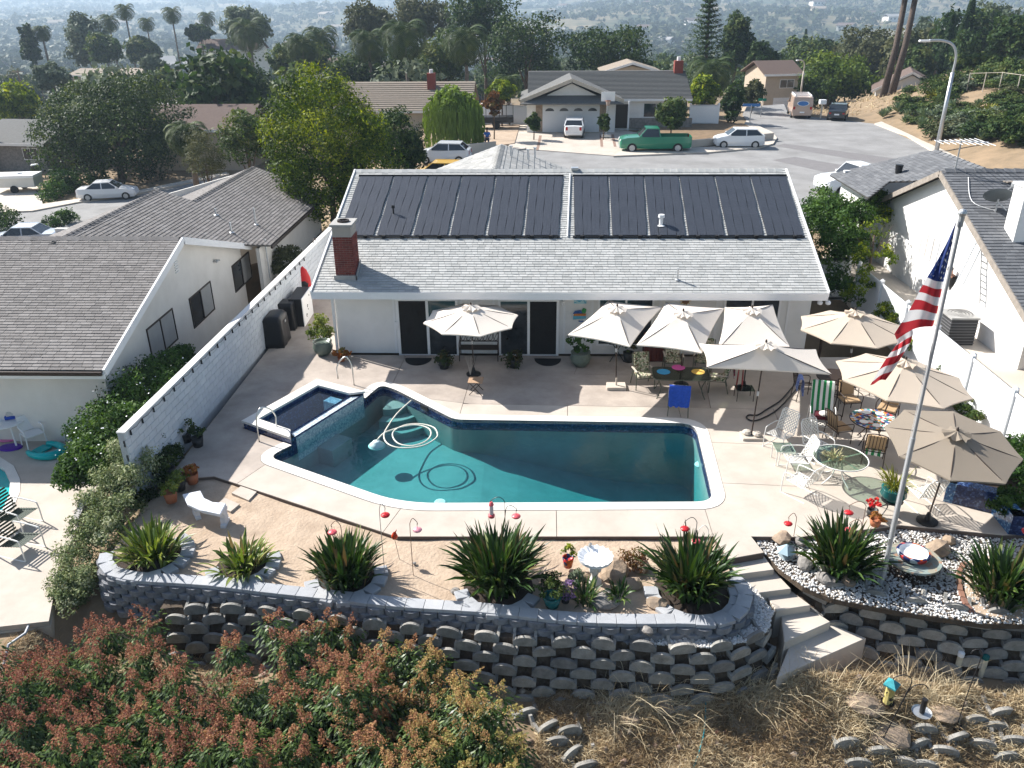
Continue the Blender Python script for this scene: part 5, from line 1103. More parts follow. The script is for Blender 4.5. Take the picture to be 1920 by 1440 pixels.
def drape(name,label,loc,rz,w_,zt,lf,lb,m,th=.05,cat='towel',folds=5):
 """cloth hanging over a bar: front drop lf, rear drop lb"""
 n=14;V=[];prof=[(-th-.02-.03*k,zt-lf*k)for k in(1,.75,.5,.25,.05)]+[(-th*.5,zt+.015),(th*.5,zt+.015)]+[(th+.01+.03*k,zt-lb*k)for k in(.05,.25,.5,.75,1)]
 for j,(y,z)in enumerate(prof):
  for i in range(n+1):x=-w_/2+w_*i/n;d=min(1,(zt-z)/.4);V. append((x*(1+.04*d*math. sin(j)),y+.025*d*math. sin(i*folds*6.28/n+j*.3)*(-1 if y<0 else 1),z-.05*d*abs(math. sin(i*.9))))
 mb=MB();mb. add(V,[(j*(n+1)+i,j*(n+1)+i+1,(j+1)*(n+1)+i+1,(j+1)*(n+1)+i)for j in range(len(prof)-1)for i in range(n)]);o=mb. obj(name,m,None,True);o. location=loc;o. rotation_euler=(0,0,rz);return tag(o,label,cat)
p=P(1508,712,.9);drape('cloth','blue patterned cloth hanging over the iron chair by the hose',(p. x-.1,p. y,0),R(80),.42,.98,.5,.35,M['blue']. copy()if 0 else mat('blue batik',(.04,.10,.42),.9,col2=(.35,.42,.62),scale=16),.05)
p=Vector(c4. location);drape('towel','green and white striped towel over the seat of the front iron chair',(p. x,p. y-.0,0),c4. rotation_euler. z,.42,.53,.3,.2,M['gstripe'],.2)
lp=P(1540,778,.35);lz=rz_from(P(1537,750,.4),P(1545,800,.4));lc=thing('lounge_chair','high-back white tube lounge chair draped with a green striped towel','chair',(lp. x,lp. y,0),lz)
for s in(-1,1):mb=MB();mb. tube(smooth_path([(s*.3,-.75,.0),(s*.3,-.75,.36),(s*.3,0,.34),(s*.3,.3,.55),(s*.3,.62,1.12)],4),.016,6);mb. obj('side_frame',M['frame_w'],lc);mb=MB();mb. tube(smooth_path([(s*.33,-.3,.0),(s*.34,-.3,.55),(s*.34,.1,.58),(s*.33,.4,.0)],4),.014,6);mb. obj('armrest',M['frame_w'],lc)
mb=MB();lattice(mb,(0,-.38,.35),(1,0,0),(0,1,0),.58,.75,5,.024,.02);mb. obj('strap_seat',M['strap_w'],lc)
V=[];prof=[(-.02,.36),(.12,.40),(.28,.55),(.45,.82),(.6,1.1),(.64,1.15),(.68,1.1),(.72,.85)]
for y,z in prof:
 for i in range(9):V. append((-.3+.075*i,y-.015,z+.02+.008*math. sin(i*2)))
mb=MB();mb. add(V,[(j*9+i,j*9+i+1,j*9+10+i,j*9+9+i)for j in range(len(prof)-1)for i in range(8)]);o=mb. obj('towel',M['gstripe'],None,True);o. location=lc. location;o. rotation_euler=lc. rotation_euler;tag(o,'green and white striped towel hung over the high-back lounge chair','towel')
bgp=lc. matrix_basis@Vector((0,-.3,.40));bg_=thing('folded_clothes','maroon and white folded clothes on the lounge chair seat','clothes',bgp,lz);mb=MB();mb. box((0,.05,.06),(.42,.34,.12));mb. obj('maroon_cloth',mat('maroon cloth',(.09,.012,.02),.95,var=.3,scale=15),bg_);mb=MB();mb. ball((.02,-.02,.16),.14,10,sz=.5);mb. obj('white_cap',M['strap_w'],bg_)
rt=P(1277,700,.72);tt=thing('patio_table','dark glass rectangular patio table with three round placemats','table',(rt. x,rt. y,0),R(-2));tw,td=1.75,.98
mb=MB();mb. prism(fillet([(-tw/2,-td/2),(tw/2,-td/2),(tw/2,td/2),(-tw/2,td/2)],.2),.705,.717);mb. obj('glass_top',M['smoke'],tt)
mb=MB();mb. tube([(*p,.705)for p in fillet([(-tw/2,-td/2),(tw/2,-td/2),(tw/2,td/2),(-tw/2,td/2)],.2)],.018,6,close=True);mb. obj('rim',mat('green bronze',(.10,.11,.08),.5),tt)
for sx in(-1,1):
 for sy in(-1,1):mb=MB();mb. tube(smooth_path([(sx*.75,sy*.36,.7),(sx*.62,sy*.3,.35),(sx*.74,sy*.36,0)],4),.017,6);mb. obj('leg',D. materials['green bronze'],tt)
for px,py,c,n in((1244,697,(.05,.33,.62),'turquoise'),(1272,689,(.62,.10,.36),'pink'),(1309,697,(.70,.45,.10),'orange')):
 p=P(px,py,.72);mb=MB();mb. lathe((p. x,p. y,.72),[(0,.008),(.20,.008),(.21,.003),(.21,0)],24);tag(mb. obj('placemat',mat(n+' placemat',c,.8,var=.1,scale=30)),f'round {n} placemat on the dark glass table','placemat')
def cushion_chair(label,loc,rz,m=None,group='padded patio chairs'):
 m=m or M['floral'];fm=D. materials['green bronze'];t=thing('patio_chair',label,'chair',loc,rz,group)
 for s in(-1,1):
  mb=MB();mb. tube([(s*.3,-.28,0),(s*.3,-.26,.62)],.016,6);mb. obj('leg',fm,t);mb=MB();mb. tube([(s*.3,.32,0),(s*.28,.2,.42),(s*.27,.38,1.02)],.016,6);mb. obj('leg',fm,t)
  mb=MB();mb. beam((s*.3,-.28,.63),(s*.3,.25,.60),.05,.025);mb. obj('armrest',M['walk'],t)
 mb=MB();mb. tube([(-.27,-.27,.38),(.27,-.27,.38),(.27,.22,.38),(-.27,.22,.38)],.014,6,close=True);mb. obj('seat_frame',fm,t)
 if m!='none':
  mb=MB();mb. box((0,-.02,.43),(.5,.5,.09));o=mb. obj('cushion',m if m is not M['floral']else M['floral'],t);bv=o. modifiers. new('b','BEVEL');bv. width=.03;bv. segments=2
  mb=MB();mb. box((0,.27,.76),(.48,.08,.62),M=Matrix. Rotation(R(-15),4,'X'));o=mb. obj('back_cushion',m,t);bv=o. modifiers. new('b','BEVEL');bv. width=.03;bv. segments=2
 return t
ch(1206,700,(1240,745),'floral cushioned patio chair left of the placemat table, turned to the pool',.45,cushion_chair)
ch(1262,672,(1275,720),'floral cushioned patio chair behind the placemat table',.45,cushion_chair)
c_r=ch(1347,706,(1290,702),'floral cushioned patio chair right of the placemat table with a beach towel',.45,cushion_chair)
c_f=ch(1273,748,(1275,690),'patio chair on the pool side of the table under the blue towel',.45,cushion_chair)
ch(1320,672,(1300,720),'floral cushioned chair in deep shade at the far right of the placemat table',.45,cushion_chair)
l=c_f. matrix_basis@Vector((0,.38,0));drape('towel','bright blue towel hanging over the chair at the pool edge',l,c_f. rotation_euler. z,.62,1.05,.35,.62,M['blue'],.04,folds=3)
l=c_r. matrix_basis@Vector((0,.38,0));M['beach']=mat('beach towel',(.6,.5,.5),.95,var=0);voro(M['beach'],[(.65,.6,.55),(.55,.05,.10),(.1,.1,.12),(.5,.45,.4),(.6,.15,.25)],9);drape('towel','red and white patterned beach towel over the right-hand floral chair',l,c_r. rotation_euler. z,.6,1.06,.5,.5,M['beach'],.05)
p=P(1388,705,.5);drape('towel','salmon pink towel hanging beside the small glass table under the umbrellas',(p. x,p. y,0),R(75),.3,.95,.75,.7,mat('salmon towel',(.55,.10,.10),.95,var=.2,scale=20),.04)
p=P(1396,731,.3);t=thing('glass_stand','small square glass stand at the foot of the rear square umbrella','table',(p. x,p. y,0));mb=MB();mb. box((0,0,.36),(.55,.45,.01));mb. obj('glass_top',M['tglass'],t)
for sx in(-1,1):mb=MB();mb. tube([(sx*.25,-.2,0),(sx*.25,-.2,.35),(sx*.25,.2,.35),(sx*.25,.2,0)],.012,6);mb. obj('leg',M['bronze'],t)
bp=P(900,664);ib=thing('iron_bench','black cast iron bench with scrolled back between the sliding doors','bench',(bp. x,WY-.45,0),0);BW=.66
for s in(-1,1):
 mb=MB();mb. tube([(s*BW,-.25,0),(s*BW,-.22,.42)],.018,6);mb. obj('leg',M['bronze'],ib);mb=MB();mb. tube([(s*BW,.3,0),(s*BW,.2,.42),(s*BW,.3,.92)],.018,6);mb. obj('leg',M['bronze'],ib);mb=MB();mb. tube(smooth_path([(s*BW,-.22,.42),(s*BW,-.24,.64),(s*BW,.25,.66)],4),.018,6);mb. obj('armrest',M['bronze'],ib)
for k in range(6):mb=MB();mb. beam((-BW,-.2+.08*k,.42),(BW,-.2+.08*k,.42),.05,.015);mb. obj('seat_slat',M['bronze'],ib)
mb=MB();mb. beam((-BW,.3,.92),(BW,.3,.92),.03,.04);mb. beam((-BW,.23,.56),(BW,.23,.56),.03,.03)
for k in range(7):
 x=-BW+.09+.19*k;mb. tube([(x+.085*math. cos(a),.265+.03*math. sin(a),.74+.16*math. sin(a))for a in np. linspace(0,6.28,11)[:-1]],.010,5,close=True);mb. tube([(x-.08,.24,.58),(x,.27,.74),(x+.08,.29,.9)],.009,5)
mb. obj('back_scrollwork',M['bronze'],ib)
wp_=P(892,712,.45);st_=thing('side_table','low square wooden table at the foot of the eight-sided cream umbrella','table',(wp_. x,wp_. y,0),R(-3))
for k in range(5):mb=MB();mb. bx(-.23,.23,-.23+.093*k,-.14+.093*k,.43,.45);mb. obj('slat',mat('tan board',(.46,.30,.19),.7,var=.2,scale=12)if k==0 else D. materials['tan board'],st_)
for s in(-1,1):
 for q in(-1,1):mb=MB();mb. tube([(s*.18,q*.2,.43),(-s*.2,q*.2,0)],.012,6);mb. obj('leg',M['bronze'],st_)
b_=thing('bare_twig','bare grey twig standing by the low wooden table','branch',(*P(882,705). xy,0));mb=MB()
for k in range(6):mb. tube([(0,0,0),(.05*math. cos(k),.04*math. sin(k),.3),(.16*math. cos(k),.12*math. sin(k),.55+.05*k)],.008,4,r1=.003)
mb. obj('twigs',M['walk'],b_)
for px,py,lab in((785,681,'black half-round doormat under the left sliding door'),(1027,682,'black half-round doormat under the right sliding door')):
 p=P(px,py-9);mb=MB();pts=[(p. x+.46*math. cos(a),p. y-.62*math. sin(a))for a in np. linspace(0,math. pi,16)];mb. prism(pts,.002,.022);tag(mb. obj('doormat',M['rubber']),lab,'doormat')
M['celadon']=mat('celadon glaze',(.16,.20,.165),.3,var=.25,scale=6);M['tealglaze']=mat('teal glaze',(.01,.12,.12),.2,var=.3,scale=6);M['darkpot']=mat('dark pot',(.03,.03,.03),.5,var=.2)
M['jade']=leafmat('jade leaf',[(.06,.09,.02),(.12,.17,.035),(.25,.27,.05)],.25,.35);M['orangeleaf']=leafmat('orange brown leaf',[(.20,.06,.02),(.34,.13,.04),(.22,.18,.05)],.3)
M['basket']=leafmat('dark mixed leaf',[(.015,.03,.01),(.035,.06,.018),(.10,.07,.03)],.2);M['flower']=leafmat('red flower',[(.6,.02,.03),(.7,.08,.06),(.5,.01,.02)],.2)
def bush(parent,r,z,n,m,leaf=.05,name='foliage',nl=26,cs=.35,droop=0,low=-.5):
 V,F,A=crown_np(r[0],r[1],r[2],z,n,nl,leaf,cs*max(r),.6,.5,low,.5,droop);o=link(name,npmesh(name,V,F,m,A),parent);o['kind']='stuff';return o
def pot(label,px,py,prof,pm,plant,r,leaf=.05,n=26,name='potted_plant',zc=None,droop=0):
 p=P(px,py);t=thing(name,label,'potted plant',(p. x,p. y,0));hgt=prof[-1][1];mb=MB();mb. lathe((0,0,0),prof+[(prof[-1][0]*.85,hgt),(prof[-1][0]*.8,hgt-.06),(0,hgt-.06)],18);mb. obj('pot',pm,t,True)
 bush(t,r,hgt+(zc if zc is not None else r[2]*.7),n,plant,leaf,droop=droop);return t
RP=[(.0,0),(.2,0),(.32,.15),(.36,.3),(.31,.44),(.34,.5)]
pot('large celadon pot with leafy plant at the left corner of the house',607,664,RP,M['celadon'],M['jade'],(.42,.42,.55),.06,40)
pot('large celadon pot with leggy green plant right of the right sliding door',1088,685,RP,M['celadon'],M['green'],(.38,.34,.42),.07,16)
pot('drooping dark plant in a pot right of the left sliding door',833,690,[(.0,0),(.15,0),(.2,.3)],M['darkpot'],M['basket'],(.33,.3,.3),.05,24,zc=.05,droop=.2)
pot('drooping plant with reddish tips left of the right sliding door',965,688,[(.0,0),(.15,0),(.2,.3)],M['darkpot'],M['basket'],(.31,.28,.28),.05,24,zc=.05,droop=.2)
pot('orange-brown leafy plant on the deck at the house corner',641,677,[(.0,0),(.1,0),(.14,.14)],M['terracotta'],M['orangeleaf'],(.27,.25,.2),.06,14,zc=.08)
pot('dark potted plant between grill and cabinet in the shade',1178,678,[(.0,0),(.14,0),(.2,.35)],M['darkpot'],M['basket'],(.25,.22,.25),.05,12)
p=P(1156,676);t=thing('portable_grill','small black portable grill on crossed legs against the wall','grill',(p. x,p. y,0));mb=MB();mb. box((0,0,.72),(.62,.34,.16));o=mb. obj('grill_body',M['black'],t);bv=o. modifiers. new('b','BEVEL');bv. width=.05;bv. segments=3
for s in(-1,1):mb=MB();mb. tube([(s*.25,-.12,0),(-s*.2,.1,.66)],.015,6);mb. obj('leg',M['black'],t)
mb=MB();mb. beam((-.36,-.05,.78),(.36,-.05,.78),.05,.03);mb. obj('handle',M['galv'],t)
p=P(1235,672);t=thing('cabinet','reddish brown slatted cabinet in shade behind the placemat table','cabinet',(p. x,WY-.4,0));mb=MB();mb. box((0,0,.45),(1.1,.5,.9));mb. obj('carcass',mat('red brown wood',(.11,.025,.018),.6,var=.3,scale=10),t)
for k in range(8):mb=MB();mb. box((-.48+.137*k,-.262,.45),(.115,.02,.84));mb. obj('slat',D. materials['red brown wood'],t)
def covered(label,px,py,sx,sy,sz,rz,dome,name='covered_grill',cat='grill cover'):
 p=P(px,py);t=thing(name,label,cat,(p. x,p. y,0),rz);bm=bmesh. new();bmesh. ops. create_cube(bm,size=1);bmesh. ops. subdivide_edges(bm,edges=bm. edges[:],cuts=5,use_grid_fill=True)
 for v in bm. verts:
  x,y,z=v. co;k=1-.12*(z+.5);zz=(z+.5)*sz;
  if dome:zz-=sz*.22*max(0,abs(x)*2-.55)*(z+.5);zz-=sz*.1*max(0,abs(y)*2-.6)*(z+.5)
  w_=.018*noise. noise(Vector((x*6,y*6,z*3)))+.03*(.5-z)*math. sin((x+y)*24)*.5;v. co=Vector((x*sx*k+w_,y*sy*k+w_,zz))
 me=D. meshes. new('cover');bm. to_mesh(me);bm. free();me. materials. append(M['cover']);me. polygons. foreach_set('use_smooth',[True]*len(me. polygons));link('cover',me,t)
 for a in(-1,1):
  for b in(-1,1):mb=MB();mb. cyl((a*sx*.4,b*sy*.4,0),(a*sx*.4,b*sy*.4,.12),.03,n=8);mb. obj('caster',M['black'],t)
 return t
M['cover']=mat('black vinyl cover',(.016,.016,.018),.38,var=.15,scale=8)
t=covered('domed black grill cover against the block wall',521,642,.75,1.15,1.15,R(3),True);mb=MB();mb. box((.385,-.05,.86),(.02,.16,.08));mb. obj('cover_tag',M['galv'],t)
covered('lower black covered box behind the domed grill cover',543,614,.6,.7,1.05,R(3),False,'covered_box','covered box')
p=P(570,603);t=thing('storage_cabinet','white flat-faced cabinet with small black marks beside the block wall','cabinet',(p. x-.12,p. y+.2,0),R(2));mb=MB();mb. box((0,0,.55),(.5,1.5,1.1));mb. obj('carcass',M['black'],t);mb=MB();mb. box((.265,0,.55),(.03,1.52,1.12));mb. obj('white_panel',M['white'],t)
for(y,z,r)in((-.28,.3,.06),(-.05,.6,.05),(-.0,.45,.02),(.35,.9,.03)):mb=MB();mb. tube([(.285,y+r*math. cos(a),z+r*math. sin(a))for a in np. linspace(0,5,9)],.012,4);mb. obj('mark',M['black'],t)
q=P(585,572);t=thing('kayak','red plastic kayak standing on end between house and block wall','kayak',(q. x-.3,q. y+.3,0),R(10));mb=MB();mb. lathe((0,0,.0),[(.02,0),(.2,.2),(.3,.6),(.26,1.1),(.15,1.4),(.02,1.55)],12,sy=.45);mb. obj('hull',M['red'],t,True);mb=MB();mb. lathe((.0,-.1,.7),[(.0,-.3),(.15,-.15),(.17,.15),(0,.35)],10,sy=.3);mb. obj('cockpit',M['black'],t)
q=P(594,545);t=thing('paddle_rack','dark hooped net leaning on the block wall behind the kayak','net',(q. x-.2,q. y+1.2,0));mb=MB();mb. tube([(.0,.28*math. cos(a),1.5+.5*math. sin(a))for a in np. linspace(0,6.28,15)[:-1]],.02,6,close=True);mb. obj('hoop',M['bronze'],t);mb=MB();mb. tube([(0,0,0),(0,0,1.)],.02,6);mb. obj('handle',M['wood'],t)
hp=[P(x,y,.03)for x,y in((1495,715),(1478,735),(1462,752),(1440,766),(1420,778),(1404,778),(1400,784),(1412,789),(1430,784),(1452,772),(1468,758),(1484,740),(1500,722))]
mb=MB();mb. tube(smooth_path(hp,5),.022,6);tag(mb. obj('garden_hose',M['black'],None,True),'black garden hose looped on the deck right of the pool umbrella','hose')
p=P(1541,690,0);t=thing('heron_ornament','white-topped garden bird ornament between the umbrellas','ornament',(p. x,p. y+.5,0));mb=MB();mb. lathe((0,0,.9),[(0,0),(.15,.1),(.19,.3),(.12,.5),(0,.56)],10);mb. obj('head',M['strap_w'],t,True);mb=MB();mb. tube([(0,0,0),(.03,0,.5),(0,0,.95)],.05,7);mb. obj('neck',M['bronze'],t)
pp=thing('mosaic_planter','raised planter faced with navy and pale blue mosaic tiles under the taupe umbrella','planter',P(1830,950));
pts=[P(1768,940,0),P(1858,962,0),P(1890,1002,0),P(1990,1010,0)];
def wallseg(a,b,h_,th,m,name):
 u=(b-a). normalized();n=Vector((u. y,-u. x,0));mb=MB();mb. slab([a,b,b+Vector((0,0,h_)),a+Vector((0,0,h_))],-n*th);mb. obj(name,m,pp,world=True)
wallseg(pts[0],pts[1],.55,.3,M['navy'],'front_wall');wallseg(pts[1],pts[2],.5,.3,M['bluemos'],'side_wall');wallseg(pts[2],pts[3],.5,.3,M['navy'],'front_wall')
wallseg(P(1775,915,0),pts[0],.55,.2,M['bluemos'],'side_wall')
mb=MB();mb. prism([tuple(P(x,y). xy)for x,y in((1772,912),(1770,938),(1856,958),(1890,998),(1990,1005),(1990,880))],0,.42);mb. obj('planter_soil',M['darksoil'],pp,world=True)
p=P(1668,960);t=thing('plant_stand','black iron stand carrying the teal spider-plant pot','plant stand',(p. x,p. y,0))
for k in range(4):a=.5+k*1.57;mb=MB();mb. tube(smooth_path([(.22*math. cos(a),.22*math. sin(a),.34),(.12*math. cos(a),.12*math. sin(a),.18),(.26*math. cos(a),.26*math. sin(a),0)],4),.014,6);mb. obj('leg',M['black'],t)
mb=MB();mb. lathe((0,0,.33),[(.0,0),(.25,0),(.25,.02),(0,.02)],16);mb. obj('shelf',M['black'],t)
t=tuft('spider_plant','variegated spider plant in a teal glazed pot near the flagpole',(p. x,p. y,.66),110,.6,1.25,M['yg'],.013,'potted plant',8);mb=MB();mb. lathe((0,0,-.31),[(0,0),(.2,0),(.3,.16),(.28,.3),(.3,.33),(.25,.3),(0,.28)],18);mb. obj('pot',M['tealglaze'],t,True)
pot('small dark succulent pot beside the plant stand',1640,985,[(0,0),(.1,0),(.14,.18)],M['terracotta'],M['orangeleaf'],(.16,.16,.12),.04,8);pot('red flowering plant in a pot left of the teal pot',1634,968,[(0,0),(.1,0),(.13,.2)],M['darkpot'],M['flower'],(.14,.14,.14),.045,8,zc=.2)
# == garden ornaments
def disc_feeder(t,c,m,r=.10):
 mb=MB();mb. lathe(c,[(0,-.015),(r*.85,-.02),(r,.005),(r*.9,.02),(r*.3,.04),(0,.045)],14);mb. obj('feeder_dish',m,t,True)
 mb=MB();mb. tube([Vector(c)+Vector((0,0,.03)),Vector(c)+Vector((0,0,.16))],.005,4);mb. obj('hanger',M['black'],t)
def shepherd(label,base,hgt,reach,m,feeder,two=None,r=.008,side=1,name='hummingbird_feeder'):
 t=thing(name,label,'bird feeder',base,0);s=side;mb=MB();mb. tube(smooth_path([(0,0,-.1),(0,0,hgt*.85),(s*.02,0,hgt),(s*reach*.5,0,hgt+.09),(s*reach,0,hgt),(s*reach*1.05,0,hgt-.06)],5),r,5);mb. obj('hook',m,t)
 if feeder=='bottle':
  c=(s*reach,0,hgt-.2);mb=MB();mb. lathe(c,[(0,-.24),(.07,-.22),(.075,-.16),(.05,-.14)],12);mb. obj('base_dish',M['pinkred'],t);mb=MB();mb. lathe(c,[(.045,-.14),(.05,0),(.045,.08)],12);mb. obj('bottle',mat('clear bottle',(.75,.6,.62),.1,var=0),t);mb=MB();mb. lathe(c,[(.055,.08),(.06,.1),(.03,.16),(0,.17)],12);mb. obj('lid',M['pinkred'],t)
 elif feeder:disc_feeder(t,(s*reach,0,hgt-.2),feeder)
 if two:
  h2,r2,m2,s2=two;mb=MB();mb. tube(smooth_path([(0,0,h2*.85),(s2*.03,0,h2),(s2*r2*.5,0,h2+.08),(s2*r2,0,h2),(s2*r2*1.05,0,h2-.06)],5),r,5);mb. obj('hook',m,t)
  if m2:disc_feeder(t,(s2*r2,0,h2-.2),m2)
 return t
def hk(label,bx_,by_,ty,reach_px,m,feeder,two=None,side=1,z=-.1,**k):
 b=P(bx_,by_,z);top=Q(bx_,ty,b. y);pxm=1/(1532/((b-Vector((0,0,CH))). length));return shepherd(label,b,max(.5,top. z-z-.09),reach_px*pxm,m,feeder,two,side=side,**k)
M['rustmetal']=mat('rusty rod',(.20,.12,.08),.7,var=.2);pk=mat('pale pink plastic',(.75,.30,.36),.4,var=.1)
hk('faded pink disc feeder above the third strap plant',650,1082,977,16,M['rustmetal'],M['pinkred'],side=-1)
hk('red disc feeder on a tall rod at the pool corner',722,1080,944,10,M['galv'],M['red']);hk('pale pink disc feeder on a brown hook left of the largest strap plant',775,1079,972,13,M['rustmetal'],pk)
hk('bottle feeder and pink disc feeder sharing the dark double hook by the pool',948,1060,932,24,M['black'],'bottle',two=(1.5,.24,M['pinkred'],1),side=-1)
hk('two red disc feeders on a dark hook right of the birdbath',1297,1075,970,20,M['black'],M['red'],two=(1.05,.02,M['pinkred'],1),side=-1);hk('empty white shepherd hook beside the strap plant by the steps',1321,1060,985,16,M['strap_w'],None,side=-1,name='shepherd_hook')
hk('red disc feeder on a rusty hook at the deck corner above the gravel',1487,1012,962,13,M['rustmetal'],M['red'],side=-1);hk('two pink-red feeders above the strap plant in the gravel',1603,1050,940,26,M['rustmetal'],M['red'],two=(1.0,.26,M['pinkred'],-1),side=-1)
b=P(1912,1060,GZ);t=thing('bird_feeder','large flat red dish feeder on a dark post at the right edge','bird feeder',b);mb=MB();mb. tube([(0,0,-.1),(-.0,0,.85)],.018,6);mb. obj('post',M['red'],t);mb=MB();mb. lathe((0,0,.86),[(0,0),(.15,0),(.17,.035),(.15,.05),(0,.04)],16);mb. obj('dish',M['red'],t,True)
b=P(750,1050,-.1);t=thing('glass_bird','red glass bird ornament on a thin stake by the deck edge','garden ornament',b);mb=MB();mb. tube([(0,0,-.05),(-.08,.0,.55)],.006,5);mb. obj('stake',M['black'],t);mb=MB();mb. lathe((-.08,0,.55),[(0,0),(.06,.04),(.075,.1),(.05,.16),(.02,.2)],10);mb. cyl((-.08,0,.7),(-.02,0,.82),.03,.005,6);mb. obj('bird',mat('red glass',(.6,.05,.01),.1,var=.3,scale=12),t,True)
for x,y,lab in((777,1058,'small dark glass ball on the soil left of the largest strap plant'),(854,1110,'round dark stone lying on the soil by the cap stones')):
 p=P(x,y,-.08);mb=MB();mb. ball((0,0,.03),.05 if x<800 else.11,8,sz=.5);o=mb. obj('stone',M['grock']);o. location=p;tag(o,lab,'stone')
b=P(1114,1092,-.1);t=thing('birdbath','white scallop-shell birdbath on a figured pedestal','birdbath',b,R(10));n=36;V=[]
prof=[(0,.0),(.12,.01),(.24,.045),(.34,.10),(.37,.11)]
for r,z in prof:
 for j in range(n):fl_=(.5+.5*math. cos(j*math. pi*2*18/36));rr=r*(1+.03*(j%2)*(r/.37));a=2*math. pi*j/n;V. append((rr*math. cos(a),rr*math. sin(a),.58+z+.028*(j%2)*(r/.37)))
fs=[(i*n+j,i*n+(j+1)%n,(i+1)*n+(j+1)%n,(i+1)*n+j)for i in range(len(prof)-1)for j in range(n)]
mb=MB();mb. add(V,fs);mb. lathe((0,0,.58),[(.37,.11),(.36,.05),(.2,-.03),(.05,-.06)],36);mb. obj('shell_bowl',M['white'],t)
mb=MB();mb. lathe((0,0,0),[(.16,0),(.16,.05),(.09,.1),(.07,.2),(.1,.3),(.07,.42),(.09,.5),(.14,.56)],14);mb. obj('pedestal',M['strap_w'],t,True)
for s in(-1,1):mb=MB();mb. ball((s*.08,-.05,.38),.06,7,sz=1.5);mb. ball((s*.08,-.06,.5),.04,7);mb. obj('cherub',M['strap_w'],t,True)
mb=MB();mb. tube([(-.05,.36,.7),(-.02,.33,.78)],.03,6);mb. obj('bird_figure',M['concrete'],t)
q=[P(x,y,.40)for x,y in((342,927),(376,920),(383,934),(400,942),(424,944),(413,965),(376,957),(352,946))];t=thing('stone_bench','curved pale concrete bench at the left end of the soil bed','bench',(q[0]. x+.4,q[0]. y,-.1))
mb=MB();mb. prism([tuple(v. xy)for v in q],.33,.41);o=mb. obj('seat',mat('pale cast stone',(.66,.68,.72),.8,var=.08,scale=6),t,world=True);bv=o. modifiers. new('b','BEVEL');bv. width=.015
for a,b in((0,7),(4,5)):
 m_=(q[a]+q[b])/2;dr=(q[a]-q[b]). normalized();c=m_+(q[3]-m_). normalized()*.16;mb=MB()
 for(z0,z1,w_)in((-.1,-.02,.36),(-.02,.12,.24),(.12,.24,.2),(.24,.335,.32)):mb. slab([Vector((*(c-dr*w_/2). xy,z0)),Vector((*(c+dr*w_/2). xy,z0)),Vector((*(c+dr*w_/2). xy,z1)),Vector((*(c-dr*w_/2). xy,z1))],Vector((dr. y,-dr. x,0))*.12)
 mb. obj('leg',D. materials['pale cast stone'],t,world=True)
c=P(1713,1047,.22);t=thing('mosaic_table','round mosaic pedestal table carrying a navy painted basin on the white gravel','garden table',(c. x,c. y,GZ))
M['slatemos']=mat('slate mosaic',(.3,.3,.3),.6,var=0);voro(M['slatemos'],[(.22,.26,.22),(.30,.28,.22),(.14,.16,.16),(.35,.22,.15),(.25,.3,.28)],9)
mb=MB();mb. lathe((0,0,.33),[(.0,.0),(.56,0),(.57,.02),(.56,.05),(0,.05)],32);mb. obj('tabletop',M['slatemos'],t);mb=MB()
mb. lathe((0,0,0),[(.5,0),(.5,.03),(.12,.04),(.1,.33)],24);mb. obj('base',M['bronze'],t)
for k in range(5):a=k*1.257+.6;mb=MB();mb. tube([(.42*math. cos(a),.42*math. sin(a),0),(.45*math. cos(a),.45*math. sin(a),.33)],.015,5);mb. obj('leg',M['bronze'],t)
bo=thing('basin','navy painted basin with colourful rim and white inside, on the mosaic pedestal','basin',(c. x-.02,c. y+.02,GZ+.385));M['rimart']=mat('painted rim',(.1,.1,.1),.3,var=0);voro(M['rimart'],[(.01,.02,.08),(.01,.02,.08),(.5,.12,.02),(.35,.40,.42),(.01,.02,.08),(.45,.03,.03)],10)
mb=MB();mb. lathe((0,0,0),[(.25,0),(.33,.05),(.35,.12),(.33,.15),(.29,.15)],28);mb. obj('rim',M['rimart'],bo,True);mb=MB();mb. lathe((0,0,0),[(.29,.15),(.26,.10),(.2,.07),(0,.06)],28);mb. obj('bowl_inside',M['white'],bo,True)
mb=MB();mb. lathe((0,0,0),[(.1,.005),(.26,.0),(.26,.02)],20);mb. obj('foot',M['black'],bo)
b=P(1472,1046,GZ);t=thing('birdhouse','small blue-grey birdhouse ornament among rocks at the gravel corner','birdhouse',b,.4);mb=MB();mb. box((0,0,.1),(.2,.2,.2));mb. obj('box',mat('blue grey paint',(.30,.38,.42),.7,var=.2),t);mb=MB();mb. lathe((0,0,.2),[(.22,0),(.05,.14),(0,.17)],6);mb. obj('roof',mat('blue paint',(.35,.47,.53),.6,var=.2),t);mb=MB();mb. cyl((0,-.101,.12),(0,-.11,.12),.03);mb. obj('entrance_hole',M['black'],t)
fb=P(1652,1097,GZ);ft_=Q(1803,408,fb. y+.15);fp=thing('flagpole','tall grey flagpole with ball top rising from the white gravel','flagpole',fb);ax=(ft_-fb)
mb=MB();mb. tube([fb-Vector((0,0,.2)),fb+ax*.45],.048,12,r1=.046);mb. tube([fb+ax*.45,ft_],.036,10,r1=.032);mb. obj('pole',mat('pole aluminium',(.50,.51,.53),.4,var=.03,metal=.4),fp,world=True);mb=MB();mb. ball(ft_+Vector((0,0,.08)),.075,12);mb. obj('ball_finial',M['galv'],fp,world=True);mb=MB();mb. cyl(ft_-ax*.02,ft_+Vector((0,0,.03)),.05,n=10);mb. obj('truck',M['galv'],fp,world=True)
mb=MB();mb. tube([ft_+Vector((-.06,-.02,-.05)),fb+Vector((-.1,-.05,1.2))],.005,4);mb. obj('halyard',M['white'],fp,world=True);mb=MB();mb. box(fb+Vector((-.06,-.03,1.15)),(.03,.03,.16));mb. obj('cleat',M['galv'],fp,world=True)
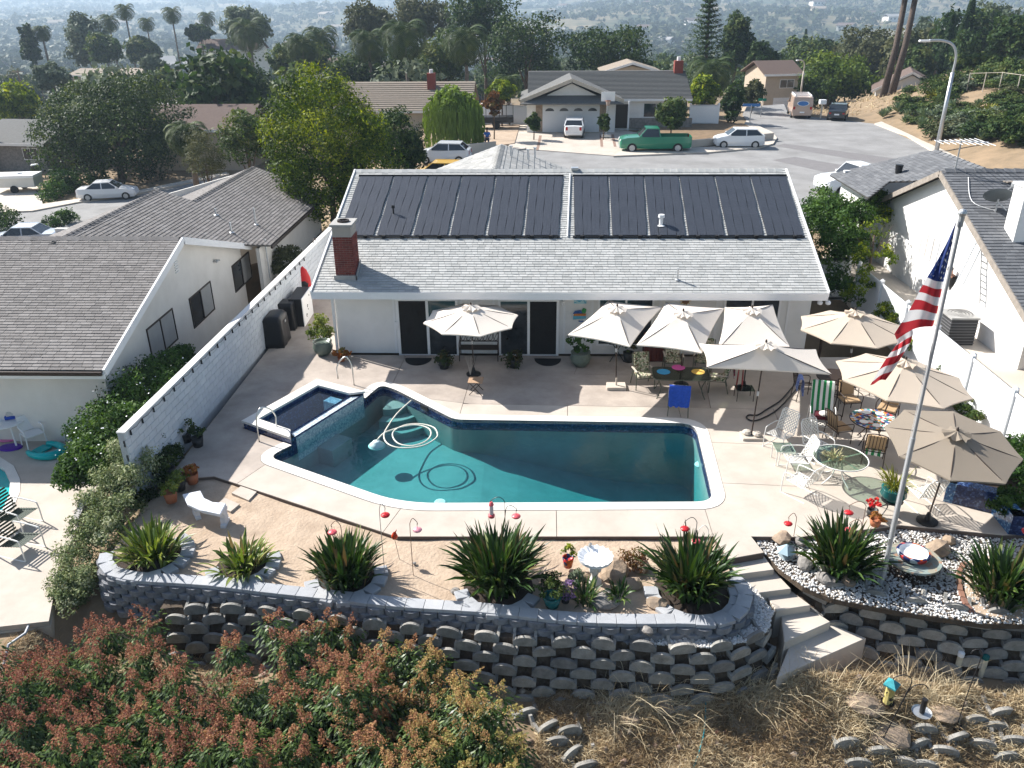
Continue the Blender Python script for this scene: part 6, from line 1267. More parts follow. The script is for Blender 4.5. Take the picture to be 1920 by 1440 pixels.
FY=fb. y+.05
def FQ(x,y,dy=0):return Q(x,y,FY+dy)
cv=lambda x,y:(1240+x/2.8235,260+y/2.8235)
LA=[cv(*q)for q in((1560,440),(1516,540),(1450,665),(1388,770),(1335,865),(1232,1032))];RA=[cv(*q)for q in((1562,440),(1532,590),(1508,700),(1488,790),(1464,900),(1436,992))]
LBt=[cv(*q)for q in((1228,1018),(1252,1080),(1192,1165),(1105,1300))];RBt=[cv(*q)for q in((1345,990),(1318,1085),(1250,1190),(1160,1312))]
hoist0=FQ(*LA[0]);NU,NV=26,10
def crv(l,t):k=t*(len(l)-1);i=min(int(k),len(l)-2);f=k-i;return(l[i][0]*(1-f)+l[i+1][0]*f,l[i][1]*(1-f)+l[i+1][1]*f)
def sheetpt(L_,R_,s,t,slant=0.,dy0=0.):
 """s runs down the hoist (or down the tail), t from the right edge to the left"""
 a=crv(R_,min(1,max(0,s-slant*.5)));b=crv(L_,min(1,max(0,s+slant*.5)));x=a[0]*(1-t)+b[0]*t;y=a[1]*(1-t)+b[1]*t+2.2*math. sin(t*6+s*9)*s
 return FQ(x,y,dy0+.13*math. sin(t*7+s*5)*min(1,t*4)-.10*t)
flg=thing('flag','red, white and blue flag with stars and stripes hanging from the pole','flag',hoist0)
mr_,mw_,mbl=[canopymat(n,c,.3)for n,c in(('flag red',(.42,.03,.04)),('flag white',(.72,.71,.72)),('flag blue',(.02,.04,.16)))]
def patch(mb,L_,R_,s0,s1,slant,dy0,ns=3):
 V=[sheetpt(L_,R_,s0+(s1-s0)*i/ns,j/NV,slant,dy0)for i in range(ns+1)for j in range(NV+1)];mb. add(V,[(i*(NV+1)+j,i*(NV+1)+j+1,(i+1)*(NV+1)+j+1,(i+1)*(NV+1)+j)for i in range(ns)for j in range(NV)])
for k in range(13):
 mb=MB()
 if k>=7:patch(mb,LA,RA,k/13,(k+1)/13,0,0)
 else:u=(6-k)/7;patch(mb,LBt,RBt,u,u+1/7,.2,.22)
 mb. obj('stripe',mw_ if k%2 else mr_,flg,True,world=True)
mb=MB();patch(mb,LA,RA,0,7/13,0,0,14);mb. obj('canton',mbl,flg,True,world=True)
def surf(t,s):return sheetpt(LA,RA,s,t)
mb=MB()
for r in range(9):
 for c_ in range(6 if r%2==0 else 5):
  t0=(c_+.5+(.5 if r%2 else 0))/6;s0=(7/13)*(r+.7)/9.4;pts=[]
  if(c_+r)%2 and r<5:continue
  for k in range(10):a=k*math. pi/5;rr=.030*(1 if k%2==0 else.42);pts. append(surf(min(1,max(0,t0+rr*math. cos(a)*(1.6 if r>5 else 2.6))),max(0,s0+rr*math. sin(a)*.62)))
  nv=(pts[2]-pts[0]). cross(pts[5]-pts[0]). normalized();nv=nv if nv. y<0 else-nv;mb. add([sum(pts,Vector())/10+nv*.008]+[p+nv*.008 for p in pts],[(0,1+k,1+(k+1)%10)for k in range(10)])
o=mb. obj('stars',M['white'],flg,world=True);o['kind']='stuff'
def post_cyl(label,x,y,ty,r,m,capm=None,name='bollard',cat='post'):
 b=PT(x,y);top=Q(x+(x-960)*.0,ty,b. y);h_=max(.3,top. z-b. z);t=thing(name,label,cat,b);mb=MB();mb. cyl((0,0,-.1),(0,0,h_),r,n=12);mb. obj('post',m,t)
 if capm:mb=MB();mb. lathe((0,0,h_),[(r*1.15,-.08),(r*1.15,.01),(0,.03)],12);mb. obj('cap',capm,t)
 return t
cr=mat('cream pvc',(.60,.55,.42),.5,var=.25,scale=9);post_cyl('cream pipe post with white cap left of the shepherd hook',1792,1262,1224,.055,cr,M['white']);post_cyl('cream pipe post with green cap right of the black hook',1838,1268,1230,.055,cr,M['tealglaze'])
b=PT(1650,1392);t=thing('feeder_pole','black double shepherd hook in the dry grass carrying two bird feeders','bird feeder pole',b);tp=Q(1700,1278,b. y)
h_=1.65;lean=.28;mb=MB();mb. tube([(0,0,-.1),(lean,0,h_-.25)],.012,6);mb. tube(smooth_path([(lean,0,h_-.3),(lean+.0,0,h_-.05),(lean-.15,0,h_+.05),(lean-.3,0,h_),(lean-.33,0,h_-.06)],5),.01,5);mb. tube(smooth_path([(lean,0,h_-.35),(lean+.08,0,h_-.2),(lean+.25,0,h_-.18),(lean+.34,0,h_-.28)],5),.01,5);mb. obj('hook',M['black'],t)
f=thing('bird_feeder','yellow patterned tube feeder with teal roof hanging on the black hook','bird feeder',b+Vector((lean-.33,0,h_-.62)));mb=MB();mb. cyl((0,0,0),(0,0,.42),.085,n=10);mb. obj('tube',mat('yellow leaf pattern',(.50,.42,.14),.6,var=0),f);voro(D. materials['yellow leaf pattern'],[(.5,.42,.16),(.5,.42,.16),(.03,.03,.02),(.42,.35,.12)],16)
mb=MB();mb. lathe((0,0,.42),[(.16,0),(.16,.03),(.03,.12),(0,.13)],4);mb. obj('roof',M['tealglaze']. copy()if 0 else mat('turquoise roof',(.05,.32,.36),.5,var=.3,scale=20),f);mb=MB();mb. lathe((0,0,-.01),[(0,0),(.13,0),(.13,.02)],8);mb. obj('perch_tray',M['bronze'],f)
f=thing('bird_feeder','black tube feeder with round clear tray hanging on the right arm of the hook','bird feeder',b+Vector((lean+.34,0,h_-.85)));mb=MB();mb. cyl((0,0,0),(0,0,.32),.05,n=10);mb. obj('tube',M['black'],f);mb=MB();mb. lathe((0,0,-.02),[(.0,0),(.16,0),(.18,.03)],16);mb. obj('tray',M['galv'],f)
b=PT(1793,1364);t=thing('shepherd_hook','tall thin black shepherd hook without a feeder on the dry slope','shepherd hook',b);mb=MB();mb. tube(smooth_path([(0,0,-.1),(.02,0,1.0),(.06,0,1.75),(0,0,1.95),(-.12,0,1.93),(-.14,0,1.85)],5),.01,5);mb. obj('rod',M['black'],t);mb=MB();mb. cyl((.0,0,0),(0,0,.06),.1,n=8);mb. obj('foot',M['black'],t)
hp=[P(1379,1188,-.4),P(1381,1215,-.7),P(1380,1240,-1.2),P(1381,1275,-1.7)];mb=MB();mb. tube([p+Vector((0,-.16,.1))for p in hp],.012,6);tag(mb. obj('hose',M['tealglaze']),'green hose hanging down the crib wall by the steps','hose')
hp=[(1323,1320),(1322,1350),(1318,1385),(1308,1420),(1300,1445)];pts=[]
for x,y in hp:pts. append(PT(x,y,.04))
mb=MB();mb. tube(smooth_path(pts,4),.013,6);tag(mb. obj('hose',D. materials['turquoise roof']),'green hose lying down the dry slope at the bottom','hose')
pv=[(88,1108),(70,1150),(50,1196),(20,1222),(8,1262)];mb=MB();mb. tube([PT(x,y,.12)for x,y in pv],.03,6);tag(mb. obj('irrigation_pipe',mat('grey pipe',(.45,.47,.5),.5,var=.1)),'grey plastic pipe running down beside the left patio','pipe')
# -- left neighbour's patio
LZ0=-.6
lp_=[tuple(P(x,y,LZ0). xy)for x,y in((-60,1182),(92,1165),(112,1060),(150,985),(190,900))]+[(-10.3,18),(-10.3,21.),(-27,21.),(-27,12)]
poolL=[tuple(P(x,y,LZ0). xy)for x,y in((-60,850),(-20,862),(8,880),(19,905),(17,928),(5,955),(-30,985),(-60,1000))]
Vp,rp_=cdt_regions(lp_,[offset(poolL,.25)],[[tuple(P(x,y,LZ0). xy)for x,y in l]for l in(((20,1110),(195,905)),((60,955),(160,950)),((-10,1130),(115,1120)),((-40,820),(200,845)))]);pdk=thing('neighbour_patio',None,None);pdk['kind']='structure'
for tr in rp_:link('slab',slab_mesh('slab',Vp,tr,LZ0,.12,.008,M['deck']),pdk)
mb=MB();mb. prism(lp_,-2.4,LZ0-.13);mb. obj('slab_base',M['walk'],pdk)
np_=thing('swimming_pool',"turquoise pool corner in the left neighbour's patio",'pool',(poolL[2][0],poolL[2][1],LZ0));Vq,rq=cdt_regions(offset(poolL,.25),[poolL],[])
for tr in rq:me=slab_mesh('coping',Vq,tr,LZ0+.012,.1,.002,M['coping']);me. transform(Matrix. Translation(-np_. location));link('coping',me,np_)
mb=MB();mb. prism([p for p in poolL],LZ0-.2,LZ0-.1);mb. obj('water',mat('turquoise water',(.03,.42,.42),.05,var=.1),np_,world=True)
mb=MB();mb. slab([P(133,975,LZ0),P(158,925,LZ0),P(158,925,LZ0+.25),P(133,975,LZ0+.25)],(.15,.05,0));tag(mb. obj('low_wall',M['concrete']),'low grey garden wall between the left patio and the hedge','wall')
def plastic_chair(label,loc,rz):
 t=thing('plastic_chair',label,'chair',loc,rz,'white plastic chairs');W=.25
 for s in(-1,1):
  for y in(-.22,.24):mb=MB();mb. tube([(s*W*1.1,y*1.1,0),(s*W,y,.42)],.02,5);mb. obj('leg',M['white'],t)
  mb=MB();mb. tube(smooth_path([(s*W,-.22,.42),(s*W*1.1,-.2,.63),(s*W*1.1,.1,.65),(s*W,.26,.7)],3),.02,5);mb. obj('armrest',M['white'],t)
 mb=MB();mb. box((0,0,.42),(.5,.48,.03));mb. obj('seat',M['white'],t);mb=MB();mb. slab([(-.23,.24,.45),(.23,.24,.45),(.21,.36,.88),(-.21,.36,.88)],(0,.02,0));mb. obj('backrest',M['white'],t)
p=P(60,812,LZ0+.42);plastic_chair('white plastic chair right of the round plastic table',(p. x,p. y,LZ0),R(50))
p=P(12,790,LZ0+.7);t=thing('plastic_table',"white round plastic table against the left neighbour's wall",'table',(p. x,p. y,LZ0));mb=MB();mb. lathe((0,0,.70),[(0,0),(.55,0),(.56,.02),(.54,.04),(0,.03)],24);mb. obj('tabletop',M['white'],t)
for k in range(4):a=.8+k*1.57;mb=MB();mb. tube([(.42*math. cos(a),.42*math. sin(a),0),(.33*math. cos(a),.33*math. sin(a),.7)],.028,6);mb. obj('leg',M['white'],t)
q=thing('toy_boat','toy boat in grey and blue on the white plastic table','toy',(p. x+.12,p. y+.1,LZ0+.74),.4);mb=MB();mb. box((0,0,.06),(.34,.16,.1));mb. obj('hull',M['blue'],q);mb=MB();mb. box((0,0,.15),(.24,.13,.08));mb. box((-.03,0,.21),(.12,.1,.05));mb. obj('deckhouse',M['galv'],q)
p=P(85,845,LZ0+.08);t=thing('pool_float','turquoise crescent-shaped pool float on the left patio','pool float',(p. x,p. y,LZ0),R(-20));mb=MB();pts=[(.55*math. cos(a),.36*math. sin(a),.11)for a in np. linspace(R(-130),R(120),16)];mb. tube(pts,[.07+.06*math. sin(math. pi*i/15)for i in range(16)],10);mb. obj('ring',M['teal'],t,True);mb=MB();mb. box((-.2,.05,.06),(.35,.4,.05));mb. obj('pillow',M['teal'],t)
for px,py,c,nm,lab in((15,823,(.75,.2,.42),'pink','pink inflatable float under the plastic table'),(20,840,(.10,.02,.35),'purple','purple swim mat on the left patio'),(110,806,(.10,.04,.22),'violet','violet swim noodle along the house wall')):
 p=P(px,py,LZ0);mb=MB()
 if nm=='violet':mb. tube([(-.6,0,.05),(.7,.1,.05)],.05,8)
 else:mb. lathe((0,0,0),[(0,.05),(.26,.05),(.3,.02),(.28,0)],12,sx=1.2,sy=.8)
 o=mb. obj('pool_toy',mat(nm+' foam',c,.5,var=.15));o. location=p;tag(o,lab,'pool toy')
def sling_chair(label,px,py):
 p=P(px,py,LZ0+.4);t=thing('strap_lounger',label,'chair',(p. x,p. y,LZ0),R(75),'green strap chairs on the left patio');W=.3
 for s in(-1,1):mb=MB();mb. tube(smooth_path([(s*W,.45,.0),(s*W,-.35,.0),(s*W,-.42,.1),(s*W,-.4,.5),(s*W,-.3,.58),(s*W,.3,.6),(s*W,.4,.5),(s*W,.45,.05)],4),.018,6);mb. obj('side_frame',M['frame_w'],t)
 m=mat('dark green strap',(.03,.05,.035),.6,var=.1)if 'dark green strap' not in D. materials else D. materials['dark green strap']
 for k in range(8):mb=MB();y=-.36+.085*k;mb. beam((-W,y,.4-.015*k),(W,y,.4-.015*k),.055,.006);mb. obj('seat_strap',m,t)
 for k in range(8):mb=MB();mb. beam((-W,.3+.03*k,.36+.07*k),(W,.3+.03*k,.36+.07*k),.055,.006,up=(0,1,0));mb. obj('back_strap',m,t)
sling_chair('green strap chair farther from the camera on the left patio',30,960);sling_chair('green strap chair nearer the camera on the left patio',32,1008)
# -- street
def sheet(name,poly,z,m,th=.2,parent=None):
 mb=MB();mb. prism(poly,z-th,z);o=mb. obj(name,m,parent);
 if parent is None:o['kind']='structure'
 return o
S2=lambda l,z=ST:[tuple(P(x,y,z). xy)for x,y in l]
road=[(700,345),(790,318),(830,298),(880,287),(985,278),(1150,292),(1330,285),(1420,276),(1450,268),(1457,258),(1448,247),(1400,226),(1392,215),(1400,200),(1470,195),(1478,214),(1640,232),(1700,255),(1760,290),(1850,345),(1760,420),(1200,440),(700,440)]
sheet('street',S2(road),ST,M['asphalt'],.1)
for q in(((1455,274),(1470,269),(1700,300),(1660,309)),((1448,300),(1490,294),(1640,320),(1600,335))):sheet('road_patch',S2(q,ST+.004),ST+.004,M['patch'],.002)
sheet('sidewalk',S2([(1640,231),(1700,254),(1760,289),(1850,344),(1910,344),(1850,300),(1785,268),(1715,243),(1655,227)],ST+.12),ST+.12,M['walk'])
sheet('kerb',S2([(870,290),(985,278),(985,275),(870,286)],ST+.12),ST+.12,M['walk'])
sheet('driveway',S2([(950,280),(985,279),(1150,292),(1168,285),(1205,250),(1128,238),(1010,238),(985,225),(975,232)],ST+.05),ST+.05,M['deck'],.3)
sheet('far_sidewalk',S2([(1150,292),(1330,285),(1420,277),(1450,269),(1457,258),(1448,247),(1400,226),(1395,232),(1430,248),(1438,258),(1425,266),(1330,275),(1165,281)],ST+.12),ST+.12,M['walk'])
sheet('dry_yard',S2([(1190,268),(1330,270),(1420,263),(1430,256),(1400,234),(1345,225),(1200,240)],ST+.2),ST+.2,mat('dry yard',(.25,.17,.10),.95,var=.4,scale=1.5,bump=.5),.5)
sheet('planting_strip',S2([(870,282),(965,268),(975,232),(940,222),(880,235)],ST+.1),ST+.1,M['soil'],.4)
M['band']=mat('brick band',(.30,.20,.155),.9,var=.3,scale=6)
for q in(((1011,254),(1016,254),(1010,281),(1005,281)),((1124,252),(1129,252),(1131,275),(1126,275)),((1146,252),(1151,252),(1156,275),(1151,275))):sheet('brick_band',S2(q,ST+.056),ST+.056,M['band'],.002)
mb=MB();a=P(1290,277,ST+.1);b=P(1450,262,ST+.1);mb. slab([a,b,b+Vector((0,0,.55)),a+Vector((0,0,.55))],(0,.2,0));tag(mb. obj('retaining_kerb',M['walk']),'low pale retaining wall behind the parked white hatchback','low wall')
mb=MB();a=P(868,292,ST);b=P(930,285,ST);mb. slab([a,b,b+Vector((0,0,.8)),a+Vector((0,0,.8))],(0,.2,0));tag(mb. obj('low_wall',M['walk']),'low white wall by the street where the man in blue sits','low wall')
SL=lambda l,z=LS:[tuple(P(x,y,z). xy)for x,y in l]
sheet('left_street',SL([(-300,450),(-20,402),(60,398),(150,382),(260,366),(345,348),(430,330),(470,345),(345,395),(100,480),(-300,560)]),LS+.02,M['asphalt'],.1)
sheet('left_sidewalk',SL([(-300,440),(-20,398),(60,395),(150,378),(260,362),(430,326),(425,322),(258,357),(150,372),(80,382),(70,345),(-20,352),(-300,400)],LS+.13),LS+.13,M['walk'])
# -- vehicles
M['glassd']=mat('car glass',(.02,.025,.03),.05,var=0,spec=.8);M['hub']=mat('wheel rim',(.42,.43,.44),.35,var=0,metal=.6);M['tail']=mat('tail lamp',(.45,.01,.01),.2,var=0);M['head']=mat('head lamp',(.75,.77,.8),.1,var=0)
def paint(name,c):m=mat(name,c,.3,var=0,spec=.5);m. node_tree. nodes['Principled BSDF']. inputs['Coat Weight']. default_value=.6;return m
PW=paint('white car paint',(.78,.79,.80))
CARS={'hatch':(3.85,1.69,1.5,[(-1.92,.35,.62,.60),(-1.82,.22,.78,.76),(-1.5,.2,.90,.83),(-1.0,.2,1.0,.845),(0,.2,.98,.845),(1.2,.2,1.02,.845),(1.75,.24,1.05,.80),(1.92,.35,1.0,.72)],(-1.0,-.35,1.25,1.75)),'sedan':(4.55,1.78,1.46,[(-2.27,.35,.6,.66),(-2.15,.22,.74,.8),(-1.6,.2,.86,.87),(-1.0,.2,.93,.88),(.6,.2,.95,.89),(1.4,.2,.99,.88),(2.1,.25,.98,.82),(2.27,.35,.9,.74)],(-1.05,-.35,.85,1.5)),'pickup':(5.5,2.0,1.83,[(-2.75,.45,.8,.82),(-2.65,.32,1.0,.95),(-2.2,.3,1.12,.99),(-1.3,.3,1.18,1.0),(-.0,.3,1.18,1.0),(.35,.3,1.18,1.0),(.36,.3,1.22,1.0),(2.6,.35,1.22,1.0),(2.75,.45,1.2,.96)],(-1.3,-.72,.2,.33)),'van':(5.0,1.95,2.05,[(-2.5,.4,.85,.8),(-2.4,.28,1.0,.93),(-1.9,.26,1.15,.97),(-1.4,.26,1.22,.98),(2.3,.26,1.22,.98),(2.5,.35,1.2,.96)],(-1.75,-1.05,2.3,2.46))}
def wheel(t,x,y,r,side):
 mb=MB();mb. tube([(x,y-.1,r),(x,y+.1,r)],r,18);wt=mb. obj('wheel',M['tyre'],t);mb=MB();mb. tube([(x,y+side*.101,r),(x,y+side*.115,r)],r*.62,12);mb. obj('rim',M['hub'],wt)
 mb=MB()
 for k in range(5):a=k*1.2566;mb. beam((x,y+side*.12,r),(x+r*.55*math. cos(a),y+side*.12,r+r*.55*math. sin(a)),.05,.012,up=(0,1,0))
 mb. obj('hubcap',M['galv'],wt)
def car(label,kind,paint_,loc,rz,name='parked_car',cat='car',group='parked vehicles',sc=1.,glass=None,open_bed=False,dark_side=False):
 L,W,H,stn,(x1,x2,x3,x4)=CARS[kind];t=thing(name,label,cat,loc,rz,group,scale=None if sc==1. else sc);V=[];k=7
 for x,zl,zb,hw in stn:V+=[(x,-hw*.9,zl),(x,-hw,zl+(zb-zl)*.45),(x,-hw*.95,zb),(x,0,zb+.03),(x,hw*.95,zb),(x,hw,zl+(zb-zl)*.45),(x,hw*.9,zl)]
 n=len(stn);fs=[(i*k+j,i*k+j+1,(i+1)*k+j+1,(i+1)*k+j)for i in range(n-1)for j in range(k-1)]+[(i*k+6,i*k,(i+1)*k,(i+1)*k+6)for i in range(n-1)]+[tuple(range(k)),tuple((n-1)*k+j for j in range(k-1,-1,-1))]
 if open_bed:fs=[f for f in fs if not(V[f[0]][0]>.3 and V[f[2]][0]>2.0 and all(V[i][2]>=1.2 for i in f))]
 mb=MB();mb. add(V,fs);mb. obj('body',paint_,t)
 zb=1.0 if kind!='pickup' else 1.17;zb=1.2 if kind=='van' else zb;zb=.94 if kind=='sedan' else zb;wb=W/2*.94;wr=W/2*.78 if kind!='van' else W/2*.88
 A=[(x1,-wb,zb),(x2,-wr,H-.03),(x3,-wr,H-.05),(x4,-wb,zb+.03)];B=[(a,-b,c)for a,b,c in A];Gm=glass or M['glassd']
 def panel(nm,pts,m=Gm,th=.02):
  n_=(Vector(pts[1])-Vector(pts[0])). cross(Vector(pts[2])-Vector(pts[1])). normalized();c=sum((Vector(p)for p in pts),Vector())/len(pts);n_=n_ if n_. dot(c-Vector((0,0,.8)))>0 else-n_;mb=MB();mb. slab(pts,-n_*th);mb. obj(nm,m,t)
 panel('windscreen',[A[0],B[0],B[1],A[1]]);panel('roof',[(x2-.05,-wr,H-.02),(x2-.05,wr,H-.02),(x3+.05,wr,H-.03),(x3+.05,-wr,H-.03)],paint_,.05)
 panel('rear_window',[A[3],B[3],B[2],A[2]],Gm if kind!='van' else paint_)
 xm=(x2+x3)/2
 for S,s in((A,-1),(B,1)):
  if kind=='van':panel('side_window',[S[0],(x2+.6,S[0][1],zb),(x2+.6,S[1][1],H-.05),S[1]]);panel('side_panel',[(x2+.6,S[0][1],zb),S[3],S[2],(x2+.6,S[1][1],H-.05)],paint_)
  else:
   if kind=='pickup':panel('side_window',[S[0],S[3],S[2],S[1]])
   else:panel('side_window',[S[0],(xm,S[0][1],zb+.01),(xm,S[1][1],H-.04),S[1]]);panel('side_window',[(xm,S[0][1],zb+.01),S[3],S[2],(xm,S[1][1],H-.04)])
  mb=MB()
  for a,b in((S[0],S[1]),(S[2],S[3]))+(()if kind in('pickup','van')else(((xm,S[0][1],zb),(xm,S[1][1],H-.04)),)):mb. beam(Vector(a)+Vector((0,s*.006,0)),Vector(b)+Vector((0,s*.006,0)),.07,.04)
  mb. beam(Vector(S[1])+Vector((0,s*.005,.0)),Vector(S[2])+Vector((0,s*.005,0)),.05,.06);mb. obj('pillar',paint_,t)
  y=s*W/2
  for x in(-L*.33,L*.31):wheel(t,x,s*(W/2-.1),.31 if kind!='pickup' else.37,s)
  z0=stn[1][2]-.12;mb=MB();mb. slab([(stn[0][0]-.0,s*stn[0][3]*.95,z0-.05),(stn[0][0]-.0,s*stn[0][3]*.5,z0-.05),(stn[1][0]-.03,s*stn[0][3]*.5,z0+.1),(stn[1][0]-.03,s*stn[1][3]*.9,z0+.1)],(-.02,0,.01));mb. obj('headlight',M['head'],t)
  xr=stn[-1][0];mb=MB();mb. box((xr-.02,s*stn[-1][3]*.82,stn[-1][2]-.18),(.08,.18,.26 if kind!='sedan' else.14));mb. obj('taillight',M['tail'],t);mb=MB();mb. box((x1+.15,s*(wb+.1),zb+.08),(.12,.16,.12));mb. obj('mirror',paint_,t)
 mb=MB();mb. box((stn[-1][0]+.01,0,.62),(.02,.45,.14));mb. obj('licence_plate',M['white'],t);mb=MB();mb. box((stn[-1][0]-.02,0,.42),(.1,W*.82,.18));mb. box((stn[0][0]+.02,0,.42),(.1,W*.72,.18));mb. obj('bumper',paint_ if kind!='pickup' else M['galv'],t)
 if open_bed:mb=MB();mb. bx(.4,2.6,-.88,.88,.65,.7);mb. bx(.38,.42,-.9,.9,.65,1.2);mb. obj('bed_floor',M['black'],t)
 return t
def at(px,py,z):p=P(px,py,z);return(p. x,p. y,z)
car('white hatchback parked at the kerb nose-left in front of the dry yard','hatch',PW,at(1383,276,ST),R(-2))
car('green pickup truck parked across the driveway mouth','pickup',paint('green car paint',(.01,.20,.11)),at(1226,283,ST),R(-1),'pickup_truck','pickup truck',open_bed=True)
car('white hatchback parked on the far driveway facing the garage','hatch',PW,at(1077,254,ST+.06),R(-95))
car('silver-white hatchback half hidden behind the roof at the left of the street','hatch',paint('silver white paint',(.62,.64,.67)),at(834,305,ST),R(-4))
car('yellow car with roof rack just above the roof ridge','hatch',paint('yellow paint',(.62,.36,.04)),at(826,346,ST),R(-4))
car('black sedan parked at the end of the street by the two palms','sedan',paint('black car paint',(.02,.025,.03)),at(1570,222,ST),R(-112))
car('white pickup parked right of the house near the slate roof','pickup',PW,at(1612,362,ST-.1),R(12),'pickup_truck','pickup truck')
vn=car('faded orange-and-white delivery van with a blue oval on its rear','van',paint('faded van paint',(.50,.36,.28)),at(1497,217,ST),R(-100),'delivery_van','van');mb=MB();mb. lathe((0,0,0),[(0,.012),(.5,.012),(.5,0)],20,sx=1,sy=.42);o=mb. obj('oval_sign',mat('blue sign',(.05,.18,.45),.4,var=0),vn);o. rotation_euler=(R(90),0,R(90));o. location=(2.52,0,1.45)
mb=MB();mb. lathe((0,0,0),[(.5,.012),(.58,.012),(.58,0)],20,sx=1,sy=.45);o=mb. obj('oval_border',M['white'],vn);o. rotation_euler=(R(90),0,R(90));o. location=(2.515,0,1.45)
mb=MB();mb. bx(-1.2,2.2,-.8,-.74,2.08,2.2);mb. bx(-1.2,2.2,.74,.8,2.08,2.2)
for k in range(4):mb. bx(-1.+k,-.94+k,-.8,.8,2.14,2.2)
mb. obj('roof_rack',M['trim'],vn)
car('white sedan parked on the left street beside the juniper bed','sedan',PW,at(205,372,LS+.02),R(-166+2*0)+R(0))
car('pale car half hidden behind the left ridge caps','sedan',paint('pale blue paint',(.45,.50,.56)),at(50,462,LS+.02),R(8))
p=P(38,358,LS+.1);t=thing('camper_trailer','white folding camper trailer on the left driveway','trailer',p,R(8));mb=MB();mb. box((0,0,.85),(3.4,1.9,.75));mb. obj('body',mat('off white panel',(.70,.68,.62),.5,var=.06),t);mb=MB();mb. box((0,0,1.35),(3.5,2.0,.22));mb. obj('lid',M['trim'],t);mb=MB();mb. lathe((.2,.1,1.46),[(.3,0),(.28,.1),(0,.12)],4);mb. obj('roof_vent',M['white'],t)
for s in(-1,1):mb=MB();mb. tube([(0,s*.95-.1,.32),(0,s*.95+.1,.32)],.32,14);mb. obj('wheel',M['tyre'],t)
mb=MB();mb. beam((1.7,.5,.5),(2.9,0,.5),.07,.07);mb. beam((1.7,-.5,.5),(2.9,0,.5),.07,.07);mb. obj('tow_bar',M['galv'],t)
p=P(70,330,LS+.1);t=thing('trash_bin','dark trash bin with white lid behind the camper trailer','bin',(p. x,p. y,LS+.1));mb=MB();mb. lathe((0,0,0),[(.3,0),(.36,1.)],8);mb. obj('bin',M['darkpot'],t);mb=MB();mb. lathe((0,0,1.),[(.38,0),(.3,.1),(0,.12)],8);mb. obj('lid',M['white'],t)
p=P(930,240,ST+.1);t=thing('utility_trailer','black mesh utility trailer beside the white fence','trailer',p,R(5));mb=MB();mb. box((0,0,.8),(3.2,1.6,.5));mb. obj('box',M['black'],t)
for x in np. linspace(-1.55,1.55,6):mb=MB();mb. beam((x,-.78,1.),(x,-.78,2.1),.05,.05);mb. obj('stake',M['black'],t)
for s in(-1,1):mb=MB();mb. tube([(0,s*.85-.1,.35),(0,s*.85+.1,.35)],.35,12);mb. obj('wheel',M['tyre'],t)
mb=MB();mb. beam((-1.6,-.78,2.1),(1.6,-.78,2.1),.05,.05);mb. obj('top_rail',M['black'],t)
def lamp(label,bx_,by_,tx,ty,ax_,z,thick=.1,base=None):
 b=base or P(bx_,by_,z);top=Q(tx,ty,b. y);H=top. z-b. z;t=thing('street_lamp',label,'street lamp',b);arm=Q(ax_,ty,b. y). x-b. x;mb=MB();mb. tube([(0,0,0),(0,0,H*.72)],thick*1.3,10,r1=thick);mb. tube(smooth_path([(0,0,H*.70),(0,0,H*.86),(arm*.18,0,H*.96),(arm*.55,0,H*.998),(arm,0,H)],5),thick*.7,8);mb. obj('pole',M['galv']if thick>.1 else M['walk'],t,True);mb=MB();mb. box((arm*1.15,0,H-.02),(abs(arm)*.36,.3,.16));o=mb. obj('lamp_head',M['white'],t);bv=o. modifiers. new('b','BEVEL');bv. width=.05;return t
lamp('tall grey street lamp with curved arm on the right sidewalk',1756,282,1762,76,1742,ST+.12,.13)
lamp('small distant street lamp in front of the two-storey house',1500,185,1502,113,1497,.2,.09)
for x,y0,y1,m,lab in((1405,236,197,M['galv'],'blue street-name sign on a thin pole at the far corner'),(1426,219,187,M['galv'],'green street-name sign on a thin pole by the side road')):
 b=P(x,y0,ST+.1);tp=Q(x,y1,b. y);t=thing('street_sign',lab,'street sign',b);mb=MB();mb. cyl((0,0,0),(0,0,tp. z-b. z),.04,n=6);mb. obj('pole',m,t);mb=MB();mb. box((0,0,tp. z-b. z),(1.6 if 'blue' in lab else.8,.03,.25));mb. obj('name_plate',mat('sign '+lab[:5]. strip(),(.04,.16,.42)if 'blue' in lab else(.0,.2,.12),.4,var=0),t)
b=P(1137,258,ST+.1);t=thing('basketball_hoop','portable basketball hoop with white backboard beside the garage','basketball hoop',b);mb=MB();mb. tube([(0,.3,0),(0,.3,2.7),(0,0,3.2)],.06,8);mb. obj('pole',M['galv'],t);mb=MB();mb. box((0,-.1,3.35),(1.15,.05,.75));mb. obj('backboard',M['trim'],t);mb=MB();mb. tube([(.23*math. cos(a),-.4+.23*math. sin(a),3.05)for a in np. linspace(0,6.28,13)[:-1]],.015,5,close=True);mb. obj('rim',mat('orange rim',(.5,.12,.02),.5,var=0),t);mb=MB();mb. lathe((0,-.4,2.65),[(.12,0),(.22,.4)],10);mb. obj('net',mat('net',(.45,.35,.3),.9),t);mb=MB();mb. box((0,.5,.12),(.8,1.,.22));mb. obj('base',M['galv'],t)
b=P(1538,222,ST+.1);t=thing('mailbox','pale mailbox between the delivery van and the black sedan','mailbox',b);mb=MB();mb. bx(-.06,.06,-.06,.06,0,1.4);mb. obj('post',M['walk'],t);mb=MB();mb. box((0,0,1.55),(.6,.5,.4));mb. obj('box',M['trim'],t)
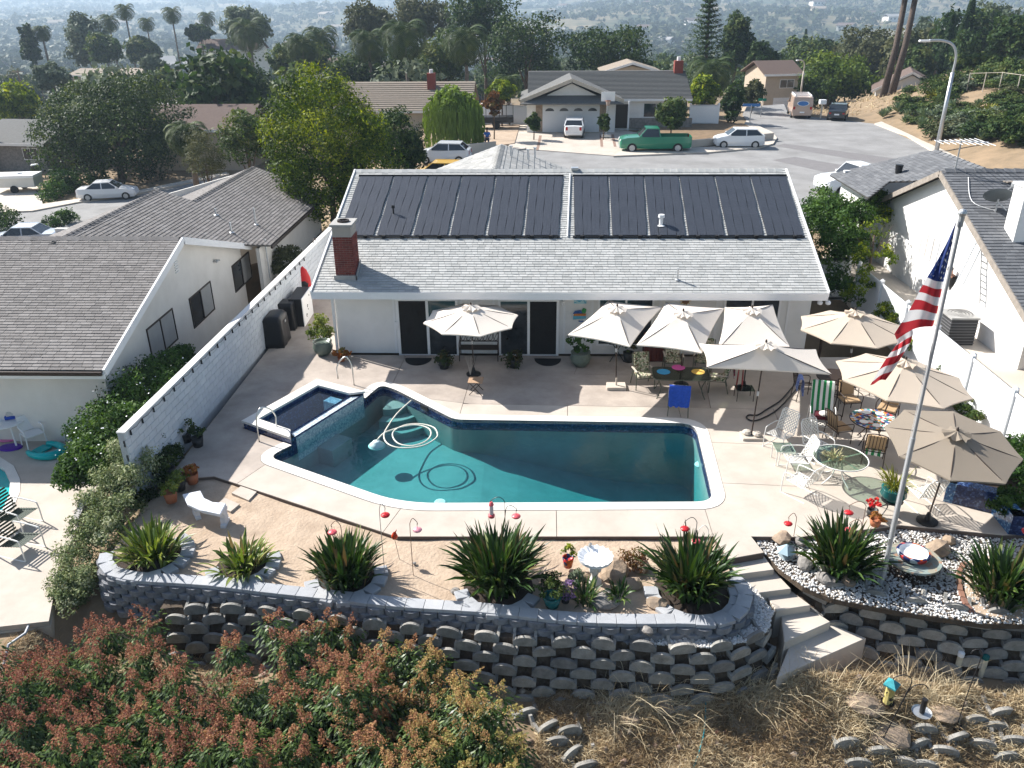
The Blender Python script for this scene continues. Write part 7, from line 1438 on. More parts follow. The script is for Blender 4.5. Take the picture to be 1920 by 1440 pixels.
b=PT(56,228);tp=Q(40,132,b. y);t=thing('utility_pole','wooden utility pole with crossarm above the left trees','utility pole',b);mb=MB();mb. tube([(0,0,0),(0,0,tp. z-b. z)],.2,8,r1=.13);mb. obj('pole',M['wood'],t);mb=MB();mb. beam((-1.3,0,tp. z-b. z-.3),(1.3,0,tp. z-b. z-.3),.14,.14);mb. obj('crossarm',M['wood'],t)
# -- people
SKIN=mat('skin',(.42,.22,.15),.6,var=0)
def person(label,loc,rz,J,mats_,hair=(.03,.02,.015),head=None):
 """J: dict of joint -> (pos, radius); one continuous skinned body"""
 t=thing('person',label,'person',loc,rz);E_=[('pelvis','waist'),('waist','chest'),('chest','neck'),('neck','head0'),('head0','head1')]
 for s in 'lr':E_+=[('chest','sh'+s),('sh'+s,'el'+s),('el'+s,'wr'+s),('wr'+s,'ha'+s),('pelvis','hip'+s),('hip'+s,'kn'+s),('kn'+s,'an'+s),('an'+s,'to'+s)]
 names=list(J);names. remove('pelvis');names=['pelvis']+names;me=D. meshes. new('body');me. from_pydata([J[n][0]for n in names],[(names. index(a),names. index(b))for a,b in E_],[]);o=D. objects. new('body',me);COL. objects. link(o);o. parent=t
 for m in mats_:me. materials. append(m)
 sk_=o. modifiers. new('skin','SKIN');
 for i,n in enumerate(names):r=J[n][1];me. skin_vertices[0]. data[i]. radius=(r,r);me. skin_vertices[0]. data[i]. use_root=(n=='pelvis')
 sb=o. modifiers. new('s','SUBSURF');sb. levels=1;sb. render_levels=2
 dg=bpy. context. evaluated_depsgraph_get();me2=D. meshes. new_from_object(o. evaluated_get(dg));o. modifiers. clear();o. data=me2;me2. materials. clear()
 for m in mats_:me2. materials. append(m)
 ng=Vector(J['neck'][0])
 for p in me2. polygons:
  c=p. center;d={n:(c-Vector(J[n][0])). length-J[n][1]*.6 for n in J};k=min(d,key=d. get);p. material_index=2 if k[:2]in('el','wr','ha')and mats_[0]is not None or k in('head0','head1','neck')else(1 if k[:2]in('hi','kn','pe')else(0 if k[:2]not in('an','to')else 1));p. use_smooth=True
 h0=Vector(J['head1'][0]);mb=MB();mb. ball(h0+Vector((0,.015,.04)),.108,10,sz=1.);mb. obj('hair',mat('hair '+label[:8],hair,.8,var=0),t,True)
 for s in 'lr':
  hd=Vector(J['ha'+s][0]);dr=(hd-Vector(J['wr'+s][0])). normalized();sd=dr. cross(Vector((0,1,.1))). normalized();mb=MB()
  for k in range(4):mb. tube([hd+sd*(k-1.5)*.02,hd+sd*(k-1.5)*.022+dr*.05,hd+sd*(k-1.5)*.02+dr*(.075+.01*(k in(1,2)))+Vector((0,0,-.015))],.009,5,r1=.006)
  mb. tube([hd-sd*.03-dr*.03,hd-sd*.06+dr*.01],.011,5,r1=.007);mb. obj('fingers',SKIN,t,True)
 return t
b=P(914,279,ST+.1)
sit=dict(pelvis=((0,0,.88),.15),waist=((0,0,1.05),.14),chest=((0,-.03,1.28),.16),neck=((0,-.06,1.47),.06),head0=((0,-.08,1.56),.08),head1=((0,-.09,1.66),.09),shl=((-.19,-.03,1.38),.07),shr=((.19,-.03,1.38),.07),ell=((-.26,-.15,1.12),.05),elr=((.26,-.15,1.12),.05),wrl=((-.1,-.34,1.05),.035),wrr=((.1,-.34,1.05),.035),hal=((-.03,-.4,1.05),.04),har=((.03,-.4,1.05),.04),hipl=((-.1,-.05,.86),.1),hipr=((.1,-.05,.86),.1),knl=((-.13,-.48,.84),.075),knr=((.13,-.48,.84),.075),anl=((-.13,-.5,.42),.05),anr=((.13,-.5,.42),.05),tol=((-.13,-.64,.38),.045),tor=((.13,-.64,.38),.045))
person('person in a blue shirt sitting on the low wall by the far driveway',(b. x,b. y-.1,ST-.02),0,sit,[mat('blue shirt',(.05,.16,.48),.9,var=.1),mat('dark trousers',(.03,.035,.06),.9,var=.1),SKIN])
a=QX(1780,520,13.6);bend=dict(pelvis=((0,0,.95),.15),waist=((-.05,-.02,1.12),.14),chest=((-.16,-.05,1.35),.16),neck=((-.26,-.08,1.52),.06),head0=((-.31,-.1,1.6),.08),head1=((-.35,-.11,1.69),.09),shl=((-.16,.14,1.43),.07),shr=((-.16,-.24,1.43),.07),ell=((.12,.2,1.35),.05),elr=((.12,-.28,1.38),.05),wrl=((.3,.2,1.25),.035),wrr=((.3,-.28,1.2),.035),hal=((.36,.2,1.2),.04),har=((.36,-.28,1.14),.04),hipl=((0,.1,.92),.1),hipr=((0,-.1,.92),.1),knl=((.02,.12,.5),.07),knr=((-.05,-.12,.5),.07),anl=((.02,.12,.09),.05),anr=((-.06,-.12,.09),.05),tol=((.14,.12,.04),.045),tor=((.06,-.12,.04),.045))
person('person in black shirt working beside the ladder, half hidden behind the flagpole',P(1776,588,.86),R(10),bend,[mat('black shirt',(.02,.02,.02),.9,var=.1),mat('grey shorts',(.08,.08,.09),.9,var=.1),SKIN])
# == vegetation
G=lambda*c:[tuple(x)for x in c]
M['ldark']=leafmat('dark green leaf',G((.008,.022,.007),(.018,.042,.012),(.04,.075,.02),(.09,.12,.035)),.3)
M['lmid']=leafmat('mid green leaf',G((.018,.035,.01),(.035,.065,.018),(.07,.11,.03),(.14,.16,.05)),.3)
M['lbright']=leafmat('bright yellow green leaf',G((.03,.06,.008),(.07,.12,.012),(.16,.22,.02),(.32,.36,.04)),.4)
M['lstreet']=leafmat('street tree leaf',G((.015,.035,.007),(.04,.075,.014),(.09,.14,.025),(.16,.21,.04)),.35);M['lmid2']=leafmat('deep green leaf',G((.009,.022,.007),(.018,.038,.011),(.04,.068,.02),(.10,.13,.04)),.3);M['llump']=leafmat('lumpy tree leaf',G((.01,.026,.006),(.032,.062,.01),(.085,.135,.016),(.27,.31,.032)),.35);M['lolive']=leafmat('olive leaf',G((.035,.045,.018),(.07,.08,.035),(.12,.125,.06)),.3)
M['lwillow']=leafmat('willow leaf',G((.06,.11,.02),(.12,.19,.035),(.2,.28,.06)),.4)
M['lgrey']=leafmat('grey green leaf',G((.06,.085,.055),(.11,.14,.09),(.17,.2,.13)),.25)
M['lrust']=leafmat('rusty leaf',G((.10,.045,.02),(.17,.08,.03),(.10,.10,.03)),.3)
M['lvar']=leafmat('variegated leaf',G((.03,.055,.018),(.09,.13,.05),(.24,.28,.13),(.45,.46,.30)),.25)
M['lhedge']=leafmat('hedge leaf',G((.01,.03,.007),(.025,.065,.014),(.06,.12,.025),(.10,.17,.04)),.3)
M['lpalm']=leafmat('palm frond',G((.015,.03,.01),(.04,.065,.02),(.12,.15,.05)),.25);M['bark']=mat('bark',(.13,.095,.07),.95,var=.4,scale=5,bump=.6);M['palmbark']=mat('palm bark',(.20,.16,.13),.95,var=.35,scale=4,bump=.6)
M['straw']=leafmat('dry straw',G((.17,.12,.07),(.33,.25,.145),(.47,.38,.24),(.60,.52,.36)),.3,.8,.1)
M['mleaf']=leafmat('mango leaf',G((.012,.03,.008),(.03,.065,.012),(.07,.13,.025),(.14,.2,.05)),.3,.4,.4)
M['bloom']=leafmat('mango blossom',G((.26,.115,.08),(.33,.165,.10),(.39,.225,.11),(.39,.28,.115),(.33,.31,.10)),.3,.8,.1)
M['agave']=leafmat('agave leaf',G((.10,.15,.09),(.16,.22,.13),(.25,.29,.14)),.1)
def trunk_part(t,h,r,m=None,limbs=4,spread_=1.5,top=None):
 mb=MB();mb. tube([(0,0,-.3),(.05*h*.3,0,h*.45),(0,0,h)],r,7,r1=r*.5)
 for k in range(limbs):a=k*2.4+.5;mb. tube([(0,0,h*(.5+.1*k/limbs)),(spread_*.5*math. cos(a),spread_*.5*math. sin(a),h*.85),(spread_*math. cos(a),spread_*math. sin(a),h*1.15)],r*.45,5,r1=r*.12)
 mb. obj('trunk',m or M['bark'],t,True)
def tree_at(name,label,b,rx,ztop,zbot,m,nc=110,nl=34,leaf=None,cs=.30,asp=.55,droop=0,low=-.6,group=None,cat='tree',inner=.45,jit=.6):
 t=thing(name,label,cat,b,0,group);dist=(Vector(b)-CAMP). length;leaf=leaf or max(.05,.0019*dist);rz_=(ztop-zbot)/2;zc=(ztop+zbot)/2-b[2]
 V,F,A=crown_np(rx*.86,rx*.86,rz_*.86,zc,nc,nl,leaf,cs*min(rx,rz_*1.2),jit,asp,low,inner,droop);link('crown',npmesh('crown',V,F,m,A),t);trunk_part(t,max(.5,zc),max(.06,rx*.06),spread_=rx*.5);return t
def tree(name,label,px,ytop,hp,Y,m,ybot=None,**k):
 dist=Y/ray(px,ytop). y*1.0;top=Q(px,ytop,Y);rx=hp*dist/FPX;b=Vector((top. x,Y,float(hz(top. x,Y))));zb=Q(px,ybot,Y). z if ybot else b. z+(top. z-b. z)*.2;zb=max(zb,b. z+.1)
 return tree_at(name,label,b,rx,top. z,zb,m,**k)
B=bpy
tree('broadleaf_tree','largest dark green tree left of the street, behind the white sedan',188,140,128,75,M['lmid2'],385,nc=440,nl=64,leaf=.13,cs=.24,low=-.9,inner=.6)
tree('broadleaf_tree','round dark glossy tree behind the left roofs',417,95,70,100,M['ldark'],225,nc=260,nl=44,leaf=.2,low=-.9)
tree('broadleaf_tree','bright yellow-green lumpy tree rising beside the block wall',597,126,126,43,M['llump'],420,nc=185,nl=230,leaf=.075,cs=.27,droop=.5,inner=.86,low=-.95)
tree('bottlebrush_tree','feathery olive tree between the big dark tree and the bright one',372,235,46,55,M['lolive'],362,nc=120,nl=40,leaf=.10,asp=.2,jit=.3)
tree('shrub_tree','yellowish loose shrub tree behind the left wing roof',450,200,62,58,M['lmid'],330,nc=120,nl=34,leaf=.12)
wt=tree('willow_tree','weeping willow with pale green hanging strands by the street',848,160,52,68,M['lwillow'],215,nc=90,nl=22,leaf=.14,cs=.22)
ctr=Vector(wt. location);V=[];F=[];A=[];n_=0;dW2=3.0
for k in range(420):
 a=rng. uniform(0,6.28);r=2.45*rng. random()**.5;x,y=r*math. cos(a),r*math. sin(a);z1=Q(848,160,68). z-ctr. z-.4-1.3*(r/2.4)**2;L_=rng. uniform(1.6,4.2)
 for s in range(9):zz=z1-L_*s/9;o=rng. normal(0,.07,3);V+=[(x+o[0]-.05,y+o[1],zz),(x+o[0]+.05,y+o[1],zz),(x*1.03+o[0]+.02,y*1.03+o[1]+.03,zz-.42),(x+o[0]-.02,y+o[1]+.02,zz-.42)];F. append((n_,n_+1,n_+2,n_+3));A+=[float(np. clip(.3+.5*rng. random(),0,1))]*4;n_+=4
link('hanging_strands',npmesh('strands',np. array(V),np. array(F),M['lwillow'],A),wt)['kind']='stuff'
for a in(('small rust-coloured street tree by the utility trailer',925,172,20,72,'lrust',215),('yellow-green bushy tree left of the far garage',940,150,30,80,'lbright',190),('dark shrub mass against the bright lumpy tree',740,205,62,50,'ldark',330),('dark climbing shrub left of the silver hatchback',770,255,30,50,'ldark',320),('small leafy tree in front of the far house porch',1262,182,32,69,'lmid',245),('round yellow-green tree behind the right white fence',1322,145,34,88,'lbright',200),('narrow dark tree at the street corner behind the white hatchback',1378,152,26,82,'ldark',238),('pale shrub tree beside the corner street sign',1415,150,24,90,'lolive',200),('clipped dark shrub left of the far garage door',1001,211,13,72,'ldark',247),('clipped dark shrub right of the far garage door',1133,211,11,72,'ldark',247),('large green street tree right of the two-storey house',1572,98,70,112,'lstreet',212),('orange-tinged tree mass behind the two palms',1640,45,55,150,'lolive',190),('green tree mass left of the orange-tinged tree',1530,62,50,160,'lmid',170),('rounded dark conifer behind the two-storey house',1432,72,36,125,'ldark',165),('layered dark conifer right of the tall norfolk pine',1388,18,34,128,'ldark',150),('broad dark tree behind the far house roof',1143,46,78,118,'ldark',150),('tall dark pine mass left of the broad dark tree',985,22,72,120,'ldark',165),('very tall dark pine reaching above the frame',905,-30,66,130,'ldark',110),('green feathery tree between the palms',830,60,55,112,'lmid',170),('tall thin eucalyptus at the upper centre',790,-10,55,150,'lolive',90),('grey-green eucalyptus left of the fan palms',690,0,48,150,'lolive',95),('dark tree mass behind the tan tile roof',740,80,70,118,'ldark',185),('dark tree mass left of the tan tile roof',660,100,55,112,'ldark',190),('dark mass below the tall palms left of centre',560,75,60,125,'lmid',150),('pale tree with loose crown behind a tall palm',455,10,42,175,'lgrey',85),('eucalyptus at the far left with bluish crown',155,28,38,190,'lgrey',130),('dark narrow conifer at the far left',47,42,20,190,'ldark',135),('bushy tree right of the narrow conifer',190,62,32,180,'lmid',125),('bright green round tree at the left edge',20,158,46,95,'lbright',235),('blue-green round tree by the utility pole',92,122,36,120,'lgrey',170),('silvery round tree above the flat roof',285,105,28,150,'lgrey',140),('dark flat-topped tree behind the silvery tree',310,132,45,125,'lmid',190),('dark trees around the parked cars on the left',262,70,30,200,'lmid',120),('dark green bush between rooftops on the left',372,45,28,210,'ldark',80),('tall loose eucalyptus on the right hillside',1882,5,55,140,'lgrey',120),('dark pine at the right edge above the fence',1905,30,40,110,'ldark',120),('green shrub tree beside the palm trunks',1725,90,38,125,'lmid',185),('grey tree behind the cypresses',1745,40,34,170,'lgrey',110),('big dark bush at the right edge below the agaves',1905,215,52,62,'ldark',310),('green bank shrubs on the right hillside by the fence',1850,100,60,95,'lmid',165),('leafy bank bush above the street lamp',1905,110,40,85,'lmid',170)):
 tree('tree',a[0],a[1],a[2],a[3],a[4],M[a[5]],a[6],nc=90 if a[3]<30 else 170,nl=30 if a[3]<30 else 38,low=-.85)
def clumps(name,label,pts,m,n=26,leaf=.045,nl=44,cat='shrub',kind=None,low=-.7):
 c=sum((Vector(p[:3])for p in pts),Vector())/len(pts);b=Vector((c. x,c. y,min(p[2]-p[3]for p in pts)));t=thing(name,label,cat,b);parts=[]
 for x,y,z,r in pts:V,F,A=crown_np(r*.8,r*.8,r*.75,0,n,nl,leaf,r*.38,.6,.5,low,.5);parts. append((V+np. array([x-b. x,y-b. y,z-b. z]),F,A))
 V,F,A=join(parts);link('foliage',npmesh('foliage',V,F,m,A),t)['kind']='stuff';return t
def at3(x,y,z,r):p=P(x,y,z);return(p. x,p. y,z,r)
clumps('hedge','dense dark green hedge along the right end of the main house',[at3(1530,430,2.2,1.2),at3(1545,480,1.7,1.1),at3(1555,400,2.6,1.2),at3(1570,530,1.2,.9),at3(1535,385,2.6,1.),at3(1590,470,1.8,.9),at3(1600,385,2.7,.9)],M['lhedge'],36,.07,46)
t=clumps('tree','loose light green tree with bare twigs leaning towards the white wall',[at3(1630,440,2.6,.8),at3(1650,410,2.9,.7),at3(1610,480,2.2,.6),at3(1660,480,2.2,.5),at3(1625,520,1.7,.5),at3(1600,550,1.3,.5),at3(1665,395,3.0,.5)],M['lbright'],16,.06,26,'tree');trunk_part(t,2.,.07,spread_=1.)
clumps('shrub','yellow-green shrub at the corner of the white fence behind the beige umbrella',[at3(1655,590,.9,.5),at3(1680,605,.8,.5),at3(1700,640,.6,.4)],M['lbright'],24,.05)
clumps('climbing_shrub','green creeper along the foot of the white fence behind the umbrellas',[at3(1782,735,.5,.35),at3(1800,760,.4,.32),at3(1825,785,.4,.3),at3(1765,700,.5,.3)],M['lmid'],20,.045)
clumps('shrub','green shrub at the right edge above the mosaic planter',[at3(1905,840,.9,.45),at3(1912,880,.7,.5),at3(1900,930,.5,.4),at3(1880,950,.4,.3)],M['lhedge'],26,.05)
clumps('shrub','flowering shrub with fuzzy outline between neighbour house and block wall',[at3(530,487,.9,.75),at3(548,478,.9,.6),at3(520,505,.6,.5)],M['lolive'],30,.06)
clumps('hedge','dark green hedge with tiny white flowers outside the white block wall',[at3(325,690,.9,.75),at3(285,712,.9,.85),at3(245,745,.9,.85),at3(215,780,.8,.85),at3(180,815,.6,.8),at3(160,855,.4,.7),at3(210,835,.5,.7),at3(140,890,.1,.55),at3(255,790,.8,.6),at3(340,672,.9,.5),at3(300,720,1.0,.7),at3(230,800,.8,.7),at3(185,870,.4,.6)],M['lhedge'],52,.05,66)
fl_=[at3(x,y,z,.5)for x,y,z in((300,690,1.4),(260,715,1.5),(220,745,1.4),(190,785,1.3),(160,830,1.1))];C_=np. concatenate([np. array(f[:3])+unit(rng. normal(0,1,(16,3)))*[.8,.8,.35]for f in fl_]);V,F,A=leaves(C_,np. tile([0,0,1.],(len(C_),1)),.025,.9,.4);o=link('blossoms',npmesh('blossoms',V,F,M['white'],A),D. objects['hedge.001']if 'hedge.001' in D. objects else None);o['kind']='stuff';o. data. transform(Matrix. Translation(-o. parent. location))
clumps('variegated_shrub','pale variegated hedge falling down past the end of the retaining wall',[at3(235,850,.8,.6),at3(265,880,.6,.6),at3(215,905,.5,.6),at3(190,945,.2,.6),at3(230,950,.3,.55),at3(165,990,0,.6),at3(205,1000,.0,.5),at3(145,1045,-.3,.55),at3(125,1090,-.5,.5),at3(160,1090,-.5,.45),at3(240,905,.6,.5),at3(130,1125,-.7,.4)],M['lvar'],36,.035,56)
clumps('shrub','dark leggy shrub at the near end of the block wall beside the potted succulents',[at3(292,835,.5,.4),at3(300,870,.3,.4),at3(320,850,.3,.35),at3(270,930,.0,.35),at3(310,900,.1,.3)],M['ldark'],26,.045)
for px,py,lab,pm,m,r in((350,828,'dark-leaved succulent in a black nursery pot by the block wall','darkpot','lmid',.32),(372,836,'black pot with dark foliage right of the succulent pots','darkpot','ldark',.26),(362,905,'orange-brown succulent in a small pot at the deck corner','terracotta','orangeleaf',.2),(338,918,'bronze succulent rosette pot in the plant group','darkpot','jade',.24),(322,940,'yellow-green succulent pot behind the curved bench','terracotta','jade',.24),(318,895,'small dark pot plant deep in the corner group','darkpot','lmid',.25)):pot(lab,px,py,[(0,0),(.13,0),(.17,.28)],M[pm],M[m],(r,r,r*.7),.045,14,zc=r*.5)
tuft('strap_plant','small strap-leaf clump right of the teal pot near the cap stones',P(1097,1128,-.1),70,.6,1.2,M['strap'],.02,seed=21);tuft('strap_plant','small arching plant in a blue pot among the tan rocks',P(1163,1122,.05),50,.45,1.3,M['strap'],.02,seed=22)
pot('yellow-green euphorbia in a painted pot left of the shell birdbath',1065,1062,[(0,0),(.09,0),(.13,.25)],M['rimart'],M['lbright'],(.14,.14,.2),.035,8);pot('trailing plant in a teal glazed pot by the cap stones',1035,1135,[(0,0),(.14,0),(.2,.25)],M['tealglaze'],M['lmid'],(.3,.26,.25),.045,18);pot('purple-flowered plant beside the teal pot',1060,1128,[(0,0),(.08,0),(.1,.12)],M['darkpot'],leafmat('purple flower',G((.02,.04,.015),(.16,.1,.2),(.3,.18,.36))),(.2,.2,.22),.03,12)
for px,py,z,r,m,lab in((1192,1045,.2,.34,'lrust','grey-pink dwarf shrub left of the strap plant by the steps'),(1030,1092,.15,.32,'ldark','dark fern between the largest strap plant and the birdbath'),(1080,1085,.1,.22,'lgrey','grey-green low plant below the shell birdbath'),(1478,1062,.05,.0,'lmid','')):
 if r:clumps('shrub',lab,[at3(px,py,z,r)],M[m],26,.03,34)
clumps('bank_shrubs','green shrubs and vines along the top of the right-hand bank',[(*PT(x,y,.6)[:3],1.5)for x,y in((1760,178),(1790,170),(1815,160),(1840,165),(1870,160),(1900,165),(1925,170),(1775,190),(1735,188),(1850,150),(1890,150))],M['lmid'],22,.14,30)
clumps('hedge','tall dark shrub filling the gap between the main roof and the white house',[at3(1545,405,3.1,1.),at3(1580,400,3.2,.9),at3(1610,410,3.0,.9),at3(1570,440,2.8,1.),at3(1640,385,3.3,.7),at3(1600,450,2.4,.9)],M['lhedge'],34,.07,44)
clumps('juniper_bed','dark low juniper bed behind the white sedan on the left',[(*PT(x,y,.5)[:3],1.4)for x,y in((110,365),(135,358),(160,350),(185,342),(120,350),(100,372))],M['lhedge'],24,.13,30);clumps('juniper','low juniper mound at the kerb behind the left roof',[(*PT(x,y,.3)[:3],.9)for x,y in((95,428),(115,422),(130,418))],M['lhedge'],22,.1,30);clumps('conifer_shrub','small dark conifer shrub at the left edge above the roof',[(*PT(x,y,.8)[:3],1.1)for x,y in((8,432),(25,440),(-5,425))],M['ldark'],22,.1,30)
clumps('shrub','brownish shrub mass by the utility trailer',[(*PT(x,y,.6)[:3],1.0)for x,y in((795,262),(860,268),(885,262),(955,235))],M['lolive'],18,.12,26)
def rosette(n,L,wd,m,seed,up=.5):
 r_=np. random. default_rng(seed);V=[];F=[];A=[]
 for i in range(n):
  a=i*2.4;e=up+.9*r_. random();d=np. array([math. cos(a)*math. cos(e),math. sin(a)*math. cos(e),math. sin(e)]);s=np. array([-math. sin(a),math. cos(a),0])*wd;o=len(V);m_=d*L*.5;V+=[(0,0,0)];V+=[tuple(m_-s),tuple(d*L+[0,0,-.1*L]),tuple(m_+s)];F. append((o,o+1,o+2,o+3));A+=[r_. random()]*4
 return npmesh('leaves',np. array(V),np. array(F),m,A)
rm_=rosette(46,1.1,.12,M['agave'],1);rm2=rosette(80,1.0,.05,M['yg'],2,.2)
for i,(x,y)in enumerate([(1683,213),(1697,233),(1713,200),(1727,240),(1743,213),(1763,220),(1777,238),(1810,217),(1833,203),(1807,247),(1820,257),(1847,230),(1857,220),(1840,267),(1700,222),(1712,215),(1730,225),(1750,228),(1795,228),(1830,240),(1783,210),(1768,208),(1870,240),(1862,262),(1690,205),(1655,222),(1665,215)]):
 b=PT(x,y,.1);o=thing('agave','grey-green agave rosette on the right-hand bank above the sidewalk','agave',b,random. random()*6,'agaves on the right-hand bank',random. uniform(.7,1.15));link('leaves',rm_,o)
for x,y in((1753,187),(1850,218)):o=thing('yucca','yellowish spiky yucca higher on the right-hand bank','yucca',PT(x,y,.1),0,'yuccas on the right-hand bank',1.3);link('leaves',rm2,o)
tm=[]
for i in range(6):V,F,A=crown_np(1,1,.85,1.05,60,26,.10,.34,.6,.6,-.6,.5);tm. append(npmesh('crown',V,F,M[('ldark','lmid','lolive','ldark','lgrey','lmid')[i]],A))
for i in range(58):b=PT(random. uniform(1700,1925),random. uniform(150,262));s=random. uniform(.5,1.2);o=thing('bank_shrub','low scrubby green bush on the right-hand bank','shrub',b,random. random()*6,'scrub bushes on the right-hand bank',(s*1.3,s*1.3,s*.7));link('foliage',tm[i%6],o,(0,0,-.5))
def frond_crown(n,L,droop,seed,m=None,leafl=.55):
 r_=np. random. default_rng(seed);V=[];F=[];A=[]
 for i in range(n):
  a=i*2.4+r_. normal(0,.1);e=1.25-1.9*(i/n);d=np. array([math. cos(a),math. sin(a),0]);s=np. array([-math. sin(a),math. cos(a),0]);p=np. zeros(3);tone=.2+.6*r_. random()
  for k in range(17):
   dr=d*math. cos(e)+np. array([0,0,math. sin(e)]);q=p+dr*L/17;w_=leafl*L*.5*math. sin(math. pi*min(1,(k+1.5)/18))**.6
   for sd in(-1,1):
    o=len(V);tip=q+s*sd*w_*.8+dr*w_*.5+np. array([0,0,-w_*.3]);V+=[p,p*.45+q*.55,tip,tip-dr*.03*L];F. append((o,o+1,o+2,o+3));A+=[tone]*4
   p=q;e-=droop*(.045+.011*k)
 return npmesh('fronds',np. array(V),np. array(F),m or M['lpalm'],A)
FC=[frond_crown(34,3.0,1.1,3),frond_crown(30,3.4,1.5,4),frond_crown(44,2.2,1.3,5)]
def palm(label,px,yc,Y,k,sc=1.,r=.22,ybase=None,skirt=False):
 c=Q(px,yc,Y);b=Vector((c. x,Y,float(hz(c. x,Y))));t=thing('palm_tree',label,'palm tree',b);mb=MB();h_=c. z-b. z;mb. tube([(0,0,-.2),(.1,0,h_*.5),(0,0,h_)],r*1.25,8,r1=r*.8);mb. obj('trunk',M['palmbark'],t,True);o=link('crown',FC[k],t,(0,0,h_));o. scale=(sc,)*3
 if skirt:mb=MB();mb. lathe((0,0,h_-1.8*sc),[(.15,0),(.6*sc,.3),(.5*sc,1.2*sc),(.2,1.9*sc)],9);mb. obj('dry_skirt',M['lrust'],t)
for a in(('king palm with orange base of fronds, left of two',758,62,104,1,1.25,.2),('king palm with orange base of fronds, right of two',872,72,100,1,1.2,.2),('palm at the left of the central tree mass',690,75,110,1,1.1),('arching palm left of centre',600,68,130,1,1.2),('arching palm beside the dark mass left of centre',565,80,120,1,1.1),('tall thin palm leaning slightly, third from the far left',233,18,205,0,1.0,.2),('short fat palm with a dry skirt at the far left',77,58,190,2,1.3,.25),('palm second from the far left cluster',203,38,205,0,1.1,.2),('small palm right of the leaning one',274,42,215,0,.9,.2),('tall palm on the left skyline',321,24,210,0,1.05,.2),('palm with small crown right of the tall skyline palm',387,32,215,0,.95,.2),('large palm with dry fronds in front of a pale tree',465,55,150,0,1.5,.28),('date palm with arching fronds by the far fence',1335,130,96,1,1.1,.3),('small far palm on the right skyline',1735,38,230,0,.8,.2),('low fan palm behind the tile roof',700,235,70,2,1.1),('banana-like palm left of the far garage',952,155,85,2,.9),('low palm by the left wing roof',350,250,62,2,1.)):palm(*a)
for s,x0,x1,Y in(('left',1652,1697,97),('right',1667,1716,96)):
 b=Q(x0,200,Y);b. z=float(hz(b. x,b. y));tp=Q(x1,-10,Y+1.5);t=thing('palm_tree',f'{s} of two very tall palm trunks rising out of the frame','palm tree',b);d=(tp-b);tt2=d*1.25;mb=MB();mb. tube([(0,0,-.3),tuple(d*.5+Vector((.25,0,0))),tuple(tt2)],.40,9,r1=.26);mb. obj('trunk',mat('ringed palm bark '+s,(.13,.10,.085),.95,var=.55,scale=6,bump=.8),t,True);o=link('crown',FC[0],t,tuple(tt2));o. scale=(1.2,)*3
c=Q(1331,-4,108);b=Vector((c. x,108,float(hz(c. x,108))));t=thing('norfolk_pine','tall norfolk pine with regular tiers behind the far house','conifer',b);H=c. z-b. z;parts=[]
for k in range(19):
 z=H*(.2+.78*k/18);r=4.3*(1-k/19.5)**.85+.25;n=13
 for j in range(n):
  a=j*6.283/n+k*.7;m_=34;tt=rng. random(m_);C_=np. stack([r*tt*math. cos(a),r*tt*math. sin(a),z+.35*r*(tt-.2)**2-.1],-1)+rng. normal(0,.09,(m_,3));parts. append(leaves(C_,np. tile([math. cos(a)*.3,math. sin(a)*.3,1],(m_,1)),.2,.35,.3,.35+.3*tt))
V,F,A=join(parts);link('crown',npmesh('crown',V,F,M['ldark'],A),t);trunk_part(t,H*.98,.28,limbs=0)
for x,y0,y1,Y,lab in((1787,28,135,128,'left of three slim cypresses on the right'),(1812,28,125,130,'middle of three slim cypresses on the right'),(1827,-12,120,132,'tallest of three slim cypresses on the right'),(1512,55,82,240,'lone distant cypress in the centre right')):
 tp=Q(x,y0,Y);b=Vector((tp. x,Y,float(hz(tp. x,Y))));t=thing('cypress',lab,'cypress',b);H=tp. z-b. z;m_=2600;zz=rng. random(m_);a=rng. uniform(0,6.28,m_);r=(.75*np. sin(np. pi*np. clip(zz*.93+.05,0,1))**.5)*rng. uniform(.6,1,m_);C_=np. stack([r*np. cos(a),r*np. sin(a),zz*H],-1);V,F,A=leaves(C_,np. stack([np. cos(a),np. sin(a),.5+0*a],-1),.22,.4,.4,np. full(m_,.35));link('crown',npmesh('crown',V,F,M['ldark'],A),t);trunk_part(t,H*.5,.15,limbs=0)
tkm=MB();tkm. tube([(0,0,-.2),(0,0,1.3)],.09,5,r1=.05);tkm=tkm. mesh('trunk',M['bark'])
r_=random. Random(3);n_=0;
while n_<262:
 Y=85+r_. random()**1.4*330;px=r_. uniform(-120,2040);X=Q(px,100,Y). x
 if Y<125 and(800<px<1720):continue
 if Y<110 and px>1500:continue
 s=r_. uniform(2.2,4.6);z=float(hz(X,Y));pxh=0
 o=thing('distant_tree',f"{('dark green', 'mid green', 'olive', 'deep green', 'grey green', 'leafy green')[r_.randrange(6)*0+(n_ % 6)]} rounded tree {'far off' if Y > 200 else 'not far'} behind the {'left-hand' if px < 640 else 'middle' if px < 1280 else 'right-hand'} houses",'tree',(X,Y,z),r_. random()*6,'trees of the neighbourhood beyond the street',(s,s,s*r_. uniform(.85,1.3)));k=n_%6;link('crown',tm[k],o);link('trunk',tkm,o);n_+=1
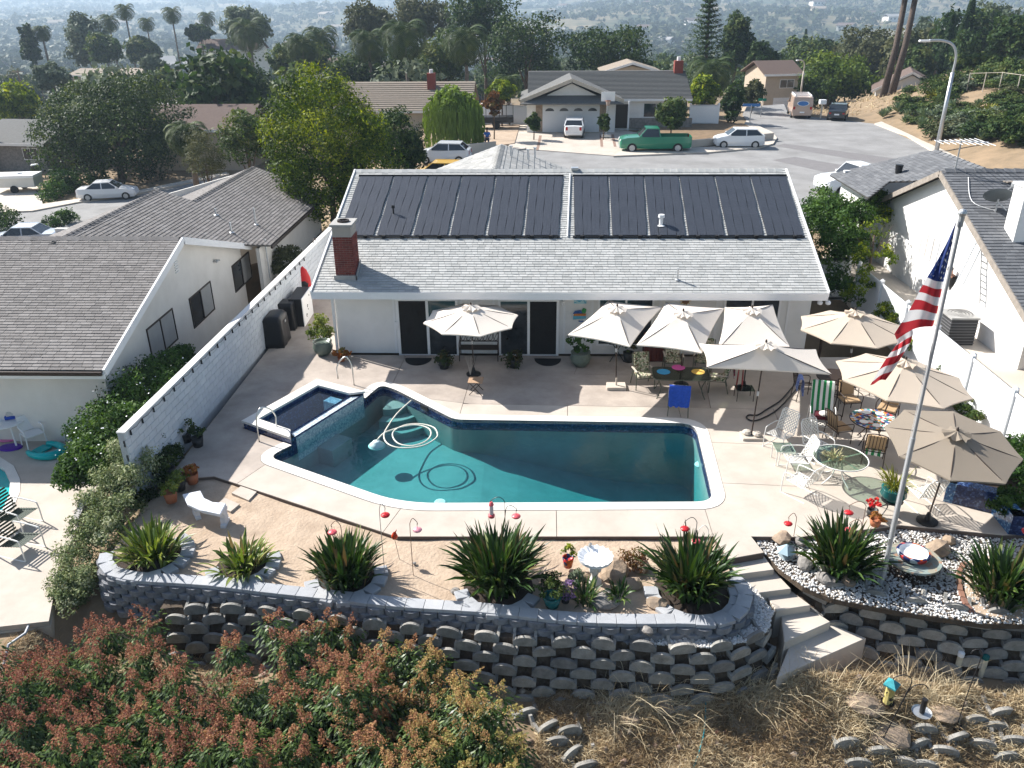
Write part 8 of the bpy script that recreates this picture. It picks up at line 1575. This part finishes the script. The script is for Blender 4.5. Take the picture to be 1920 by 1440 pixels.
for px,py,s in((655,190,4.2),(690,185,4.5),(730,180,4.6),(775,175,4.2),(810,168,4.),(1010,150,4.6),(1060,140,4.8),(1105,138,4.4),(1190,138,4.6),(1225,135,4.4),(900,160,3.8),(960,150,4.4),(1275,132,4.2),(590,160,4.5),(545,175,4.2),(1600,160,4.4),(1680,150,4.6),(1540,150,4.),(640,215,2.4),(700,225,2.),(330,215,2.5),(300,250,2.2),(500,175,3.),(520,215,2.6),(30,275,2.0),(130,215,2.6),(760,190,3.),(1450,150,3.),(1480,130,3.4),(1290,120,3.6),(1250,100,4.),(560,150,3.4),(610,120,3.8),(230,130,3.)):
 b=PT(px,py);o=thing('distant_tree','rounded tree among the houses in the distance','tree',b,px,'trees of the neighbourhood beyond the street',s);link('crown',tm[px%6],o);link('trunk',tkm,o)
def blobs(n):
 """crowns of the far wood as leaf masses, one joined sheet"""
 r=240+rng. random(n)**1.5*3500;a=rng. uniform(-.72,.66,n);X=r*np. sin(a);Y=r*np. cos(a);dens=np. sin(X/95+np. cos(Y/130)*2)+np. sin(Y/110+X/260)+rng. normal(0,.8,n);kp=dens>-.9;X,Y,r=X[kp],Y[kp],r[kp];n=len(X);Z=hz(X,Y);s=rng. uniform(2.2,6.,n)*(1+r/4000);k=15
 d=unit(rng. normal(0,1,(n,k,3)));d[...,2]=np. abs(d[...,2])*1.1-.15;C_=(d*s[:,None,None]*rng. uniform(.6,1,(n,k,1))+np. stack([X,Y,Z+s*.35],-1)[:,None]). reshape(-1,3);V,F,A=leaves(C_,d. reshape(-1,3)+[0,0,.3],1.,.8,.4,np. repeat(rng. random(n),k));c4=np. repeat(C_,4,0);V=c4+(V-c4)*np. repeat(np. repeat(s*.42,k),4)[:,None];return npmesh('wood',V,F,M['lfar'],A)
M['lfar']=leafmat('far wood',G((.02,.035,.014),(.035,.055,.02),(.06,.075,.03),(.10,.105,.05)),.1)
o=link('distant_wood',blobs(26000));o['kind']='stuff'
def bloom_bush(label,px_poly,n_pan,tone0,tone1,zt,seed):
 poly=[tuple(P(x,y,zt). xy)for x,y in px_poly];xs_=[p[0]for p in poly];ys_=[p[1]for p in poly];r_=np. random. default_rng(seed);c=Vector((sum(xs_)/len(xs_),sum(ys_)/len(ys_),-2.6));t=thing('flowering_tree',label,'flowering tree',c);pts=[]
 while len(pts)<n_pan:
  p=(r_. uniform(min(xs_),max(xs_)),r_. uniform(min(ys_),max(ys_)))
  if in_poly(p,poly):pts. append(p)
 pts=np. array(pts);H=zt+.38*np. sin(pts[:,0]*1.9+seed)*np. cos(pts[:,1]*2.3)+.27*np. sin(pts[:,0]*5.1)*np. sin(pts[:,1]*4.7+seed)+r_. normal(0,.10,n_pan);m=105;k=np. arange(m)
 h_=r_. random((n_pan,m));ang=r_. uniform(0,6.28,(n_pan,m));rad=.115*(1-h_)**.6*r_. uniform(.25,1.1,(n_pan,m));L=r_. uniform(.24,.42,(n_pan,1));lx=r_. normal(0,.12,(n_pan,1));C_=np. stack([pts[:,:1]+rad*np. cos(ang)+lx*h_,pts[:,1:]+rad*np. sin(ang)-.05*h_,H[:,None]+h_*L],-1). reshape(-1,3)-np. array(c)
 tone=tone0+(tone1-tone0)*(pts[:,0]-min(xs_))/(max(xs_)-min(xs_))+r_. normal(0,.09,n_pan);V,F,A=leaves(C_,np. tile([0,-.4,1.],(len(C_),1)),.016,.8,.9,np. repeat(tone,m));link('blossom',npmesh('blossom',V,F,M['bloom'],A),t)['kind']='stuff'
 nl=n_pan*58;idx=r_. integers(0,n_pan,nl);a=r_. uniform(0,6.28,nl);rr=r_. uniform(.03,.30,nl);C_=np. stack([pts[idx,0]+rr*np. cos(a),pts[idx,1]+rr*np. sin(a),H[idx]-.02-rr*.35-r_. random(nl)**2*.55],-1)-np. array(c);d=np. stack([np. cos(a),np. sin(a),-.5-.5*r_. random(nl)],-1);d=unit(d);s=unit(np. cross(d,[0,0,1.]));L2=r_. uniform(.09,.16,nl)[:,None];w_=.022;V=np. stack([C_,C_+d*L2*.5-s*w_,C_+d*L2,C_+d*L2*.5+s*w_],1). reshape(-1,3);link('leaves',npmesh('leaves',V,np. arange(4*nl). reshape(nl,4),M['mleaf'],np. repeat(np. clip(r_. normal(.5,.25,nl),0,1),4)),t)['kind']='stuff'
 mb=MB()
 for j in range(26):q=pts[r_. integers(0,n_pan)];mb. tube([(r_. normal(0,.2),r_. normal(0,.2),-1.),((q[0]-c. x)*.5,(q[1]-c. y)*.5,1.0),(q[0]-c. x,q[1]-c. y,zt-c. z-.3)],.07,5,r1=.02)
 mb. obj('branches',M['bark'],t)
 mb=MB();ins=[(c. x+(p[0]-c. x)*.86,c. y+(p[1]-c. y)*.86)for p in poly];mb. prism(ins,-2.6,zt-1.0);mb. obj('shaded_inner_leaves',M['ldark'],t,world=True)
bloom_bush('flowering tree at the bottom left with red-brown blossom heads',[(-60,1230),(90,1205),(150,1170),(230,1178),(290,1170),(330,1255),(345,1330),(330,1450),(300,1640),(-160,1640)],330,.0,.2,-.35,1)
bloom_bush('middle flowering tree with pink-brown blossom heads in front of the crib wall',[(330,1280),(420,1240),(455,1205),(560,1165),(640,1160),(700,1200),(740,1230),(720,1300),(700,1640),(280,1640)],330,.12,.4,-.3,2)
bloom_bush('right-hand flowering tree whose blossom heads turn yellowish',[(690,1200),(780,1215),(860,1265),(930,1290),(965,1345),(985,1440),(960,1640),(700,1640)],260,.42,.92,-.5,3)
def grass(name,n,region,Lr,m,z0=None,seed=5,wd=.006,thr=-.02):
 r_=np. random. default_rng(seed);X=r_. uniform(region[0],region[1],n*3);Y=r_. uniform(region[2],region[3],n*3);d=np. array([noise. noise(Vector((x*.9,y*1.1,3.)))for x,y in zip(X,Y)]);kp=(d+r_. normal(0,.12,n*3))>thr;X,Y,d=X[kp][:n],Y[kp][:n],d[kp][:n];n=len(X);Z=hz(X,Y)if z0 is None else np. full(n,z0);L=r_. uniform(*Lr,n)*(.7+.9*np. clip(d,0,1));a=r_. normal(.3,1.6,n);e=r_. uniform(.15,1.35,n)
 D_=np. stack([np. cos(a)*np. cos(e),np. sin(a)*np. cos(e),np. sin(e)],-1);B0=np. stack([X,Y,Z],-1);M1=B0+D_*(L*.55)[:,None];T_=M1+(D_*[1.25,1.25,.35])*(L*.5)[:,None];s=unit(np. cross(D_,r_. normal(0,1,(n,3))))*wd*r_. uniform(.6,1.6,(n,1));V=np. stack([B0-s,B0+s,M1+s*.8,M1-s*.8,T_+s*.2,T_-s*.2],1). reshape(-1,3);o=6*np. arange(n)[:,None];F=np. concatenate([o+[0,1,2,3],o+[3,2,4,5]]);A=np. repeat(np. clip(.55+d*.8+r_. normal(0,.22,n),0,1),6);g_=link(name,npmesh(name,V,F,m,A));g_['kind']='stuff'
grass('dry_grass',80000,(.0,10.5,8.4,12.5),(.09,.34),M['straw'],thr=-.6);grass('tall_weeds',900,(.6,8.5,11.6,12.7),(.5,1.1),M['straw'],None,9,.004);grass('bank_grass',9000,(-11.,-6.,11.,13.6),(.08,.25),M['straw'],None,11);grass('dry_bank_grass',1600,(hillA. x-4,hillA. x+22,88,106),(.3,.8),M['straw'],None,12,.03)
def scatter_stones(name,n,region,sr,m,seed):
 r_=np. random. default_rng(seed);X=r_. uniform(region[0],region[1],n);Y=r_. uniform(region[2],region[3],n);Z=hz(X,Y);base=np. array([[1,0,0],[0,1,0],[-1,0,0],[0,-1,0],[.1,0,.8],[0,0,-.6]]);s=(r_. random((n,1,1))**3*(sr[1]-sr[0])+sr[0])*r_. uniform(.6,1.3,(n,6,3));V=base[None]*s+np. stack([X,Y,Z],-1)[:,None];F=np. array([[0,1,4],[1,2,4],[2,3,4],[3,0,4],[1,0,5],[2,1,5],[3,2,5],[0,3,5]]);F=(F[None]+6*np. arange(n)[:,None,None]). reshape(-1,3);o=link(name,npmesh(name,V. reshape(-1,3),F,m,np. repeat(r_. random(n),6)));o['kind']='stuff'
M['rubble']=pmat('rubble stone',[(.30,.22,.15),(.22,.16,.12),(.36,.30,.24),(.26,.13,.09)],.95,mottle=.3)
scatter_stones('rubble',2600,(-11,10.5,8.2,12.6),(.012,.13),M['rubble'],4)
# == houses beyond
def roofm(n,c):return mat(n,c,.95,var=.22,scale=3.5,stretch=(1,1,6),bump=.3)
M['rgrey']=roofm('grey roof',(.15,.15,.145));M['rbrown']=roofm('brown roof',(.14,.10,.085));M['rtan']=roofm('tan roof',(.30,.25,.20));M['rpale']=roofm('pale roof',(.36,.35,.34));M['beigew']=mat('beige wall',(.50,.42,.33),.9,var=.1)
def house2(label,c,w_,d,hw,rise,rm,wm,rz=0,front=(),axis='x',over=.5,chim=None,group=None,ribs=0,sy=0.):
 t=thing('house',label,'house',c,rz,group);mb=MB();mb. bx(-w_/2,w_/2,0,d,-2.5,hw);W,Dp=w_/2+over,(-over,d+over)
 if axis=='x':ym=d/2;sl=rise/(ym+over);mb. slab([(-w_/2,0,hw),(-w_/2,d,hw),(-w_/2,ym,hw+rise-.25)],(w_,0,0));P4=[[(-W,-over,hw-.1),(W,-over,hw-.1),(W,ym,hw+rise),(-W,ym,hw+rise)],[(W,d+over,hw-.1),(-W,d+over,hw-.1),(-W,ym,hw+rise),(W,ym,hw+rise)]]
 else:mb. slab([(-w_/2,0,hw),(w_/2,0,hw),(0,0,hw+rise-.25)],(0,d,0));P4=[[(-W,-over,hw-.1),(0,-over,hw+rise),(0,d+over,hw+rise),(-W,d+over,hw-.1)],[(0,-over,hw+rise),(W,-over,hw-.1),(W,d+over,hw-.1),(0,d+over,hw+rise)]]
 mb. obj('wall',wm,t)
 for q in P4:mb=MB();mb. slab(q,(0,0,.14));mb. obj('roof',rm,t)
 if ribs:
  mb=MB();q=P4[0]
  for k in range(ribs):z=k/ribs;a=Vector(q[0]). lerp(Vector(q[3]),z)+Vector((0,0,.15));b=Vector(q[1]). lerp(Vector(q[2]),z)+Vector((0,0,.15));mb. beam(a,b,.10,.05)
  mb. obj('tile_courses',rm,t)['kind']='stuff'
 mb=MB()
 if axis=='x':mb. bx(-W,W,-over-.03,-over,hw-.2,hw+.05)
 else:mb. beam((-W,-over-.02,hw-.05),(0,-over-.02,hw+rise+.05),.05,.25);mb. beam((W,-over-.02,hw-.05),(0,-over-.02,hw+rise+.05),.05,.25)
 mb. obj('fascia',M['trim'],t)
 for k,x,z,a,b in front:
  if k=='g':
   mb=MB();mb. bx(x-a/2,x+a/2,-.05,.05,z,z+b);g_=mb. obj('garage_door',M['trim'],t)
   for j in range(4):
    mb=MB();xx=x-a/2+a*(j+.5)/4;mb. slab([(xx+.38*math. cos(r),-.06,z+b*.8+.28*math. sin(r))for r in np. linspace(0,math. pi,7)],(0,-.01,0));mb. obj('arched_window',M['darkglass'],t)if a>4.5 and hw<3 else None
   mb=MB()
   for j in range(1,4):mb. bx(x-a/2+.05,x+a/2-.05,-.056,-.05,z+b*j/4-.02,z+b*j/4)
   mb. obj('panel_line',M['concrete'],t)
  elif k=='d':mb=MB();mb. bx(x-a/2,x+a/2,-.04,.02,z,z+b);mb. obj('door',M['bronze'],t)
  else:
   mb=MB();mb. bx(x-a/2-.07,x+a/2+.07,-.04,.02,z-.07,z+b+.07);f_=mb. obj('window',M['trim'],t);mb=MB();mb. bx(x-a/2,x-.03,-.05,.02,z,z+b);mb. bx(x+.03,x+a/2,-.05,.02,z,z+b);mb. obj('pane',M['darkglass'],f_)
 if chim:mb=MB();mb. bx(chim[0]-.4,chim[0]+.4,chim[1],chim[1]+.8,0,hw+rise+1.);mb. obj('chimney',M['brick'],t);mb=MB();mb. cyl((chim[0],chim[1]+.4,hw+rise+1.),(chim[0],chim[1]+.4,hw+rise+1.35),.18);mb. obj('flue',M['trim'],t)
 return t
gl_=P(1017,247,ST+.1);gr_=P(1123,247,ST+.1);yg=(gl_. y+gr_. y)/2;gx=(gl_. x+gr_. x)/2;gw=gr_. x-gl_. x;ml=P(987,247,ST). x;mr2=P(1300,247,ST). x
fh=house2('single-storey house across the street with grey roof, white double garage and brick chimney',((ml+mr2)/2,yg+2.2,ST+.1),mr2-ml-1.2,9.5,2.6,1.9,M['rgrey'],M['stucco'],0,[('w',P(1222,247,0). x-(ml+mr2)/2,1.0,2.2,1.15),('d',P(1160,247,0). x-(ml+mr2)/2,0,1.1,2.1)],ribs=22,chim=(mr2-(ml+mr2)/2-.8,4))
fg=Vector((gx,yg,ST+.1))-fh. location
mb=MB();W=gw/2+1.4;mb. bx(fg. x-W,fg. x+W,fg. y,fg. y+6,-.5,2.6);mb. slab([(fg. x-W*.62,fg. y-.1,3.0),(fg. x+W*.62,fg. y-.1,3.0),(fg. x,fg. y-.1,4.1)],(0,.3,0));mb. obj('garage_wall',M['stucco'],fh)
for s in(-1,1):
 mb=MB();mb. slab([(fg. x+s*(W+.6),fg. y-.9,2.65),(fg. x,fg. y-.9,4.35),(fg. x,fg. y+7,4.35),(fg. x+s*(W+.6),fg. y+7,2.65)],(0,0,.14));mb. obj('garage_roof',M['rgrey'],fh)
 mb=MB();mb. beam((fg. x+s*(W+.6),fg. y-.93,2.68),(fg. x,fg. y-.93,4.42),.06,.3);mb. obj('barge_board',mat('tan trim',(.50,.44,.36),.8)if s<0 else D. materials['tan trim'],fh)
 mb=MB();mb. bx(fg. x+s*(gw/2+.3)-.3,fg. x+s*(gw/2+.3)+.3,fg. y-.06,fg. y,0,2.3);mb. obj('stone_pier',M['rock'],fh)
mb=MB();mb. slab([(fg. x-W-.6,fg. y-1.3,2.45),(fg. x+W+.6,fg. y-1.3,2.45),(fg. x+W*.6,fg. y,3.05),(fg. x-W*.6,fg. y,3.05)],(0,0,.1));mb. obj('skirt_roof',M['rgrey'],fh)
mb=MB();mb. bx(fg. x-gw/2,fg. x+gw/2,fg. y-.06,fg. y+.02,0,2.2);gd=mb. obj('garage_door',mat('garage white',(.66,.68,.70),.5,var=.04),fh)
for j in range(4):mb=MB();xx=fg. x-gw/2+gw*(j+.5)/4;mb. slab([(xx+.4*math. cos(r),fg. y-.065,1.78+.26*math. sin(r))for r in np. linspace(0,math. pi,8)],(0,-.01,0));mb. obj('arched_window',M['darkglass'],gd)
mb=MB();mb. bx(fg. x+W+1.2,fg. x+W+1.35,fg. y+.8,fg. y+.95,0,2.5);mb. obj('porch_post',M['trim'],fh)
mb=MB();mb. bx(fg. x+W+1.4,fg. x+W+7.2,fg. y+2.0-.1+.1,fg. y+2.14,0,.9);mb. obj('stone_veneer',M['grock'],fh)
for a,b,lab in(((905,233),(1012,236),'white vinyl fence with gate left of the far garage'),((1292,234),(1345,234),'white board fence right of the far house')):
 A_=P(*a,ST+.1);B_=P(*b,ST+.1);t=thing('vinyl_fence',lab,'fence',A_);fence_run(t,A_,B_,1.8,2.6)
b=PT(948,205);t=thing('garden_umbrella','small white umbrella behind the far white fence','umbrella',b);mb=MB();mb. lathe((0,0,2.2),[(1.2,-.3),(.6,0),(0,.2)],8);mb. obj('canopy',M['white'],t);mb=MB();mb. cyl((0,0,0),(0,0,2.3),.04);mb. obj('pole',M['white'],t)
def hx(label,px,py,Y,w_,d,hw,rise,rm,wm,rz=0,front=(),axis='x',**k):
 """py = picture row of the eave line, at distance Y"""
 c=Q(px,py,Y);return house2(label,(c. x,Y,c. z-hw),w_,d,hw,rise,rm,wm,rz,front,axis,**k)
hx('low house with tan barrel-tile roof behind the willow',755,207,82,12.5,9,2.6,2.1,M['rtan'],M['beigew'],0,ribs=14,chim=(2.5,3));hx('house with brown roof between the big dark tree and the ficus',362,243,80,9.5,9,2.6,1.7,M['rbrown'],M['beigew'])
hx('two-storey beige house with brown roof and white garage door by the street end',1468,139,110,4.4,6,4.8,1.3,M['rbrown'],M['beigew'],R(12),[('g',.5,0,2.8,2.0),('w',.7,3.2,1.8,.9)]);hx('white-trimmed gable roof poking out of the right-hand bank',1705,172,100,7,8,1.8,2.0,M['rbrown'],M['trim'],R(-20),axis='y')
hx('grey gabled house at the far left edge with red brick chimney',18,268,80,7,9,2.5,1.5,M['rgrey'],M['grock'],R(-8),[('w',2,1,1.5,1)],chim=(-2.2,-.6));hx('cream house half hidden behind the big dark tree on the left',88,288,86,5,8,2.5,1.3,M['rbrown'],M['stuccoL'],R(5),[('w',1.5,1,1.2,1)])
hx('flat-roofed beige house among the left-hand trees',210,141,150,15,10,2.8,.7,M['rtan'],M['beigew'],0,[('w',4,.8,3,1.2),('g',-2,0,4,2.2)]);hx('house with brown roof near the upper left palms',425,94,210,14,9,2.8,2.2,M['rbrown'],M['stuccoL']);hx('hipped pale roof behind the far grey-roofed house',1185,135,100,6,6,2.6,.9,M['rtan'],M['beigew'],axis='y');hx('small white shed roof by the dark ficus',330,200,95,5,4,2.2,.4,M['rpale'],M['beigew']);hx('house glimpsed behind the willow and palms',620,130,160,12,9,2.8,1.6,M['rbrown'],M['stuccoL'])
for x,y,w_,Y in((60,92,60,330),(100,108,26,300),(240,97,22,260)):c=Q(x,y,Y);house2('long pale industrial building beyond the left trees',(c. x,Y,float(hz(c. x,Y))),w_,16,4.5,.6,M['rpale'],M['stucco'],0,[('w',0,1,w_*.5,1.5)],group='pale industrial buildings at the far left')
rr_=random. Random(12);hm=[]
for k in range(3):
 mb=MB();mb. bx(-6,6,-4,4,-3,3);w_m=mb. mesh('wall',M[('stucco','stuccoL','beigew')[k]]);mb=MB();mb. slab([(-6.6,-4.6,2.9),(6.6,-4.6,2.9),(6.6,0,4.9),(-6.6,0,4.9)],(0,0,.2));mb. slab([(6.6,4.6,2.9),(-6.6,4.6,2.9),(-6.6,0,4.9),(6.6,0,4.9)],(0,0,.2));r_m=mb. mesh('roof',M[('rpale','rbrown','rtan')[k]]);mb=MB()
 for x in(-3.5,0,3.5):mb. bx(x-.8,x+.8,-4.06,-4,.8,2.2)
 hm. append((w_m,r_m,mb. mesh('window',M['darkglass'])))
for i in range(95):
 r=330+rr_. random()**1.3*2300;a=rr_. uniform(-.66,.6);x,y=r*math. sin(a),r*math. cos(a);o=thing('distant_house','small house among the trees of the hazy valley','house',(x,y,float(hz(x,y))+1.2),rr_. uniform(-.8,.8),'houses scattered over the wooded valley',rr_. uniform(.7,1.3)*(1+r/3200));k=rr_. randrange(3)
 for nm,me in zip(('wall','roof','window'),hm[k]):link(nm,me,o)
for px,py,c in((162,124,'white'),(172,128,'white'),(33,153,'white'),(58,156,'galv'),(243,124,'black'),(322,124,'white'),(336,127,'galv'),(350,115,'white'),(338,117,'black'),(372,100,'white')):
 b=PT(px,py);t=thing('distant_car','small parked car among the left-hand trees','car',b,rr_. random()*3,'cars parked far off on the left');mb=MB();mb. bx(-2.2,2.2,-.9,.9,.3,.95);mb. obj('body',M[c],t);mb=MB();mb. add([(-1.3,-.85,.95),(1.5,-.85,.95),(1.5,.85,.95),(-1.3,.85,.95),(-.7,-.7,1.5),(.9,-.7,1.5),(.9,.7,1.5),(-.7,.7,1.5)],[(4,5,6,7),(0,1,5,4),(1,2,6,5),(2,3,7,6),(3,0,4,7)]);mb. obj('cabin',M['glassd'],t)
t=thing('bank_fence','pale post-and-rail fence along the top of the right-hand bank','fence',PT(1860,172));pr=None
for x,y in((1812,172),(1842,172),(1872,172),(1905,178),(1940,184)):
 b=PT(x,y);mb=MB();mb. cyl(b,b+Vector((0,0,1.7)),.045);mb. obj('post',M['walk'],t,world=True)
 if pr:mb=MB();mb. tube([pr+Vector((0,0,1.65)),b+Vector((0,0,1.65))],.02,5);mb. obj('rail',M['walk'],t,world=True)
 pr=b
 # -- haze
m=D. materials. new('haze');m. use_nodes=True;N=m. node_tree. nodes;N. remove(N['Principled BSDF']);v=N. new('ShaderNodeVolumePrincipled');v. inputs['Color']. default_value=(.62,.80,1,1);v. inputs['Density']. default_value=.00032;v. inputs['Anisotropy']. default_value=.2
m. node_tree. links. new(v. outputs[0],N['Material Output']. inputs['Volume']);mb=MB();mb. bx(-3950,3950,-60,5500,-60,95);hzb=mb. obj('haze',m);hzb['kind']='stuff';hzb. data. attributes. remove(hzb. data. attributes['v'])
